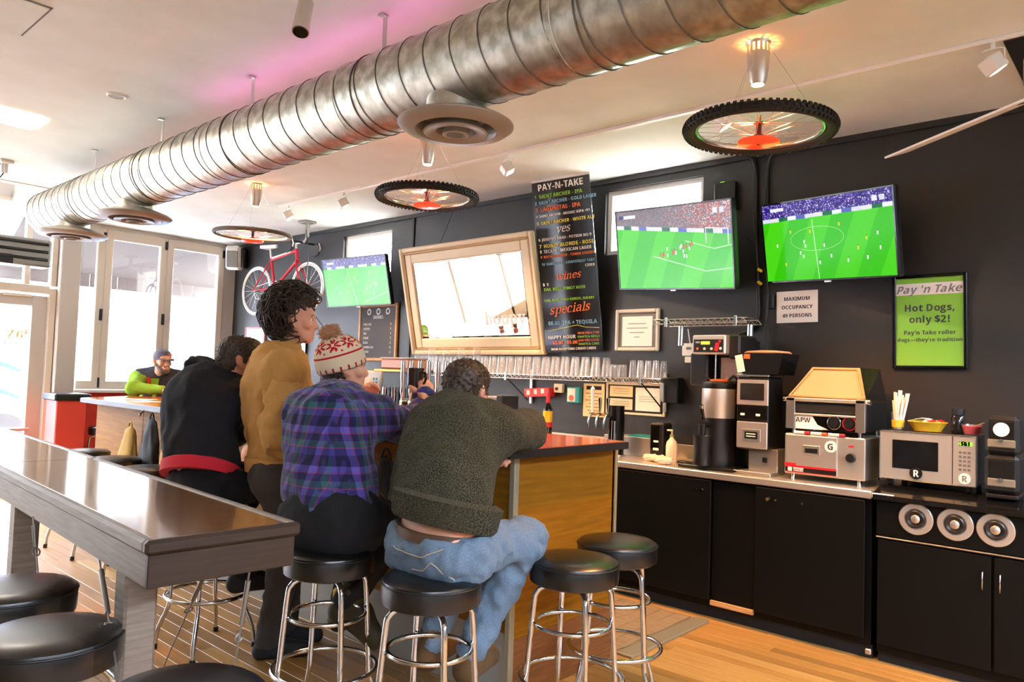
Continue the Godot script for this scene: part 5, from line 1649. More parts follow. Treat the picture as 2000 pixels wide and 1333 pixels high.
	var c2 := thing("wall_strip", "black cable strip on the wall left of the mirror", "cable", Vector3.ZERO)
	part(bx(V(-5.93, 2.3, WALL + 0.008), V(0.03, 1.66, 0.014), 0.003), "strip", M.black_plastic, c2)
	part(tb(curve([V(-5.93, 1.5, -5.02), V(-6.0, 1.45, -5.0), V(-6.1, 1.4, -5.02)], 4), 0.006, 6), "cable", M.black_plastic, c2)
	# pictures by the bicycle
	var p1 := hung("small_picture", "pale picture in a pink frame below the bicycle's rear wheel", "picture frame", V(-9.0, 1.83, Z))
	flat_frame(p1, 0.5, 0.36, 0.02, 0.02, mk("pink_frame", "d98c94", 0.6))
	part(bx(V(0, 0, 0.006), V(0.47, 0.33, 0.008)), "print", mk("pale_blue_print", "c3d2e6", 0.6), p1)
	part(bx(V(-0.05, -0.04, 0.011), V(0.2, 0.14, 0.002)), "motif", M.paper, p1)
	var p2 := hung("small_picture", "white sheet in a black frame behind the standing man's shoulder", "picture frame", V(-7.98, 1.72, Z))
	flat_frame(p2, 0.36, 0.28, 0.015, 0.02, M.black_plastic)
	part(bx(V(0, 0, 0.006), V(0.34, 0.26, 0.008)), "print", M.paper, p2)
	# speaker in the corner
	var sp := hung("wall_speaker", "grey wall speaker in the far corner beside the bicycle", "speaker", V(-9.38, 2.93, -4.9), V(0.1, 0.7, 0))
	part(bx(V(0, 0, 0), V(0.2, 0.32, 0.16), 0.03), "cabinet", M.white_plastic, sp)
	part(bx(V(0, -0.02, 0.082), V(0.15, 0.22, 0.012), 0.006), "grille", M.grey_metal, sp)
	part(bx(V(0.12, 0.0, -0.04), V(0.06, 0.26, 0.16), 0.02), "bracket", M.black_plastic, sp)


# ---------------------------------------------------------------- screens
func pitch_image(kind: int) -> Image:
	var W := 384
	var H := 216
	var im := Image.create(W, H, false, Image.FORMAT_RGB8)
	var r := RandomNumberGenerator.new()
	r.seed = 100 + kind
	var hor: float = [0.22, 0.3, 0.2][kind]
	var tilt: float = [0.02, -0.16, 0.0][kind]
	var crowd := PackedFloat32Array()
	for i in 10000:
		crowd.append(r.randf())
	for y in H:
		for x in W:
			var u := float(x) / W
			var v := float(y) / H
			var edge := hor + tilt * (0.5 - u)
			var c: Color
			if v < edge - 0.05:
				var n := crowd[(int(x / 3) + int(y / 3) * 128) % 10000]
				if kind == 1:
					c = Color(0.42, 0.4, 0.44).lerp([Color(0.95, 0.35, 0.3), Color(0.9, 0.86, 0.86)][int(n * 97) % 2], n * clampf((u - 0.2) * 1.6, 0.3, 1.0))
				else:
					c = Color(0.16, 0.1, 0.42).lerp([Color(0.85, 0.82, 1.0), Color(0.45, 0.3, 0.8)][int(n * 97) % 2], n * n * 1.1)
			elif v < edge:
				var k := int(u * 14.0 + kind)
				c = [Color(0.86, 0.88, 0.95), Color(0.9, 0.9, 0.9), Color(0.1, 0.42, 0.3), Color(0.92, 0.94, 0.98), Color(0.35, 0.4, 0.75)][k % 5]
			else:
				var s := int((u * 6.0 + (v - 0.5) * 1.4) + 4.0) % 2
				c = Color(0.22, 0.78, 0.05) if s else Color(0.3, 0.84, 0.1)
			im.set_pixel(x, y, c)
	var line := func(a: Vector2, b: Vector2, wd: int, col: Color) -> void:
		var n := int(a.distance_to(b))
		for i in n + 1:
			var p := a.lerp(b, float(i) / maxi(n, 1))
			im.fill_rect(Rect2i(int(p.x), int(p.y), wd, wd), col)
	var wh := Color(0.85, 0.97, 0.82)
	var ell := func(cx: float, cy_: float, rx: float, ry: float) -> void:
		var last := Vector2(cx + rx, cy_)
		for i in 61:
			var t := TAU * i / 60
			var p := Vector2(cx + cos(t) * rx, cy_ + sin(t) * ry)
			line.call(last, p, 1, wh)
			last = p
	if kind == 0:
		line.call(Vector2(158, 54), Vector2(168, 215), 2, wh)
		ell.call(168, 106, 80, 32)
	elif kind == 1:
		line.call(Vector2(130, 128), Vector2(300, 172), 2, wh)
		line.call(Vector2(300, 172), Vector2(383, 166), 2, wh)
		line.call(Vector2(240, 92), Vector2(330, 116), 2, wh)
		line.call(Vector2(330, 116), Vector2(383, 108), 2, wh)
		for q in [[Vector2(305, 62), Vector2(305, 98)], [Vector2(372, 68), Vector2(372, 104)], [Vector2(305, 62), Vector2(372, 68)]]:
			line.call(q[0], q[1], 3, Color(0.95, 0.95, 0.97))
		for i in 9:
			line.call(Vector2(305 + i * 7.5, 64), Vector2(305 + i * 7.5, 98), 1, Color(0.6, 0.6, 0.66))
	else:
		line.call(Vector2(240, 200), Vector2(383, 160), 2, wh)
		line.call(Vector2(150, 44), Vector2(190, 215), 2, wh)
	for k in 18:
		var px: int = r.randi_range(30, 350)
		var py := int(H * hor) + r.randi_range(22, 120)
		if kind == 1:
			px = r.randi_range(150, 290)
			py = r.randi_range(96, 128)
		var c: Color = [Color(0.96, 0.96, 0.98), Color(0.95, 0.85, 0.2), Color(0.96, 0.96, 0.98)][k % 3]
		if kind == 1: c = [Color(0.92, 0.2, 0.15), Color(0.96, 0.96, 0.98)][k % 2]
		im.fill_rect(Rect2i(px, py, 4, 10), c)
		im.fill_rect(Rect2i(px + 1, py - 3, 2, 3), Color(0.35, 0.22, 0.15))
	im.fill_rect(Rect2i(10, 12, 62, 9), Color(0.93, 0.94, 0.96))
	im.fill_rect(Rect2i(10, 12, 18, 9), Color(0.2, 0.15, 0.5))
	if kind != 2:
		im.fill_rect(Rect2i(330, 14, 14, 14), Color(0.9, 0.92, 0.95))
		im.fill_rect(Rect2i(350, 14, 14, 14), Color(0.85, 0.85, 0.9))
	return im


func build_screens() -> void:
	var L := [
		["television", "wall television showing a wide football pitch with centre circle, rightmost screen", V(-1.69, 2.432, -4.85), V(12.27, -17.16, -2.82), 0.961, 0],
		["television", "wall television showing players near a goal, the middle screen", V(-2.796, 2.47, -4.85), V(11.29, -11.66, -3.95), 1.102, 1],
		["television", "far wall television with pale reflections beside the bicycle", V(-6.493, 2.424, -4.75), V(13.3, 8.95, 0.87), 0.931, 2]]
	for q in L:
		var t := hung(q[0], q[1], "television", q[2], V(deg_to_rad(q[3].x), deg_to_rad(q[3].y), deg_to_rad(q[3].z)), "wall televisions")
		var w: float = q[4]
		var h := w * 9.0 / 16.0
		part(bx(V(0, 0, -0.028), V(w, h, 0.05), 0.008), "case", M.black_plastic, t)
		flat_frame(t, w, h, 0.012, 0.006, M.black_gloss, "bezel")
		var m := StandardMaterial3D.new()
		m.resource_name = "screen_%d" % q[5]
		m.albedo_color = Color(0.015, 0.015, 0.018)
		m.roughness = 0.14
		m.metallic_specular = [0.2, 0.38, 0.5][q[5]]
		m.emission_enabled = true
		m.emission_texture = tex(pitch_image(q[5]))
		m.emission_energy_multiplier = 0.46
		var g := Geo.new()
		var a := w / 2 - 0.011
		var b := h / 2 - 0.011
		g.quad_uv(V(-a, -b, 0.002), V(a, -b, 0.002), V(a, b, 0.002), V(-a, b, 0.002))
		part(g, "screen", m, t)
		part(bx(V(0, -h / 2 - 0.005, 0.0), V(0.05, 0.012, 0.01), 0.002), "logo_tab", M.aluminium, t)
		var inv := t.transform.affine_inverse()
		var wallp := inv * V(q[2].x, q[2].y, WALL + 0.012)
		part(tb([V(0, 0, -0.05), wallp], 0.025, 10), "mount_arm", M.black_plastic, t)
		part(bx(wallp, V(0.3, 0.3, 0.02), 0.004, inv.basis), "mount_plate", M.black_plastic, t)
		var al := AreaLight3D.new()
		al.name = "light"
		t.add_child(al, true)
		al.position = V(0, 0, 0.012)
		al.rotation = V(0, PI, 0)
		al.area_size = Vector2(w * 0.95, h * 0.95)
		al.light_energy = 0.06
		al.light_color = Color(0.55, 0.95, 0.4)
		al.shadow_enabled = true


# ---------------------------------------------------------------- bicycle
func build_bicycle() -> void:
	var b := hung("red_bicycle", "red and white road bicycle hung on the wall", "bicycle", V(-8.52, 2.43, -4.76), V(0, deg_to_rad(4), deg_to_rad(-0.5)))
	var R := 0.29
	for k in 2:
		var wh := Node3D.new()
		wh.name = "wheel"
		b.add_child(wh, true)
		wh.position = V(k * 1.0, 0.0, 0)
		wh.basis = Basis(V(1, 0, 0), V(0, 0, 1), V(0, -1, 0))
		var t := Geo.new()
		t.ring(Vector3.ZERO, Basis(), R, 0.014, 48, 8)
		part(t, "tyre", M.white_enamel, wh)
		var rm := Geo.new()
		rm.ring(Vector3.ZERO, Basis(), R - 0.022, 0.009, 44, 6)
		part(rm, "rim", M.chrome, wh)
		for j in 20:
			var a := TAU * j / 20
			part(tb([V(cos(a + 0.4) * 0.015, 0.02 * (1 if j % 2 else -1), sin(a + 0.4) * 0.015), V(cos(a) * (R - 0.025), 0, sin(a) * (R - 0.025))], 0.0018, 4), "spoke", M.chrome, wh)
		part(cy(V(0, -0.035, 0), V(0, 0.035, 0), 0.02, -1, 14), "hub", M.chrome, wh)
	var sc := V(0.27, 0.385, 0)
	var ht := V(0.76, 0.47, 0)
	var hb := V(0.79, 0.33, 0)
	var bb := V(0.37, 0.02, 0)
	var tubes := [[bb, sc, 0.017], [sc + V(0.005, -0.02, 0), ht + V(0, -0.02, 0), 0.015], [bb, hb, 0.018], [hb, ht, 0.02]]
	for q in tubes:
		part(tb([q[0], q[1]], q[2], 10), "frame_tube", M.red_enamel, b)
	part(tb([sc.lerp(ht, 0.05), sc.lerp(ht, 0.8) + V(0, -0.016, 0)], 0.0158, 10), "white_band", M.white_enamel, b)
	for s in [-1, 1]:
		part(tb([V(0, 0, s * 0.05), V(0.1, 0.005, s * 0.04), bb + V(-0.02, 0, s * 0.02)], 0.009, 8), "chain_stay", M.red_enamel, b)
		part(tb([V(0, 0, s * 0.05), sc + V(-0.02, -0.05, s * 0.016)], 0.008, 8), "seat_stay", M.red_enamel, b)
		part(tb(curve([hb + V(0, 0, s * 0.02), V(0.86, 0.2, s * 0.045), V(0.94, 0.06, s * 0.05), V(1.0, 0, s * 0.05)], 4), 0.011, 8), "fork_blade", M.red_enamel, b)
	part(tb([sc, sc + V(-0.03, 0.13, 0)], 0.013, 10), "seat_post", M.white_enamel, b)
	var sd := Geo.new()
	sd.prism([Vector2(-0.13, -0.06), Vector2(0.02, -0.03), Vector2(0.13, -0.012), Vector2(0.13, 0.012), Vector2(0.02, 0.03), Vector2(-0.13, 0.06)], Transform3D(Basis(V(1, 0, 0), V(0, 0, -1), V(0, 1, 0)), sc + V(-0.03, 0.125, 0)), 0.04)
	part(sd, "saddle", M.white_enamel, b)
	part(tb([ht, ht + V(-0.01, 0.06, 0), ht + V(0.08, 0.075, 0)], 0.013, 8), "stem", M.white_enamel, b)
	var hc := ht + V(0.08, 0.075, 0)
	part(tb([hc + V(0, 0, -0.19), hc, hc + V(0, 0, 0.19)], 0.012, 8), "handlebar", M.black_plastic, b)
	for s in [-1, 1]:
		var p := hc + V(0, 0, s * 0.19)
		part(tb(curve([p, p + V(0.06, 0.0, 0), p + V(0.1, -0.04, 0), p + V(0.09, -0.11, 0), p + V(0.02, -0.14, 0), p + V(-0.03, -0.14, 0)], 4), 0.013, 8), "drop_bar", M.black_plastic, b)
		part(tb([p + V(0.09, 0.01, 0), p + V(0.12, -0.05, 0), p + V(0.1, -0.1, 0)], 0.008, 6), "brake_lever", M.white_enamel, b)
	var cr := Geo.new()
	cr.ring(bb, Basis(V(1, 0, 0), V(0, 0, 1), V(0, -1, 0)), 0.085, 0.006, 28, 6)
	part(cr, "chainring", M.chrome, b)
	part(tb([bb + V(0, 0, 0.03), bb + V(0.05, -0.16, 0.05)], 0.009, 8), "crank", M.chrome, b)
	part(bx(bb + V(0.05, -0.16, 0.08), V(0.09, 0.02, 0.06), 0.005), "pedal", M.black_plastic, b)
	part(tb([V(0.0, 0.04, 0.03), bb + V(0, 0.085, 0.03)], 0.004, 5), "chain", M.chrome, b)
	part(tb(curve([V(0, -0.03, 0.03), V(0.05, -0.1, 0.03), V(0.2, -0.1, 0.03), bb + V(0, -0.085, 0.03)], 4), 0.004, 5), "chain", M.chrome, b)
	# ceiling mount that carries it
	var m := thing("bicycle_mount", "steel ceiling bracket holding the bicycle handlebars", "bracket", V(-7.25, CEIL, -4.62))
	part(bx(V(0, -0.012, 0), V(0.16, 0.024, 0.14), 0.004), "plate", M.grey_metal, m)
	part(bx(V(0.01, -0.1, 0), V(0.035, 0.16, 0.035), 0.004), "post", M.grey_metal, m)
	part(tb([V(0.0, -0.18, 0), V(-0.2, -0.2, -0.1), V(-0.3, -0.17, -0.15)], 0.012, 8), "arm", M.aluminium, m)
	part(tb(curve([V(0.02, -0.1, 0.02), V(0.05, -0.4, 0.0), V(0.05, -0.9, -0.02), V(0.3, -1.4, -0.3)], 5), 0.005, 6), "cable", M.black_plastic, m)


# ---------------------------------------------------------------- loose things
func build_small() -> void:
	# taps on the far part of the bar
	var t := thing("tap_rail", "row of tall chrome beer taps on the bar between the drinkers", "beer taps", V(-3.62, 1.16, -3.3))
	part(tb([V(-0.28, 0.0, 0), V(-0.28, 0.13, 0), V(0.4, 0.13, 0), V(0.4, 0.0, 0)], 0.022, 12), "pipe", M.brass, t)
	for k in 8:
		var x := -0.24 + k * 0.085
		var f := part(cy(V(x, 0.13, 0), V(x, 0.13, 0.07), 0.012, -1, 10), "faucet", M.chrome, t)
		part(tb([V(x, 0.13, 0.065), V(x, 0.06, 0.085)], 0.009, 8), "spout", M.chrome, f)
		part(lt([Vector2(0.007, 0.14), Vector2(0.009, 0.17), Vector2(0.016, 0.2), Vector2(0.012, 0.24), Vector2(0.017, 0.3), Vector2(0.014, 0.4), Vector2(0.0, 0.41)], V(x, 0, 0.06), 14), "handle", M.chrome, f)
	var p := thing("till_terminal", "pale till terminal with teal buttons on the bar", "till", V(-4.37, 1.16, -3.38))
	part(bx(V(0, 0.26, 0), V(0.27, 0.13, 0.08), 0.01, Basis.from_euler(V(-0.25, 0.1, 0))), "head", mk("till_blue", "c9dde2", 0.4), p)
	part(bx(V(-0.02, 0.255, 0.047), V(0.12, 0.05, 0.006), 0.002, Basis.from_euler(V(-0.25, 0.1, 0))), "display", M.cream_plastic, p)
	for k in 4:
		part(bx(V(0.085 + 0.03 * (k % 2), 0.245 + 0.026 * int(k / 2), 0.05), V(0.018, 0.018, 0.006), 0.002), "button", M.teal_plastic, p)
	part(bx(V(-0.1, 0.305, 0.035), V(0.05, 0.012, 0.006)), "red_label", M.red_plastic, p)
	part(bx(V(0, 0.1, -0.01), V(0.1, 0.2, 0.08), 0.01), "stand", M.black_plastic, p)
	part(bx(V(0, 0.01, 0), V(0.24, 0.02, 0.2), 0.006), "base", M.black_plastic, p)
	var e := thing("drinks_machine", "black drinks machine with steel pipes on the bar", "drinks machine", V(-4.02, 1.16, -3.38))
	part(bx(V(0, 0.17, -0.03), V(0.34, 0.34, 0.16), 0.012), "body", M.black_plastic, e)
	part(bx(V(0, 0.335, 0), V(0.36, 0.02, 0.24), 0.004), "top_tray", M.brass, e)
	for x in [-0.1, 0.0, 0.1]:
		part(cy(V(x, 0.06, 0.08), V(x, 0.22, 0.08), 0.018, -1, 12), "pipe", M.chrome, e)
	var tu := thing("orange_tub", "clear tub of orange slices on the drinks machine", "tub", V(-4.02, 1.506, -3.38))
	part(bx(V(0, 0.035, 0), V(0.3, 0.07, 0.17), 0.01), "tub", mk("tub_plastic", "e8a27c", 0.3), tu)
	part(bx(V(0, 0.075, 0), V(0.31, 0.012, 0.18), 0.004), "lid", mk("tub_lid", "e6d3c4", 0.3), tu)
	var gb := thing("steel_machine", "steel machine with black side on the bar behind the green sweater", "machine", V(-3.05, 1.16, -3.32))
	part(bx(V(-0.02, 0.1, 0), V(0.12, 0.2, 0.14), 0.006), "body", M.grey_metal, gb)
	part(bx(V(0.062, 0.105, 0), V(0.05, 0.21, 0.15), 0.006), "side", M.black_plastic, gb)
	part(cy(V(-0.03, 0.13, 0.07), V(-0.03, 0.13, 0.12), 0.016, -1, 12), "nozzle", M.brass, gb)
	part(bx(V(0.07, 0.005, 0.1), V(0.1, 0.01, 0.05), 0.002), "drip_tray", M.chrome, gb)
	for k in 5:
		var o := put(lt([Vector2(0.026, 0), Vector2(0.03, 0.0), Vector2(0.034, 0.09), Vector2(0.03, 0.09), Vector2(0.024, 0.006), Vector2(0, 0.006)], V(0, 0, 0), 16).mesh(), "bar_glass", M.drinking_glass, self, V(-4.75 + 0.09 * k, 1.161, -3.25))
		tag(o, "small clear glass on the bar beside the till, %s from the left" % ["1st", "2nd", "3rd", "4th", "5th"][k], "glass", "small glasses by the till")
	# drinks
	var pg := thing("beer_glass", "clear pint glass with a little amber beer before the capped man", "glass", V(-6.5, 1.161, -2.9))
	part(lt([Vector2(0, 0), Vector2(0.032, 0), Vector2(0.045, 0.15), Vector2(0.042, 0.15), Vector2(0.03, 0.006), Vector2(0, 0.006)], V(0, 0, 0), 24), "glass_wall", M.drinking_glass, pg)
	var am := mk("amber_beer", "d98a1c", 0.1)
	part(lt([Vector2(0, 0.007), Vector2(0.0295, 0.007), Vector2(0.033, 0.05), Vector2(0, 0.05)], V(0, 0, 0), 24), "beer", am, pg)
	var sg := thing("beer_glass", "second small glass beside the capped man's pint", "glass", V(-6.3, 1.161, -2.86))
	part(lt([Vector2(0, 0), Vector2(0.032, 0), Vector2(0.04, 0.1), Vector2(0.037, 0.1), Vector2(0.03, 0.006), Vector2(0, 0.006)], V(0, 0, 0), 24), "glass_wall", M.drinking_glass, sg)
	part(lt([Vector2(0, 0.007), Vector2(0.0295, 0.007), Vector2(0.033, 0.06), Vector2(0, 0.06)], V(0, 0, 0), 24), "dark_beer", M.black_gloss, sg)
	# papers on the bar
	for k in 2:
		var pp := thing("menu_sheet", ["white menu sheet on the bar's far end", "blue and white menu sheet on the bar near the capped man"][k], "menu", V(-6.6 - k * 0.4, 1.1605, -2.7 - 0.1 * k), 0.2 + 0.5 * k)
		part(bx(V(0, 0.0012, 0), V(0.28, 0.0016, 0.2)), "sheet", M.paper, pp)
		part(bx(V(0, 0.0024, 0.04), V(0.24, 0.0008, 0.05)), "print", M.pale_blue_print, pp)
	# hanging coats and bags along the bar front
	cloth_thing("hanging_jacket", "brown jacket hanging from the bar front behind the hoodie", "jacket", V(-5.6, 1.09, -2.5), mk("brown_canvas", "b27a3c", 0.9), 0.15, 0.5, 11)
	cloth_thing("hanging_bag", "dark bag with a strap hanging from the bar front", "bag", V(-5.95, 1.07, -2.5), M.black_matte, 0.14, 0.42, 12)
	cloth_thing("hanging_jacket", "tan coat hanging lowest at the far end of the bar front", "jacket", V(-6.35, 0.98, -2.5), mk("tan_canvas", "a5803f", 0.9), 0.17, 0.46, 13)
	cloth_thing("hanging_bag", "black shoulder bag hanging under the bar between the two seated backs", "bag", V(-3.05, 1.06, -2.47), mk("navy_black", "15191c", 0.45), 0.12, 0.5, 14)
	cloth_thing("hanging_bag", "orange-brown bag glimpsed behind the hoodie man's lap", "bag", V(-4.45, 1.0, -2.5), mk("leather_tan", "b5723a", 0.7), 0.16, 0.36, 15)
	var rag := thing("white_rag", "crumpled white rag under the nearest seat at the bottom left", "rag", V(-2.33, 0.0, -1.02))
	blob(rag, "cloth", V(0.16, 0.12, 0.12), 77, M.paper)


func cloth_thing(called: String, label: String, cat: String, at: Vector3, mat: Material, w: float, h: float, seed_: int) -> void:
	var t := thing(called, label, cat, at)
	var f := FastNoiseLite.new()
	f.seed = seed_
	f.frequency = 3.0
	var g := Geo.new()
	g.smooth()
	var N := 24
	var K := 14
	var P := func(i: int, j: int) -> Vector3:
		var a := TAU * (i % N) / N
		var v := float(j) / K
		var r := w * (0.28 + 0.72 * pow(v, 0.55)) * (1.0 - 0.22 * maxf(v - 0.86, 0) * 7.0)
		if j == 0 or j == K: r = 0.0
		r *= 1.0 + 0.35 * f.get_noise_3d(cos(a) * 0.4, v * 0.6, sin(a) * 0.4) + 0.2 * cos(a * 6.0 + v * 3.0) * v + 0.1 * cos(a * 13.0) * v
		return V(cos(a) * r, -v * h, sin(a) * r * 0.38)
	for j in K:
		for i in N:
			var a: Vector3 = P.call(i, j); var b: Vector3 = P.call(i + 1, j); var c: Vector3 = P.call(i + 1, j + 1); var d: Vector3 = P.call(i, j + 1)
			if j > 0: g.tri(a, b, c)
			if j < K - 1: g.tri(a, c, d)
	part(g, "cloth", mat, t)
	part(tb(curve([V(-0.05, -0.06, 0), V(-0.02, 0.02, 0.0), V(0.02, 0.02, 0), V(0.05, -0.06, 0)], 4), 0.006, 6), "strap", mat, t)


# ---------------------------------------------------------------- people
# bone: [a, b, ra, rb, flat = 1, n = ZERO, sign = 1]; clip: [point, outward normal, reach]
func sdf(bones: Array, cell: float, k: float, clips := [], wrinkle := 0.0, seed_ := 1, freq := 9.0, stretch := V(1, 1, 1)) -> Dictionary:
	var margin := 3.2 / k + cell
	var lo := Vector3.INF
	var hi := -Vector3.INF
	for b in bones:
		var r: float = maxf(b[2], b[3]) + margin
		lo = lo.min(b[0] - V(r, r, r)).min(b[1] - V(r, r, r))
		hi = hi.max(b[0] + V(r, r, r)).max(b[1] + V(r, r, r))
	var nx := int((hi.x - lo.x) / cell) + 2
	var ny := int((hi.y - lo.y) / cell) + 2
	var nz := int((hi.z - lo.z) / cell) + 2
	var F := PackedFloat32Array()
	F.resize(nx * ny * nz)
	for b in bones:
		var a: Vector3 = b[0]
		var e: Vector3 = b[1]
		var ra: float = b[2]
		var rb: float = b[3]
		var fl: float = b[4] if b.size() > 4 else 1.0
		var nn: Vector3 = b[5] if b.size() > 5 else Vector3.ZERO
		var sg: float = b[6] if b.size() > 6 else 1.0
		var inv := 1.0 / fl - 1.0
		var ba := e - a
		var q := maxf(ba.length_squared(), 1e-9)
		var rm := maxf(ra, rb) + margin
		var l := ((a.min(e) - V(rm, rm, rm)) - lo) / cell
		var h := ((a.max(e) + V(rm, rm, rm)) - lo) / cell
		var i0 := maxi(int(l.x), 0); var i1 := mini(int(h.x) + 1, nx - 1)
		var j0 := maxi(int(l.y), 0); var j1 := mini(int(h.y) + 1, ny - 1)
		var k0 := maxi(int(l.z), 0); var k1 := mini(int(h.z) + 1, nz - 1)
		for z in range(k0, k1 + 1):
			for y in range(j0, j1 + 1):
				var base := (z * ny + y) * nx
				var p := V(lo.x + i0 * cell, lo.y + y * cell, lo.z + z * cell) - a
				for x in range(i0, i1 + 1):
					var t := clampf(p.dot(ba) / q, 0.0, 1.0)
					var d := p - ba * t
					if inv > 0.0: d += nn * (d.dot(nn) * inv)
					var dist := d.length() - ra - (rb - ra) * t
					if dist < margin: F[base + x] += sg * exp(-k * maxf(dist, -0.3))
					p.x += cell
	# to distance, clipped
	var n3 := F.size()
	for i in n3:
		F[i] = -log(maxf(F[i], 1e-6)) / k
	for c in clips:
		var cp: Vector3 = c[0]
		var cn: Vector3 = c[1].normalized()
		var cr: float = c[2]
		var l2 := ((cp - V(cr, cr, cr)) - lo) / cell
		var h2 := ((cp + V(cr, cr, cr)) - lo) / cell
		for z in range(maxi(int(l2.z), 0), mini(int(h2.z) + 1, nz)):
			for y in range(maxi(int(l2.y), 0), mini(int(h2.y) + 1, ny)):
				for x in range(maxi(int(l2.x), 0), mini(int(h2.x) + 1, nx)):
					var p := lo + V(x, y, z) * cell
					var dd := (p - cp).dot(cn)
					if dd > -cell * 2.0 and (p - cp).length() < cr:
						var id := (z * ny + y) * nx + x
						F[id] = maxf(F[id], dd)
	# surface nets
	var at := PackedInt32Array()
	at.resize(n3)
	at.fill(-1)
	var verts := PackedVector3Array()
	var sy := nx
	var sz := nx * ny
	var off := [0, 1, sy, sy + 1, sz, sz + 1, sz + sy, sz + sy + 1]
	var corner := [V(0, 0, 0), V(1, 0, 0), V(0, 1, 0), V(1, 1, 0), V(0, 0, 1), V(1, 0, 1), V(0, 1, 1), V(1, 1, 1)]
	var edges := [[0, 1], [2, 3], [4, 5], [6, 7], [0, 2], [1, 3], [4, 6], [5, 7], [0, 4], [1, 5], [2, 6], [3, 7]]
	for z in nz - 1:
		for y in ny - 1:
			var id := (z * ny + y) * nx
			for x in nx - 1:
				var f0 := F[id]
				var s := f0 < 0.0
				if (F[id + 1] < 0.0) != s or (F[id + sy] < 0.0) != s or (F[id + sz] < 0.0) != s or (F[id + sy + 1] < 0.0) != s or (F[id + sz + 1] < 0.0) != s or (F[id + sz + sy] < 0.0) != s or (F[id + sz + sy + 1] < 0.0) != s:
					var sum := Vector3.ZERO
					var cnt := 0
					for e in edges:
						var fa := F[id + off[e[0]]]
						var fb := F[id + off[e[1]]]
						if (fa < 0.0) != (fb < 0.0):
							sum += corner[e[0]].lerp(corner[e[1]], fa / (fa - fb))
							cnt += 1
					at[id] = verts.size()
					verts.append(lo + (V(x, y, z) + sum / cnt) * cell)
				id += 1
	var idx := PackedInt32Array()
	for z in range(1, nz - 1):
		for y in range(1, ny - 1):
			var id := (z * ny + y) * nx + 1
			for x in range(1, nx - 1):
				var s := F[id] < 0.0
				for ax in 3:
					var st: int = [1, sy, sz][ax]
					if (F[id + st] < 0.0) != s:
						var u: int = [sy, sz, 1][ax]
						var w: int = [sz, 1, sy][ax]
						var a := at[id - u - w]; var b := at[id - w]; var c := at[id]; var d := at[id - u]
						if a >= 0 and b >= 0 and c >= 0 and d >= 0:
							if s: idx.append_array([a, c, b, a, d, c])
							else: idx.append_array([a, b, c, a, c, d])
				id += 1
	var nrm := normals_of(verts, idx)
	if wrinkle > 0.0:
		var fn := FastNoiseLite.new()
		fn.seed = seed_
		fn.frequency = 1.0
		fn.fractal_octaves = 3
		for i in verts.size():
			var p := verts[i] * stretch * freq
			verts[i] += nrm[i] * (wrinkle * (fn.get_noise_3dv(p) + 0.6 * (0.5 - absf(fn.get_noise_3dv(p * 0.6 + V(7, 3, 1))) * 2.0)))
		nrm = normals_of(verts, idx)
	return {"v": verts, "n": nrm, "i": idx}


func normals_of(v: PackedVector3Array, idx: PackedInt32Array) -> PackedVector3Array:
	var n := PackedVector3Array()
	n.resize(v.size())
	for t in range(0, idx.size(), 3):
		var a := v[idx[t]]
		var c := (v[idx[t + 2]] - a).cross(v[idx[t + 1]] - a)
		n[idx[t]] += c
		n[idx[t + 1]] += c
		n[idx[t + 2]] += c
	for i in n.size():
		n[i] = n[i].normalized()
	return n


func joined(list: Array) -> ArrayMesh:
	var v := PackedVector3Array()
	var n := PackedVector3Array()
	var ix := PackedInt32Array()
	for d in list:
		var o := v.size()
		v.append_array(d.v)
		n.append_array(d.n)
		for i in d.i:
			ix.append(i + o)
	var arr := []
	arr.resize(Mesh.ARRAY_MAX)
	arr[Mesh.ARRAY_VERTEX] = v
	arr[Mesh.ARRAY_NORMAL] = n
	arr[Mesh.ARRAY_INDEX] = ix
	var m := ArrayMesh.new()
	m.add_surface_from_arrays(Mesh.PRIMITIVE_TRIANGLES, arr)
	return m


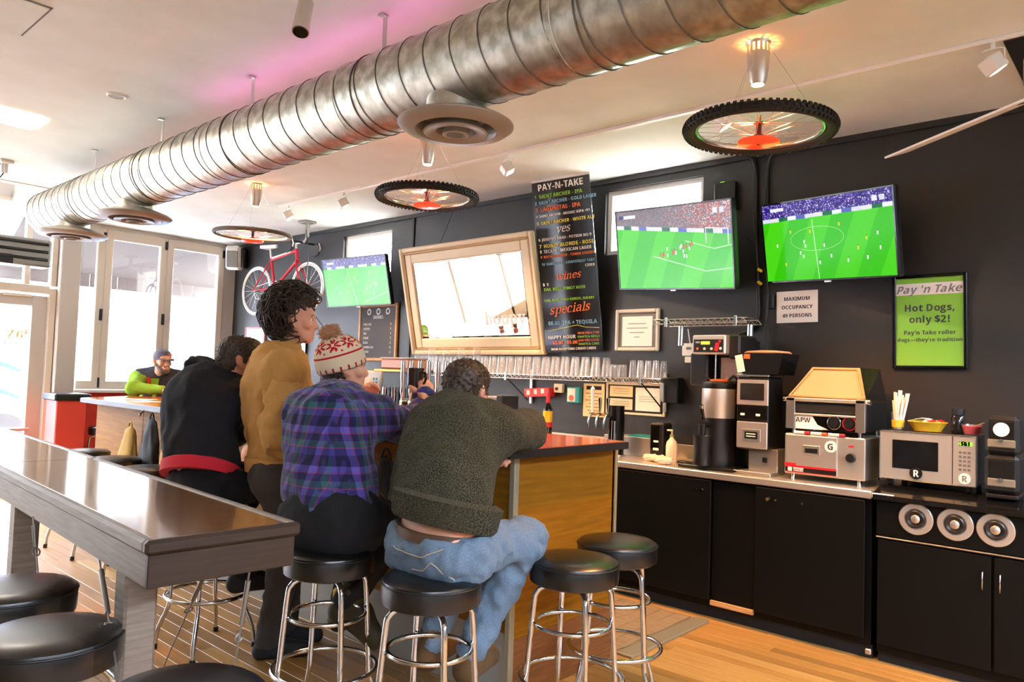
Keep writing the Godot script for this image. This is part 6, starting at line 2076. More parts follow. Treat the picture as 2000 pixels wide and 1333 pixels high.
func head_bones(at: Vector3, f: Vector3, up := Vector3.UP) -> Array:
	var z := f.normalized()
	var x := up.cross(z).normalized()
	var y := z.cross(x)
	var T := Transform3D(Basis(x, y, z), at)
	var L := [
		[V(0, 0.04, -0.035), V(0, 0.045, 0.03), 0.076, 0.07], [V(0, 0.06, -0.01), V(0, 0.06, 0.01), 0.065, 0.065], [V(0, -0.01, 0.02), V(0, 0.0, 0.04), 0.06, 0.055],
		[V(0, -0.05, 0.01), V(0, -0.082, 0.052), 0.05, 0.032], [V(0, -0.092, 0.07), V(0, -0.09, 0.072), 0.017, 0.017],
		[V(0, 0.012, 0.09), V(0, -0.028, 0.108), 0.008, 0.012], [V(-0.01, -0.032, 0.098), V(0.01, -0.032, 0.098), 0.009, 0.009],
		[V(-0.016, -0.056, 0.084), V(0.016, -0.056, 0.084), 0.008, 0.008], [V(-0.013, -0.068, 0.082), V(0.013, -0.068, 0.082), 0.008, 0.008],
		[V(0, -0.05, -0.02), V(0, -0.17, -0.05), 0.054, 0.058]]
	for s in [-1.0, 1.0]:
		L.append([V(s * 0.045, -0.03, 0.0), V(s * 0.024, -0.085, 0.05), 0.024, 0.02])
		L.append([V(s * 0.036, 0.03, 0.078), V(s * 0.012, 0.026, 0.088), 0.01, 0.01])
		L.append([V(s * 0.044, -0.02, 0.062), V(s * 0.046, -0.016, 0.055), 0.02, 0.02])
		L.append([V(s * 0.078, 0.012, -0.012), V(s * 0.078, -0.028, 0.0), 0.013, 0.009])
		L.append([V(s * 0.086, 0.02, -0.022), V(s * 0.084, -0.01, -0.022), 0.008, 0.008])
		L.append([V(s * 0.032, 0.008, 0.096), V(s * 0.034, 0.008, 0.094), 0.011, 0.011, 1.0, Vector3.ZERO, -0.8])
	var out := []
	for b in L:
		var c: Array = b.duplicate()
		c[0] = T * b[0]
		c[1] = T * b[1]
		out.append(c)
	return out


func hand_bones(wr: Vector3, d: Vector3, n: Vector3, curl: float, thumb := 1.0) -> Array:
	# d along the hand, n out of the back of the hand
	d = d.normalized()
	n = (n - d * n.dot(d)).normalized()
	var s := d.cross(n) * thumb
	var L := []
	L.append([wr - d * 0.05, wr + d * 0.01, 0.026, 0.024, 0.75, n])
	var len_ := [0.038, 0.043, 0.041, 0.032]
	for i in 4:
		var o := s * (0.029 - 0.0195 * i)
		var k := wr + d * (0.086 - 0.004 * absf(i - 1.2)) + o
		L.append([wr + d * 0.012 + o * 0.7, k, 0.015, 0.0115])
		var p := k
		var a := curl * (0.75 + 0.12 * i)
		var ang := a * 0.6
		for j in 3:
			var dir := d * cos(ang) - n * sin(ang)
			var q: Vector3 = p + dir * (len_[i] * [1.0, 0.66, 0.52][j])
			L.append([p, q, 0.0105 - 0.001 * j, 0.0098 - 0.001 * j])
			p = q
			ang += a
	var tb0 := wr + d * 0.022 + s * 0.026 - n * 0.008
	var t1 := tb0 + (d * 0.6 + s * 0.75 - n * 0.25).normalized() * 0.042
	var t2 := t1 + (d * 0.85 + s * 0.35 - n * (0.3 + curl * 0.3)).normalized() * 0.032
	var t3 := t2 + (d * 0.9 + s * 0.05 - n * (0.3 + curl * 0.5)).normalized() * 0.026
	L.append([tb0, t1, 0.015, 0.012])
	L.append([t1, t2, 0.0115, 0.0105])
	L.append([t2, t3, 0.0105, 0.009])
	return L


func limbs(J: Dictionary, add: float, which: String) -> Array:
	var L := []
	var f: Vector3 = J.f
	var pel: Vector3 = J.pelvis
	var nk: Vector3 = J.neck
	var bend: Vector3 = J.get("hunch", Vector3.ZERO)
	if "t" in which:
		var w := pel.lerp(nk, 0.34) + bend * 0.7
		var ch := pel.lerp(nk, 0.72) + bend
		var up := pel.lerp(nk, 0.9) + bend * 0.5
		var wd: float = J.get("wide", 1.0)
		L.append([pel, w, (0.15 + add) * wd, (0.142 + add) * wd, 0.78, f])
		L.append([w, ch, (0.142 + add) * wd, (0.162 + add) * wd, 0.74, f])
		L.append([ch, up, (0.15 + add) * wd, (0.09 + add) * wd, 0.78, f])
		for s in ["R", "L"]:
			var sh: Vector3 = J["sh" + s]
			L.append([up, sh, 0.07 + add, 0.062 + add])
			L.append([ch, sh + (ch - sh) * 0.15, 0.1 + add, 0.07 + add])
			L.append([nk, sh, 0.045 + add * 0.8, 0.05 + add])
	if "a" in which:
		for s in ["R", "L"]:
			L.append([J["sh" + s], J["el" + s], 0.056 + add, 0.045 + add * 1.1])
			L.append([J["el" + s], J["wr" + s], 0.045 + add * 1.1, 0.03 + add * 0.8])
	if "l" in which:
		var hr: Vector3 = J.hipR
		var hl: Vector3 = J.hipL
		L.append([hr, hl, 0.115 + add, 0.115 + add])
		L.append([pel + (pel - nk).normalized() * -0.06, pel, 0.135 + add, 0.14 + add, 0.8, f])
		L.append([hr - f * 0.05, hr - f * 0.05, 0.1 + add, 0.1 + add])
		L.append([hl - f * 0.05, hl - f * 0.05, 0.1 + add, 0.1 + add])
		for s in ["R", "L"]:
			L.append([J["hip" + s], J["kn" + s], 0.092 + add, 0.062 + add])
			L.append([J["kn" + s], J["an" + s], 0.06 + add, 0.04 + add * 1.4])
	return L


func garment(j: Dictionary, add: float, extra: Array, cell: float, clips: Array, wr: float, seed_: int, freq := 6.5, cuffs := []) -> ArrayMesh:
	# body of the garment and its two sleeves, kept apart so that the arm line shows
	var list := [sdf(limbs(j, add, "t") + extra, cell, 46.0, clips, wr, seed_, freq, V(1, 0.7, 1))]
	for s in ["R", "L"]:
		var e: Vector3 = j["el" + s]
		var sh: Vector3 = j["sh" + s]
		var w: Vector3 = j["wr" + s]
		list.append(sdf([[sh, e, 0.062 + add, 0.048 + add * 1.1], [e, w, 0.048 + add * 1.1, 0.032 + add * 0.8], [e, e.lerp(sh, 0.2), 0.054 + add, 0.05 + add]], cell, 60.0, cuffs, wr * 0.8, seed_ + 3, freq * 1.3))
	return joined(list)


func shoe_bones(an: Vector3, toe: Vector3, big := 1.0) -> Array:
	var d := (toe - an)
	var fl := V(d.x, 0, d.z).normalized() if absf(d.normalized().y) < 0.75 else d.normalized()
	var down := V(0, -1, 0) if absf(d.normalized().y) < 0.75 else V(0, -0.3, 0)
	var heel := an + down * 0.055 - fl * 0.035
	return [[an + V(0, 0.03, 0), heel, 0.043 * big, 0.037 * big], [heel, an + fl * 0.07 + down * 0.05, 0.037 * big, 0.04 * big], [an + fl * 0.05 + down * 0.045, toe, 0.044 * big, 0.036 * big], [heel + down * 0.012, toe + down * 0.008, 0.03 * big, 0.03 * big]]


func to_local_joints(J: Dictionary, base: Vector3) -> Dictionary:
	var o := {}
	for k in J:
		o[k] = J[k] - base if J[k] is Vector3 and not k in ["f", "hf", "hunch"] else J[k]
	return o


func cloth_mat(key: String, hex: String, rough: float, bump := 0.0, sc := 6.0, lo := 0.86) -> StandardMaterial3D:
	var m := mk(key, hex, rough)
	m.metallic_specular = 0.3
	m.albedo_texture = cloth_tex(lo)
	triplanar(m, sc, false)
	m.rim_enabled = true
	m.rim = 0.25
	m.rim_tint = 0.6
	return m


var _cl := {}

func cloth_tex(lo: float) -> ImageTexture:
	if not _cl.has(lo):
		_cl[lo] = tex(noise_img(192, 192, 26, 26, 91, Color(lo, lo, lo), Color.WHITE, 3, 1.4))
	return _cl[lo]


func skin(key: String, hex: String) -> StandardMaterial3D:
	var m := mk(key, hex, 0.5)
	m.subsurf_scatter_enabled = true
	m.subsurf_scatter_strength = 0.12
	return m


func person(label: String, base: Vector3, Jw: Dictionary, hands: Array, skin_mat: Material, head_up := Vector3.UP) -> Dictionary:
	var p := thing("person", label, "person", base)
	var J := to_local_joints(Jw, base)
	var B := limbs(J, -0.006, "ta") + limbs(J, -0.016, "l")
	var hb := head_bones(J.head, J.hf, head_up)
	B.append([J.neck - V(0, 0.02, 0), J.head + V(0, -0.06, 0) - J.hf.normalized() * 0.03, 0.058, 0.05])
	var list := [sdf(B, 0.016, 50.0), sdf(hb, 0.005, 130.0)]
	for h in hands:
		list.append(sdf(hand_bones(J[h[0]], h[1], h[2], h[3], h[4]), 0.0045, 190.0))
	put(joined(list), "body", skin_mat, p)
	return {"node": p, "J": J}


func strands(g: Geo, at: Vector3, rad: Vector3, bas: Basis, count: int, len_: float, r: float, seed_: int, keep: Callable, curly := 0.0) -> void:
	var q := RandomNumberGenerator.new()
	q.seed = seed_
	for i in count:
		var d := V(q.randfn(), q.randfn(), q.randfn()).normalized()
		if not keep.call(d): continue
		var s := at + bas * (d * rad)
		var out := (bas * (d / rad)).normalized()
		var side := out.cross(V(q.randfn(), q.randfn(), q.randfn())).normalized()
		var side2 := out.cross(side)
		var pts := []
		var L := len_ * q.randf_range(0.6, 1.25)
		for k in 6:
			var t := float(k) / 5
			var c := curly * t
			pts.append(s + out * (L * t - L * 0.25) + side * (curly * 0.5 * L * sin(t * 5.0)) + side2 * (curly * 0.5 * L * (1.0 - cos(t * 5.0))))
		g.tube(pts, [r, r, r, r * 0.9, r * 0.8, r * 0.4], 4)


func hair_cap(bones: Array, cell: float, noise_amp: float, seed_: int, freq := 60.0, clips := []) -> Dictionary:
	return sdf(bones, cell, 110.0, clips, noise_amp, seed_, freq)


func build_people() -> void:
	var s1 := skin("skin_a", "c98a6a")
	var s2 := skin("skin_b", "d69b7c")
	var hair_d := mk("hair_dark", "35271d", 0.55)
	var hair_b := mk("hair_brown", "3a2a1c", 0.5)
	man_sweater(s2, hair_b)
	man_plaid(s2, hair_d)
	man_jacket(s2, hair_d)
	man_hoodie(s1, hair_d)
	man_cap(s2)


func man_sweater(sk: Material, hair: Material) -> void:
	var base := V(-2.05, 0, -1.93)
	var J := {
		"f": V(-0.12, 0, -1).normalized(), "pelvis": V(-2.05, 0.87, -1.93), "neck": V(-2.27, 1.3, -2.24), "head": V(-2.29, 1.41, -2.28), "hf": V(-0.25, -0.12, -1).normalized(), "hunch": V(0.02, 0.03, 0.05),
		"shR": V(-2.06, 1.265, -2.25), "shL": V(-2.48, 1.255, -2.25), "elR": V(-2.21, 1.24, -2.585), "wrR": V(-2.46, 1.222, -2.7), "elL": V(-2.6, 1.24, -2.54), "wrL": V(-2.33, 1.222, -2.49),
		"hipR": V(-1.97, 0.84, -1.95), "hipL": V(-2.15, 0.84, -1.95), "knR": V(-1.97, 0.83, -2.33), "knL": V(-2.28, 0.84, -2.36), "anR": V(-2.07, 0.405, -2.13), "anL": V(-2.26, 0.405, -2.1),
		"toeR": V(-2.13, 0.335, -2.31), "toeL": V(-2.33, 0.335, -2.27), "wide": 1.06}
	var r := person("seated man in a dark green knitted sweater and jeans, seen from behind", base, J, [["wrL", V(1, -0.9, 0.35), V(0.4, 0.3, 1), 0.25, 1.0]], sk)
	var p: Node3D = r.node
	var j: Dictionary = r.J
	var u: Vector3 = (j.neck - j.pelvis).normalized()
	# sweater
	var wool := cloth_mat("sweater_wool", "524f3c", 0.95, 0, 4.5, 0.45)
	wool.heightmap_enabled = true
	wool.heightmap_texture = tex(noise_img(192, 192, 40, 40, 77, Color.BLACK, Color.WHITE, 2, 1.5))
	wool.heightmap_scale = 0.35
	var B := [[j.neck + V(0.0, -0.01, 0.0), j.neck + V(0, 0.02, -0.005), 0.078, 0.07]]
	B.append([j.pelvis.lerp(j.neck, 0.15) + V(-0.02, 0, 0.03), j.pelvis.lerp(j.neck, 0.6) + V(0.0, 0, 0.05), 0.2, 0.21, 0.75, j.f])
	var hn := V(0.06, 1, -0.18).normalized()
	var hem: Vector3 = j.pelvis + V(0.0, 0.095, -0.01)
	put(garment(j, 0.03, B, 0.0125, [[hem, -hn, 0.42]], 0.013, 4, 7.0), "sweater", wool, p)
	# ribbed hem
	var hemg := Geo.new()
	var xr: Vector3 = hn.cross(-j.f).normalized()
	var bas := Basis(xr, hn, xr.cross(hn))
	hemg.lathe([Vector2(0.17, -0.03), Vector2(0.2, -0.045), Vector2(0.21, -0.03), Vector2(0.214, 0.02), Vector2(0.22, 0.045), Vector2(0.18, 0.06)], Transform3D(bas, hem + V(0.012, 0.01, 0.0)), 180, 1.03, 0.8, 60, 0.012)
	part(hemg, "ribbed_hem", wool, p)
	# jeans
	var den := cloth_mat("jeans_denim", "667a8c", 0.85, 0, 6.0, 0.82)
	var bl: Vector3 = j.pelvis + V(0, 0.045, 0)
	var pants := sdf(limbs(j, 0.014, "l"), 0.0125, 46.0, [[bl, V(0.05, 1, 0.1), 0.26]], 0.017, 9, 9.5)
	put(joined([pants]), "jeans", den, p)
	var belt := Geo.new()
	belt.lathe([Vector2(0.15, -0.02), Vector2(0.166, -0.02), Vector2(0.166, 0.018), Vector2(0.15, 0.018)], Transform3D(Basis(xr, V(0, 1, 0), xr.cross(V(0, 1, 0))), bl + V(0, -0.01, 0.006)), 48, 1.04, 0.88)
	part(belt, "belt", mk("brown_leather", "4a3423", 0.5), p)
	var thread := mk("seam_thread", "b9a27c", 0.8)
	for a in [0.2, 1.0, 1.75, 2.5]:
		var q: Vector3 = bl + V(0, -0.012, 0.006) + bas * V(cos(a) * 0.177, 0, -sin(a) * 0.15)
		part(bx(q, V(0.014, 0.062, 0.01), 0.003, bas * Basis(Vector3.UP, a + PI / 2)), "belt_loop", den, p)
	# pocket and yoke stitching laid on the denim
	var stitch := func(pts: Array) -> void:
		var out := []
		for q in curve(pts, 6):
			var best: Vector3 = q
			var bd := 9.0
			for i in range(0, pants.v.size(), 1):
				var dd: float = pants.v[i].distance_squared_to(q)
				if dd < bd:
					bd = dd
					best = pants.v[i] + pants.n[i] * 0.002
			out.append(best)
		for _k in 3:
			for i in range(1, out.size() - 1):
				out[i] = (out[i - 1] + out[i] * 2.0 + out[i + 1]) / 4.0
		part(tb(out, 0.0018, 4), "stitching", thread, p)
	var bk := func(a: float, y: float) -> Vector3:
		return j.pelvis + V(cos(a) * 0.2, y, -sin(a) * 0.2)
	stitch.call([bk.call(4.3, -0.01), bk.call(4.7, -0.03), bk.call(5.2, -0.02), bk.call(5.6, 0.015)])
	stitch.call([bk.call(4.75, -0.1), bk.call(5.1, -0.08), bk.call(5.35, -0.04)])
	stitch.call([bk.call(5.35, -0.04), bk.call(5.6, -0.07), bk.call(5.85, -0.1)])
	var shoe := cloth_mat("shoe_suede", "5b4428", 0.8)
	for s in ["R", "L"]:
		put(joined([sdf(shoe_bones(j["an" + s], j["toe" + s], 1.05), 0.009, 80.0)]), "shoe", shoe, p)
	# hair: short and thick
	var hf: Vector3 = j.hf
	var hx := V(0, 1, 0).cross(hf).normalized()
	var hy := hf.cross(hx)
	var T := Transform3D(Basis(hx, hy, hf), j.head)
	var HB := [[T * V(0, 0.05, -0.03), T * V(0, 0.06, 0.035), 0.086, 0.078], [T * V(0, 0.0, -0.05), T * V(0, 0.04, -0.04), 0.07, 0.08], [T * V(0, -0.045, -0.055), T * V(0, -0.02, -0.05), 0.05, 0.06]]
	for s in [-1.0, 1.0]:
		HB.append([T * V(s * 0.05, 0.03, -0.01), T * V(s * 0.05, -0.015, 0.0), 0.036, 0.022])
	var hg := Geo.new()
	strands(hg, T * V(0, 0.03, -0.01), V(0.083, 0.1, 0.105), T.basis, 900, 0.02, 0.0034, 3, func(e: Vector3) -> bool: return e.z < 0.5 and (e.y > -0.75 or e.z < -0.3) and not (absf(e.x) > 0.75 and e.y < -0.15), 0.9)
	put(joined([hair_cap(HB, 0.006, 0.008, 5, 55.0)]), "hair", hair, p)
	part(hg, "hair_curls", hair, p).set_meta("kind", "stuff")


func lathe_uv(prof: Array, xf: Transform3D, seg: int, urep := 1.0) -> ArrayMesh:
	var st := SurfaceTool.new()
	st.begin(Mesh.PRIMITIVE_TRIANGLES)
	st.set_smooth_group(0)
	var n := prof.size() - 1
	var P := func(i: int, j: int) -> void:
		var a := TAU * j / seg
		st.set_uv(Vector2(urep * j / seg, 1.0 - float(i) / n))
		st.add_vertex(xf * V(prof[i].x * cos(a), prof[i].y, -prof[i].x * sin(a)))
	for i in n:
		for j in seg:
			P.call(i, j); P.call(i + 1, j + 1); P.call(i, j + 1)
			P.call(i, j); P.call(i + 1, j); P.call(i + 1, j + 1)
	st.generate_normals()
	st.index()
	return st.commit()


func man_plaid(sk: Material, hair: Material) -> void:
	var base := V(-2.64, 0, -1.86)
	var J := {
		"f": V(-0.3, 0, -0.95).normalized(), "pelvis": V(-2.64, 0.88, -1.86), "neck": V(-2.9, 1.335, -2.05), "head": V(-2.95, 1.495, -2.112), "hf": V(0.35, 0.05, -0.94).normalized(), "hunch": V(0.05, 0.02, 0.06),
		"shR": V(-2.71, 1.28, -2.13), "shL": V(-3.06, 1.28, -1.99), "elR": V(-2.79, 1.225, -2.41), "wrR": V(-2.91, 1.355, -2.6), "elL": V(-3.22, 1.2, -2.25), "wrL": V(-3.34, 1.34, -2.45),
		"hipR": V(-2.55, 0.86, -1.9), "hipL": V(-2.74, 0.86, -1.86), "knR": V(-2.62, 0.82, -2.26), "knL": V(-2.9, 0.84, -2.25), "anR": V(-2.66, 0.51, -1.98), "anL": V(-2.85, 0.42, -2.1),
		"toeR": V(-2.53, 0.365, -2.03), "toeL": V(-2.92, 0.34, -2.25), "wide": 1.04}
	var r := person("seated man in a purple plaid shirt and red and cream bobble hat", base, J, [["wrR", V(-0.35, 0.75, -0.3), V(0.8, 0.2, 0.3), 1.15, -1.0], ["wrL", V(0.3, 0.5, -0.7), V(-0.6, 0.3, 0.2), 0.7, 1.0]], sk)
	var p: Node3D = r.node
	var j: Dictionary = r.J
	var u: Vector3 = (j.neck - j.pelvis).normalized()
	# plaid cloth
	var im := Image.create(256, 256, false, Image.FORMAT_RGB8)
	var warp := func(t: float) -> Array:
		# colour and weight of the stripe at t in 0..1
		var s := fposmod(t * 2.0, 1.0)
		if s < 0.16: return [Color("5a4f9e"), 1.0]
		if s < 0.19: return [Color("8f2f4c"), 1.0]
		if s < 0.36: return [Color("232149"), 1.0]
		if s < 0.52: return [Color("2b5a55"), 1.0]
		if s < 0.55: return [Color("a8404e"), 1.0]
		if s < 0.72: return [Color("3a3377"), 1.0]
		return [Color("1b1a38"), 1.0]
	for y in 256:
		for x in 256:
			var a: Color = warp.call(x / 256.0)[0]
			var b: Color = warp.call(y / 256.0)[0]
			var twill := 0.5 + 0.18 * (1.0 if (x + y) % 4 < 2 else -1.0)
			im.set_pixel(x, y, a.lerp(b, twill))
	var pl := mk("plaid_flannel", "ffffff", 0.95)
	pl.albedo_texture = tex(im)
	triplanar(pl, 3.2, false)
	pl.uv1_triplanar_sharpness = 12.0
	pl.metallic_specular = 0.25
	pl.rim_enabled = true
	pl.rim = 0.3
	var B := [[j.pelvis + u * 0.02, j.pelvis.lerp(j.neck, 0.5) + V(-0.01, 0, 0.04), 0.195, 0.19, 0.78, j.f]]
	B.append([j.neck + V(0, -0.015, 0), j.neck + V(0.0, 0.025, 0), 0.078, 0.066])
	var hem: Vector3 = j.pelvis + V(0, 0.0, 0)
	put(garment(j, 0.028, B, 0.0135, [[hem, V(-0.1, -1, 0.05), 0.45]], 0.022, 14, 6.5, [[j.wrR.lerp(j.elR, 0.42), (j.wrR - j.elR), 0.12], [j.wrL.lerp(j.elL, 0.3), (j.wrL - j.elL), 0.12]]), "plaid_shirt", pl, p)
	var coll := Geo.new()
	coll.ring(j.neck + V(0, 0.02, 0.0), Basis.from_euler(V(0.25, 0, 0)), 0.062, 0.018, 28, 8, 1.6)
	part(coll, "collar", pl, p)
	# dark shirt tail and trousers
	var dark := cloth_mat("trouser_black", "1d1d1e", 0.9)
	var TB := limbs(j, 0.016, "l")
	TB.append([j.pelvis + V(0.0, -0.02, 0.03), j.pelvis + V(0, 0.04, 0.0), 0.17, 0.16, 0.85, j.f])
	put(joined([sdf(TB, 0.0135, 46.0, [[j.pelvis + u * 0.06, u, 0.32]], 0.01, 19, 8.0)]), "trousers", dark, p)
	var boot := cloth_mat("boot_leather", "3b3320", 0.55)
	for s in ["R", "L"]:
		var bo := put(joined([sdf(shoe_bones(j["an" + s], j["toe" + s], 1.15), 0.009, 80.0)]), "boot", boot, p)
		if s == "R":
			part(bx(j.anR + V(-0.035, 0.02, 0.035), V(0.03, 0.05, 0.03), 0.01), "yellow_tab", M.yellow_plastic, bo)
	# hair under the hat
	var hf: Vector3 = j.hf
	var hx := V(0, 1, 0).cross(hf).normalized()
	var hy := hf.cross(hx)
	var T := Transform3D(Basis(hx, hy, hf), j.head)
	put(joined([hair_cap([[T * V(0, -0.01, -0.05), T * V(0, -0.05, -0.058), 0.062, 0.05], [T * V(0.03, -0.01, -0.03), T * V(0.05, -0.03, -0.005), 0.04, 0.025], [T * V(-0.03, -0.01, -0.03), T * V(-0.05, -0.03, -0.005), 0.04, 0.025]], 0.006, 0.006, 15, 60.0)]), "hair", hair, p)
	# bobble hat
	var W := 320
	var H := 128
	var hi := Image.create(W, H, false, Image.FORMAT_RGB8)
	var cream := Color("dcc7a6")
	var red := Color("b3202b")
	hi.fill(cream)
	var dot := func(x: int, y: int) -> void:
		hi.fill_rect(Rect2i(posmod(x, W), clampi(y, 0, H - 4), 4, 4), red)
	for c in 8:
		var cx := c * 40 + 18
		var cyy := 40
		for a in 8:
			for t in range(2, 6):
				var e := Vector2(cos(PI / 4 * a + 0.39), sin(PI / 4 * a + 0.39)) * t * 3.4
				var wv := 2 if t == 3 or t == 4 else 0
				dot.call(cx + int(e.x), cyy + int(e.y))
				if wv: dot.call(cx + int(e.x) + 3, cyy + int(e.y))
		for t in 4:
			dot.call(cx + 18, cyy - 18 + t * 12)
			dot.call(cx + 14 + t * 4, 16)
	for x in range(0, W, 4):
		dot.call(x, 68)
		dot.call(x, 6 + (x / 4) % 3 * 4)
	for c in 20:
		for y in range(96, 118, 4):
			dot.call(c * 16 + (4 if y > 108 else 0), y)
	for y in H:
		for x in W:
			var kn := 0.88 + 0.12 * (1.0 if (x % 4 < 2) != (y % 4 < 2) else 0.0)
			hi.set_pixel(x, y, hi.get_pixel(x, y) * kn)
	var hm := mk("knit_hat", "ffffff", 0.95)
	hm.albedo_texture = tex(hi)
	hm.metallic_specular = 0.2
	var prof := [Vector2(0.093, -0.028), Vector2(0.101, -0.032), Vector2(0.107, -0.02), Vector2(0.108, 0.012), Vector2(0.107, 0.04), Vector2(0.102, 0.07), Vector2(0.092, 0.098), Vector2(0.077, 0.122), Vector2(0.056, 0.142), Vector2(0.03, 0.154), Vector2(0.0, 0.158)]
	var tilt := Basis(hx, hy, hf) * Basis.from_euler(V(-0.28, 0, 0.06))
	var hat := put(lathe_uv(prof, Transform3D(Basis(), Vector3.ZERO), 64), "bobble_hat", hm, p)
	hat.transform = Transform3D(tilt.scaled_local(V(0.97, 0.86, 1.12)), T * V(0, 0.025, -0.012))
	var pg := Geo.new()
	var pc := V(0, 0.176, -0.012)
	pg.lathe([Vector2(0, -0.034), Vector2(0.022, -0.026), Vector2(0.033, 0), Vector2(0.022, 0.026), Vector2(0, 0.034)], Transform3D(Basis(), pc), 16)
	strands(pg, pc, V(0.033, 0.033, 0.033), Basis(), 420, 0.026, 0.0016, 8, func(_e: Vector3) -> bool: return true, 0.3)
	part(pg, "pompom", mk("pompom_wool", "b98a63", 0.95), hat)
	# dark mug in his hand
	var mug := thing("dark_mug", "dark brown mug raised by the man in the plaid shirt", "mug", V(-3.0, 1.405, -2.605))
	part(lt([Vector2(0, 0), Vector2(0.036, 0), Vector2(0.041, 0.006), Vector2(0.043, 0.105), Vector2(0.039, 0.105), Vector2(0.037, 0.01), Vector2(0, 0.008)], V(0, 0, 0), 28), "cup", mk("brown_glaze", "2e1d16", 0.2), mug)
	part(tb(curve([V(0.04, 0.085, 0.0), V(0.075, 0.08, 0), V(0.08, 0.05, 0), V(0.065, 0.025, 0), V(0.04, 0.02, 0)], 4), 0.007, 8), "handle", M.brown_glaze, mug)


func man_jacket(sk: Material, hair: Material) -> void:
	var base := V(-3.56, 0, -2.2)
	var f := V(0.56, 0, -0.83).normalized()
	var rt := V(-f.z, 0, f.x)
	var J := {
		"f": f, "pelvis": base + V(0, 0.96, 0), "neck": V(-3.565, 1.545, -2.17), "head": V(-3.53, 1.735, -2.205), "hf": V(0.58, 0.07, -0.82).normalized(), "hunch": -f * 0.045,
		"hipR": base + V(0, 0.93, 0) + rt * 0.09, "hipL": base + V(0, 0.93, 0) - rt * 0.09, "wide": 1.05}
	J["shR"] = J.neck + rt * 0.195 + V(0, -0.07, 0) + f * 0.01
	J["shL"] = J.neck - rt * 0.195 + V(0, -0.07, 0) + f * 0.01
	J["elR"] = J.shR + V(0, -0.325, 0) + rt * 0.035 - f * 0.0
	J["wrR"] = J.elR + V(0, -0.13, 0) + f * 0.2 - rt * 0.06
	J["elL"] = J.shL + V(0, -0.29, 0) - rt * 0.04 + f * 0.06
	J["wrL"] = J.elL + V(0, -0.05, 0) + f * 0.24 + rt * 0.05
	J["knR"] = base + rt * 0.1 + V(0, 0.5, 0) + f * 0.03
	J["knL"] = base - rt * 0.1 + V(0, 0.5, 0) + f * 0.05
	J["anR"] = base + rt * 0.1 + V(0, 0.095, 0) - f * 0.03
	J["anL"] = base - rt * 0.1 + V(0, 0.095, 0) + f * 0.03
	J["toeR"] = J.anR + f * 0.17 + V(0, -0.055, 0)
	J["toeL"] = J.anL + f * 0.17 + V(0, -0.055, 0)
	var r := person("standing man in a tan canvas jacket with curly dark hair", base, J, [["wrR", f - rt * 0.3 - V(0, 0.4, 0), rt, 0.5, 1.0], ["wrL", f + rt * 0.3, V(0, 1, 0), 0.6, -1.0]], sk)
	var p: Node3D = r.node
	var j: Dictionary = r.J
	var u: Vector3 = (j.neck - j.pelvis).normalized()
	var tan_ := cloth_mat("tan_jacket_canvas", "cb9855", 0.9, 0, 8.0, 0.82)
	var B := [[j.pelvis + V(0, 0.0, 0) - f * 0.01, j.pelvis.lerp(j.neck, 0.7) - f * 0.03, 0.195, 0.19, 0.85, f]]
	B.append([j.neck + V(0, -0.01, 0), j.neck + V(0, 0.03, 0), 0.082, 0.072])
	put(garment(j, 0.034, B, 0.0135, [[j.pelvis + V(0, -0.01, 0), V(0, -1, 0), 0.5], [j.neck + V(0, 0.05, 0) + f * 0.01, V(0, 1, 0) + f * 0.3, 0.14]], 0.024, 24, 6.5), "jacket", tan_, p)
	var cg := Geo.new()
	cg.lathe([Vector2(0.066, 0.0), Vector2(0.084, -0.012), Vector2(0.088, 0.03), Vector2(0.078, 0.06), Vector2(0.07, 0.06), Vector2(0.066, 0.02)], Transform3D(Basis.from_euler(V(0, 0, 0)), j.neck + V(0, 0.025, 0)), 32)
	part(cg, "collar", tan_, p)
	var bd := Geo.new()
	var xr: Vector3 = rt
	bd.lathe([Vector2(0.2, -0.02), Vector2(0.222, -0.025), Vector2(0.224, 0.045), Vector2(0.205, 0.055)], Transform3D(Basis(xr, V(0, 1, 0), xr.cross(V(0, 1, 0))), j.pelvis - f * 0.008 + V(0, 0.01, 0)), 56, 1.0, 0.87)
	part(bd, "waistband", tan_, p)
	part(cy(j.pelvis + rt * 0.19 + f * 0.08 + V(0, 0.025, 0), j.pelvis + rt * 0.205 + f * 0.087 + V(0, 0.025, 0), 0.012, -1, 14), "button", M.brass, p)
	var gr := cloth_mat("trouser_grey", "48433f", 0.9)
	put(joined([sdf(limbs(j, 0.02, "l"), 0.0135, 46.0, [[j.pelvis + V(0, 0.05, 0), V(0, 1, 0), 0.3]], 0.012, 29, 7.0)]), "trousers", gr, p)
	for s in ["R", "L"]:
		put(joined([sdf(shoe_bones(j["an" + s], j["toe" + s]), 0.009, 80.0)]), "shoe", M.black_matte, p)
	# curls
	var hf: Vector3 = j.hf
	var hx := V(0, 1, 0).cross(hf).normalized()
	var hy := hf.cross(hx)
	var T := Transform3D(Basis(hx, hy, hf), j.head)
	var HB := [[T * V(0, 0.085, -0.05), T * V(0, 0.1, 0.03), 0.09, 0.075], [T * V(0, 0.0, -0.065), T * V(0, 0.05, -0.06), 0.08, 0.085], [T * V(0, -0.06, -0.06), T * V(0, -0.03, -0.06), 0.055, 0.065], [T * V(0, 0.115, 0.05), T * V(0, 0.115, 0.07), 0.045, 0.035]]
	for s in [-1.0, 1.0]:
		HB.append([T * V(s * 0.055, 0.06, -0.02), T * V(s * 0.062, 0.015, -0.02), 0.04, 0.022])
	put(joined([hair_cap(HB, 0.007, 0.02, 35, 30.0)]), "hair", hair, p)
	var hg := Geo.new()
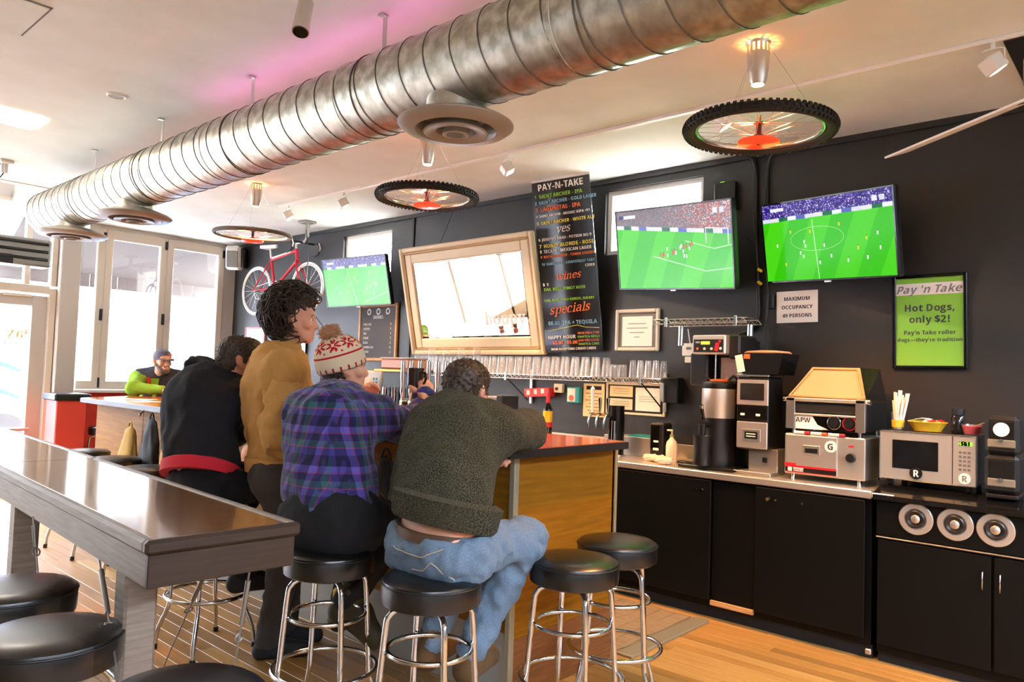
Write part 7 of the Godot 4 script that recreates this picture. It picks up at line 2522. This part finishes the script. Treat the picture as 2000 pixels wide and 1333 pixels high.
	strands(hg, T * V(0, 0.05, -0.015), V(0.1, 0.112, 0.115), T.basis, 1500, 0.06, 0.0038, 33, func(e: Vector3) -> bool: return (e.z < -0.1 or e.y > 0.72) and not (absf(e.x) > 0.5 and e.z > -0.45 and e.y < 0.2), 1.4)
	part(hg, "hair_curls", hair, p).set_meta("kind", "stuff")
	eyes(p, T, sk)


func eyes(p: Node3D, T: Transform3D, _sk: Material) -> void:
	var brow: Material = mk("brow_hair", "3b2a1d", 0.8) if not M.has("brow_hair") else M.brow_hair
	for s in [-1.0, 1.0]:
		var c := T * V(s * 0.032, 0.006, 0.081)
		var e := Geo.new()
		e.lathe([Vector2(0, -0.0095), Vector2(0.0068, -0.0068), Vector2(0.0095, 0), Vector2(0.0068, 0.0068), Vector2(0, 0.0095)], Transform3D(T.basis, c), 12)
		var eo := part(e, "eye", M.white_enamel, p)
		part(cy(c + T.basis.z * 0.008, c + T.basis.z * 0.0102, 0.006, 0.004, 10), "iris", M.black_gloss, eo)
		part(tb([T * V(s * 0.048, 0.026, 0.083), T * V(s * 0.03, 0.033, 0.093), T * V(s * 0.014, 0.03, 0.095)], 0.0045, 6), "eyebrow", brow, p)
	part(tb([T * V(-0.022, -0.062, 0.09), T * V(0, -0.062, 0.0935), T * V(0.022, -0.062, 0.09)], [0.001, 0.003, 0.001], 6), "mouth", mk("lip_skin", "9c5a4c", 0.5) if not M.has("lip_skin") else M.lip_skin, p)


func man_hoodie(sk: Material, hair: Material) -> void:
	var base := V(-3.86, 0, -1.93)
	var J := {
		"f": V(0.05, 0, -1).normalized(), "pelvis": V(-3.86, 0.88, -1.9), "neck": V(-3.98, 1.37, -2.06), "head": V(-3.91, 1.515, -2.1), "hf": V(0.3, -0.1, -0.95).normalized(), "hunch": V(-0.02, 0.04, 0.09),
		"shR": V(-3.79, 1.3, -2.12), "shL": V(-4.19, 1.29, -2.05), "elR": V(-3.72, 1.1, -2.36), "wrR": V(-3.86, 1.225, -2.56), "elL": V(-4.3, 1.1, -2.3), "wrL": V(-4.1, 1.225, -2.55),
		"hipR": V(-3.77, 0.86, -1.93), "hipL": V(-3.95, 0.86, -1.93), "knR": V(-3.62, 0.85, -2.3), "knL": V(-4.05, 0.85, -2.32), "anR": V(-3.72, 0.4, -2.08), "anL": V(-4.0, 0.42, -2.1),
		"toeR": V(-3.7, 0.33, -2.24), "toeL": V(-4.02, 0.34, -2.26), "wide": 1.12}
	var r := person("seated man in a black hoodie with a red hem stripe, leaning on the bar", base, J, [["wrR", V(-0.6, 0, -0.8), V(0, 1, 0), 0.5, 1.0], ["wrL", V(0.6, 0, -0.8), V(0, 1, 0), 0.5, -1.0]], sk)
	var p: Node3D = r.node
	var j: Dictionary = r.J
	var u: Vector3 = (j.neck - j.pelvis).normalized()
	var blk := cloth_mat("hoodie_fleece", "242427", 0.92)
	var B := [[j.pelvis + u * 0.02, j.pelvis.lerp(j.neck, 0.65) + V(-0.03, 0.01, 0.08), 0.2, 0.2, 0.85, j.f]]
	var hem: Vector3 = j.pelvis + u * 0.055
	put(garment(j, 0.034, B, 0.0145, [[hem, -u, 0.45]], 0.016, 44, 6.0), "hoodie", blk, p)
	var nk: Vector3 = j.neck
	var HD := [[nk + V(-0.15, 0.04, -0.05), nk + V(-0.15, 0.08, 0.03), 0.045, 0.06], [nk + V(-0.15, 0.08, 0.03), nk + V(-0.09, 0.09, 0.12), 0.06, 0.062], [nk + V(-0.09, 0.09, 0.12), nk + V(0.03, 0.06, 0.12), 0.062, 0.055], [nk + V(0.03, 0.06, 0.12), nk + V(0.06, 0.035, 0.09), 0.055, 0.055], [nk + V(0.06, 0.035, 0.09), nk + V(0.12, 0.02, 0.0), 0.055, 0.04], [nk + V(-0.06, -0.02, 0.13), nk + V(0.04, -0.03, 0.12), 0.05, 0.045]]
	put(joined([sdf(HD, 0.0115, 55.0, [], 0.018, 48, 11.0)]), "hood", blk, p)
	var xr: Vector3 = u.cross(-j.f).normalized()
	var g := Geo.new()
	g.lathe([Vector2(0.17, -0.035), Vector2(0.222, -0.038), Vector2(0.228, 0.02), Vector2(0.21, 0.03)], Transform3D(Basis(xr, u, xr.cross(u)), hem + V(-0.005, 0, 0.02)), 48, 1.04, 0.86)
	part(g, "red_hem", mk("red_rib", "c21f30", 0.9), p)
	var dk := cloth_mat("trousers_dark", "1b1b1d", 0.9)
	put(joined([sdf(limbs(j, 0.016, "l"), 0.0145, 46.0, [[j.pelvis + u * 0.06, u, 0.3]], 0.01, 49, 8.0)]), "trousers", dk, p)
	for s in ["R", "L"]:
		put(joined([sdf(shoe_bones(j["an" + s], j["toe" + s], 1.05), 0.01, 80.0)]), "shoe", M.black_matte, p)
	var hf: Vector3 = j.hf
	var hx := V(0, 1, 0).cross(hf).normalized()
	var hy := hf.cross(hx)
	var T := Transform3D(Basis(hx, hy, hf), j.head)
	var HB := [[T * V(0, 0.055, -0.03), T * V(0, 0.068, 0.05), 0.084, 0.07], [T * V(0, 0.0, -0.05), T * V(0, 0.04, -0.04), 0.072, 0.08], [T * V(0, -0.05, -0.055), T * V(0, -0.02, -0.05), 0.048, 0.06]]
	for s in [-1.0, 1.0]:
		HB.append([T * V(s * 0.05, 0.04, 0.0), T * V(s * 0.055, 0.01, 0.01), 0.036, 0.022])
	put(joined([hair_cap(HB, 0.006, 0.006, 45, 50.0)]), "hair", hair, p)
	var hg := Geo.new()
	strands(hg, T * V(0, 0.035, -0.005), V(0.084, 0.098, 0.106), T.basis, 500, 0.022, 0.003, 46, func(e: Vector3) -> bool: return (e.z < 0.5 or e.y > 0.6) and e.y > -0.6 and not (absf(e.x) > 0.6 and e.y < 0.0), 0.5)
	part(hg, "hair_strands", hair, p).set_meta("kind", "stuff")


func man_cap(sk: Material) -> void:
	var base := V(-8.15, 0, -3.48)
	var f := V(0.8, 0, 0.6).normalized()
	var J := {
		"f": f, "pelvis": V(-8.15, 0.86, -3.48), "neck": V(-8.02, 1.375, -3.42), "head": V(-7.92, 1.505, -3.4), "hf": V(0.98, 0.02, -0.1).normalized(),
		"shR": V(-8.12, 1.32, -3.26), "shL": V(-7.9, 1.32, -3.6), "elR": V(-7.8, 1.235, -3.08), "wrR": V(-7.56, 1.225, -3.26), "elL": V(-7.62, 1.235, -3.72), "wrL": V(-7.45, 1.225, -3.5),
		"hipR": V(-8.2, 0.85, -3.4), "hipL": V(-8.1, 0.85, -3.56), "knR": V(-7.86, 0.8, -3.15), "knL": V(-7.78, 0.8, -3.4), "anR": V(-7.95, 0.36, -3.2), "anL": V(-7.9, 0.36, -3.45),
		"toeR": V(-7.8, 0.31, -3.12), "toeL": V(-7.75, 0.31, -3.38)}
	var r := person("bearded man in a cap, green sleeves and dark vest at the bar's far end", base, J, [["wrR", V(0.9, 0.1, -0.4), V(0, 1, 0.3), 0.8, -1.0], ["wrL", V(0.5, 0.05, 0.8), V(0, 1, 0), 0.7, 1.0]], sk)
	var p: Node3D = r.node
	var j: Dictionary = r.J
	var green := cloth_mat("green_fleece", "7fa82a", 0.9)
	put(joined([sdf(limbs(j, 0.018, "ta"), 0.016, 46.0, [[j.pelvis + V(0, 0.02, 0), V(0, -1, 0), 0.4]], 0.012, 54, 8.0)]), "green_shirt", green, p)
	var vest := cloth_mat("vest_charcoal", "3b3840", 0.85)
	var VB := limbs(j, 0.032, "t")
	put(joined([sdf(VB, 0.016, 46.0, [[j.pelvis + V(0, 0.02, 0), V(0, -1, 0), 0.4], [j.shR + V(0, -0.03, 0), (j.shR - j.neck), 0.2], [j.shL + V(0, -0.03, 0), (j.shL - j.neck), 0.2]], 0.01, 55, 8.0)]), "vest", vest, p)
	var rtv := V(-f.z, 0, f.x)
	var lap := Geo.new()
	var ch: Vector3 = j.neck + f * 0.135 + V(0, -0.16, 0)
	lap.prism([Vector2(-0.04, 0.12), Vector2(0.04, 0.12), Vector2(0.0, -0.16)], Transform3D(Basis(rtv, V(0, 1, 0), -f), ch + f * 0.035), 0.02)
	part(lap, "shirt_front", green, p)
	var rl := Geo.new()
	rl.prism([Vector2(-0.005, 0.0), Vector2(0.03, 0.02), Vector2(0.045, 0.13), Vector2(0.015, 0.13)], Transform3D(Basis(rtv, V(0, 1, 0), -f), ch + f * 0.045 + rtv * 0.03), 0.02)
	part(rl, "red_lapel", M.red_plastic, p)
	put(joined([sdf(limbs(j, 0.014, "l"), 0.016, 46.0, [[j.pelvis + V(0, 0.06, 0), V(0, 1, 0), 0.3]], 0.01, 59, 8.0)]), "trousers", cloth_mat("trousers_slate", "3c4148", 0.9), p)
	for s in ["R", "L"]:
		put(joined([sdf(shoe_bones(j["an" + s], j["toe" + s]), 0.01, 80.0)]), "shoe", M.black_matte, p)
	var hf: Vector3 = j.hf
	var hx := V(0, 1, 0).cross(hf).normalized()
	var hy := hf.cross(hx)
	var T := Transform3D(Basis(hx, hy, hf), j.head)
	var grey := mk("beard_grey", "6e625a", 0.9)
	put(joined([sdf([[T * V(0, -0.09, 0.066), T * V(0, -0.1, 0.05), 0.032, 0.03], [T * V(0.05, -0.03, 0.015), T * V(0.03, -0.088, 0.05), 0.024, 0.026], [T * V(-0.05, -0.03, 0.015), T * V(-0.03, -0.088, 0.05), 0.024, 0.026], [T * V(-0.025, -0.047, 0.09), T * V(0.025, -0.047, 0.09), 0.009, 0.009]], 0.005, 120.0, [], 0.004, 61, 90.0)]), "beard", grey, p)
	var cap := mk("cap_grey", "5d5866", 0.9)
	var cp := Geo.new()
	cp.lathe([Vector2(0.084, 0.02), Vector2(0.09, 0.04), Vector2(0.089, 0.075), Vector2(0.075, 0.11), Vector2(0.04, 0.13), Vector2(0, 0.134)], Transform3D(T.basis, T.origin - hf * 0.005), 28, 0.95, 1.15)
	var co := part(cp, "cap", cap, p)
	var br := Geo.new()
	var poly := []
	for k in 13:
		var a := PI * k / 12
		poly.append(Vector2(cos(a) * 0.085, 0.05 + sin(a) * 0.115))
	br.prism(poly, Transform3D(T.basis * Basis(V(1, 0, 0), V(0, -0.2, 1).normalized(), V(0, -1, -0.2).normalized()), T * V(0, 0.05, 0.0)), 0.008)
	part(br, "peak", cap, co)
	part(bx(T * V(0.03, 0.075, 0.088), V(0.04, 0.03, 0.012), 0.004, T.basis), "badge", M.orange_plastic, co)
	eyes(p, T, sk)
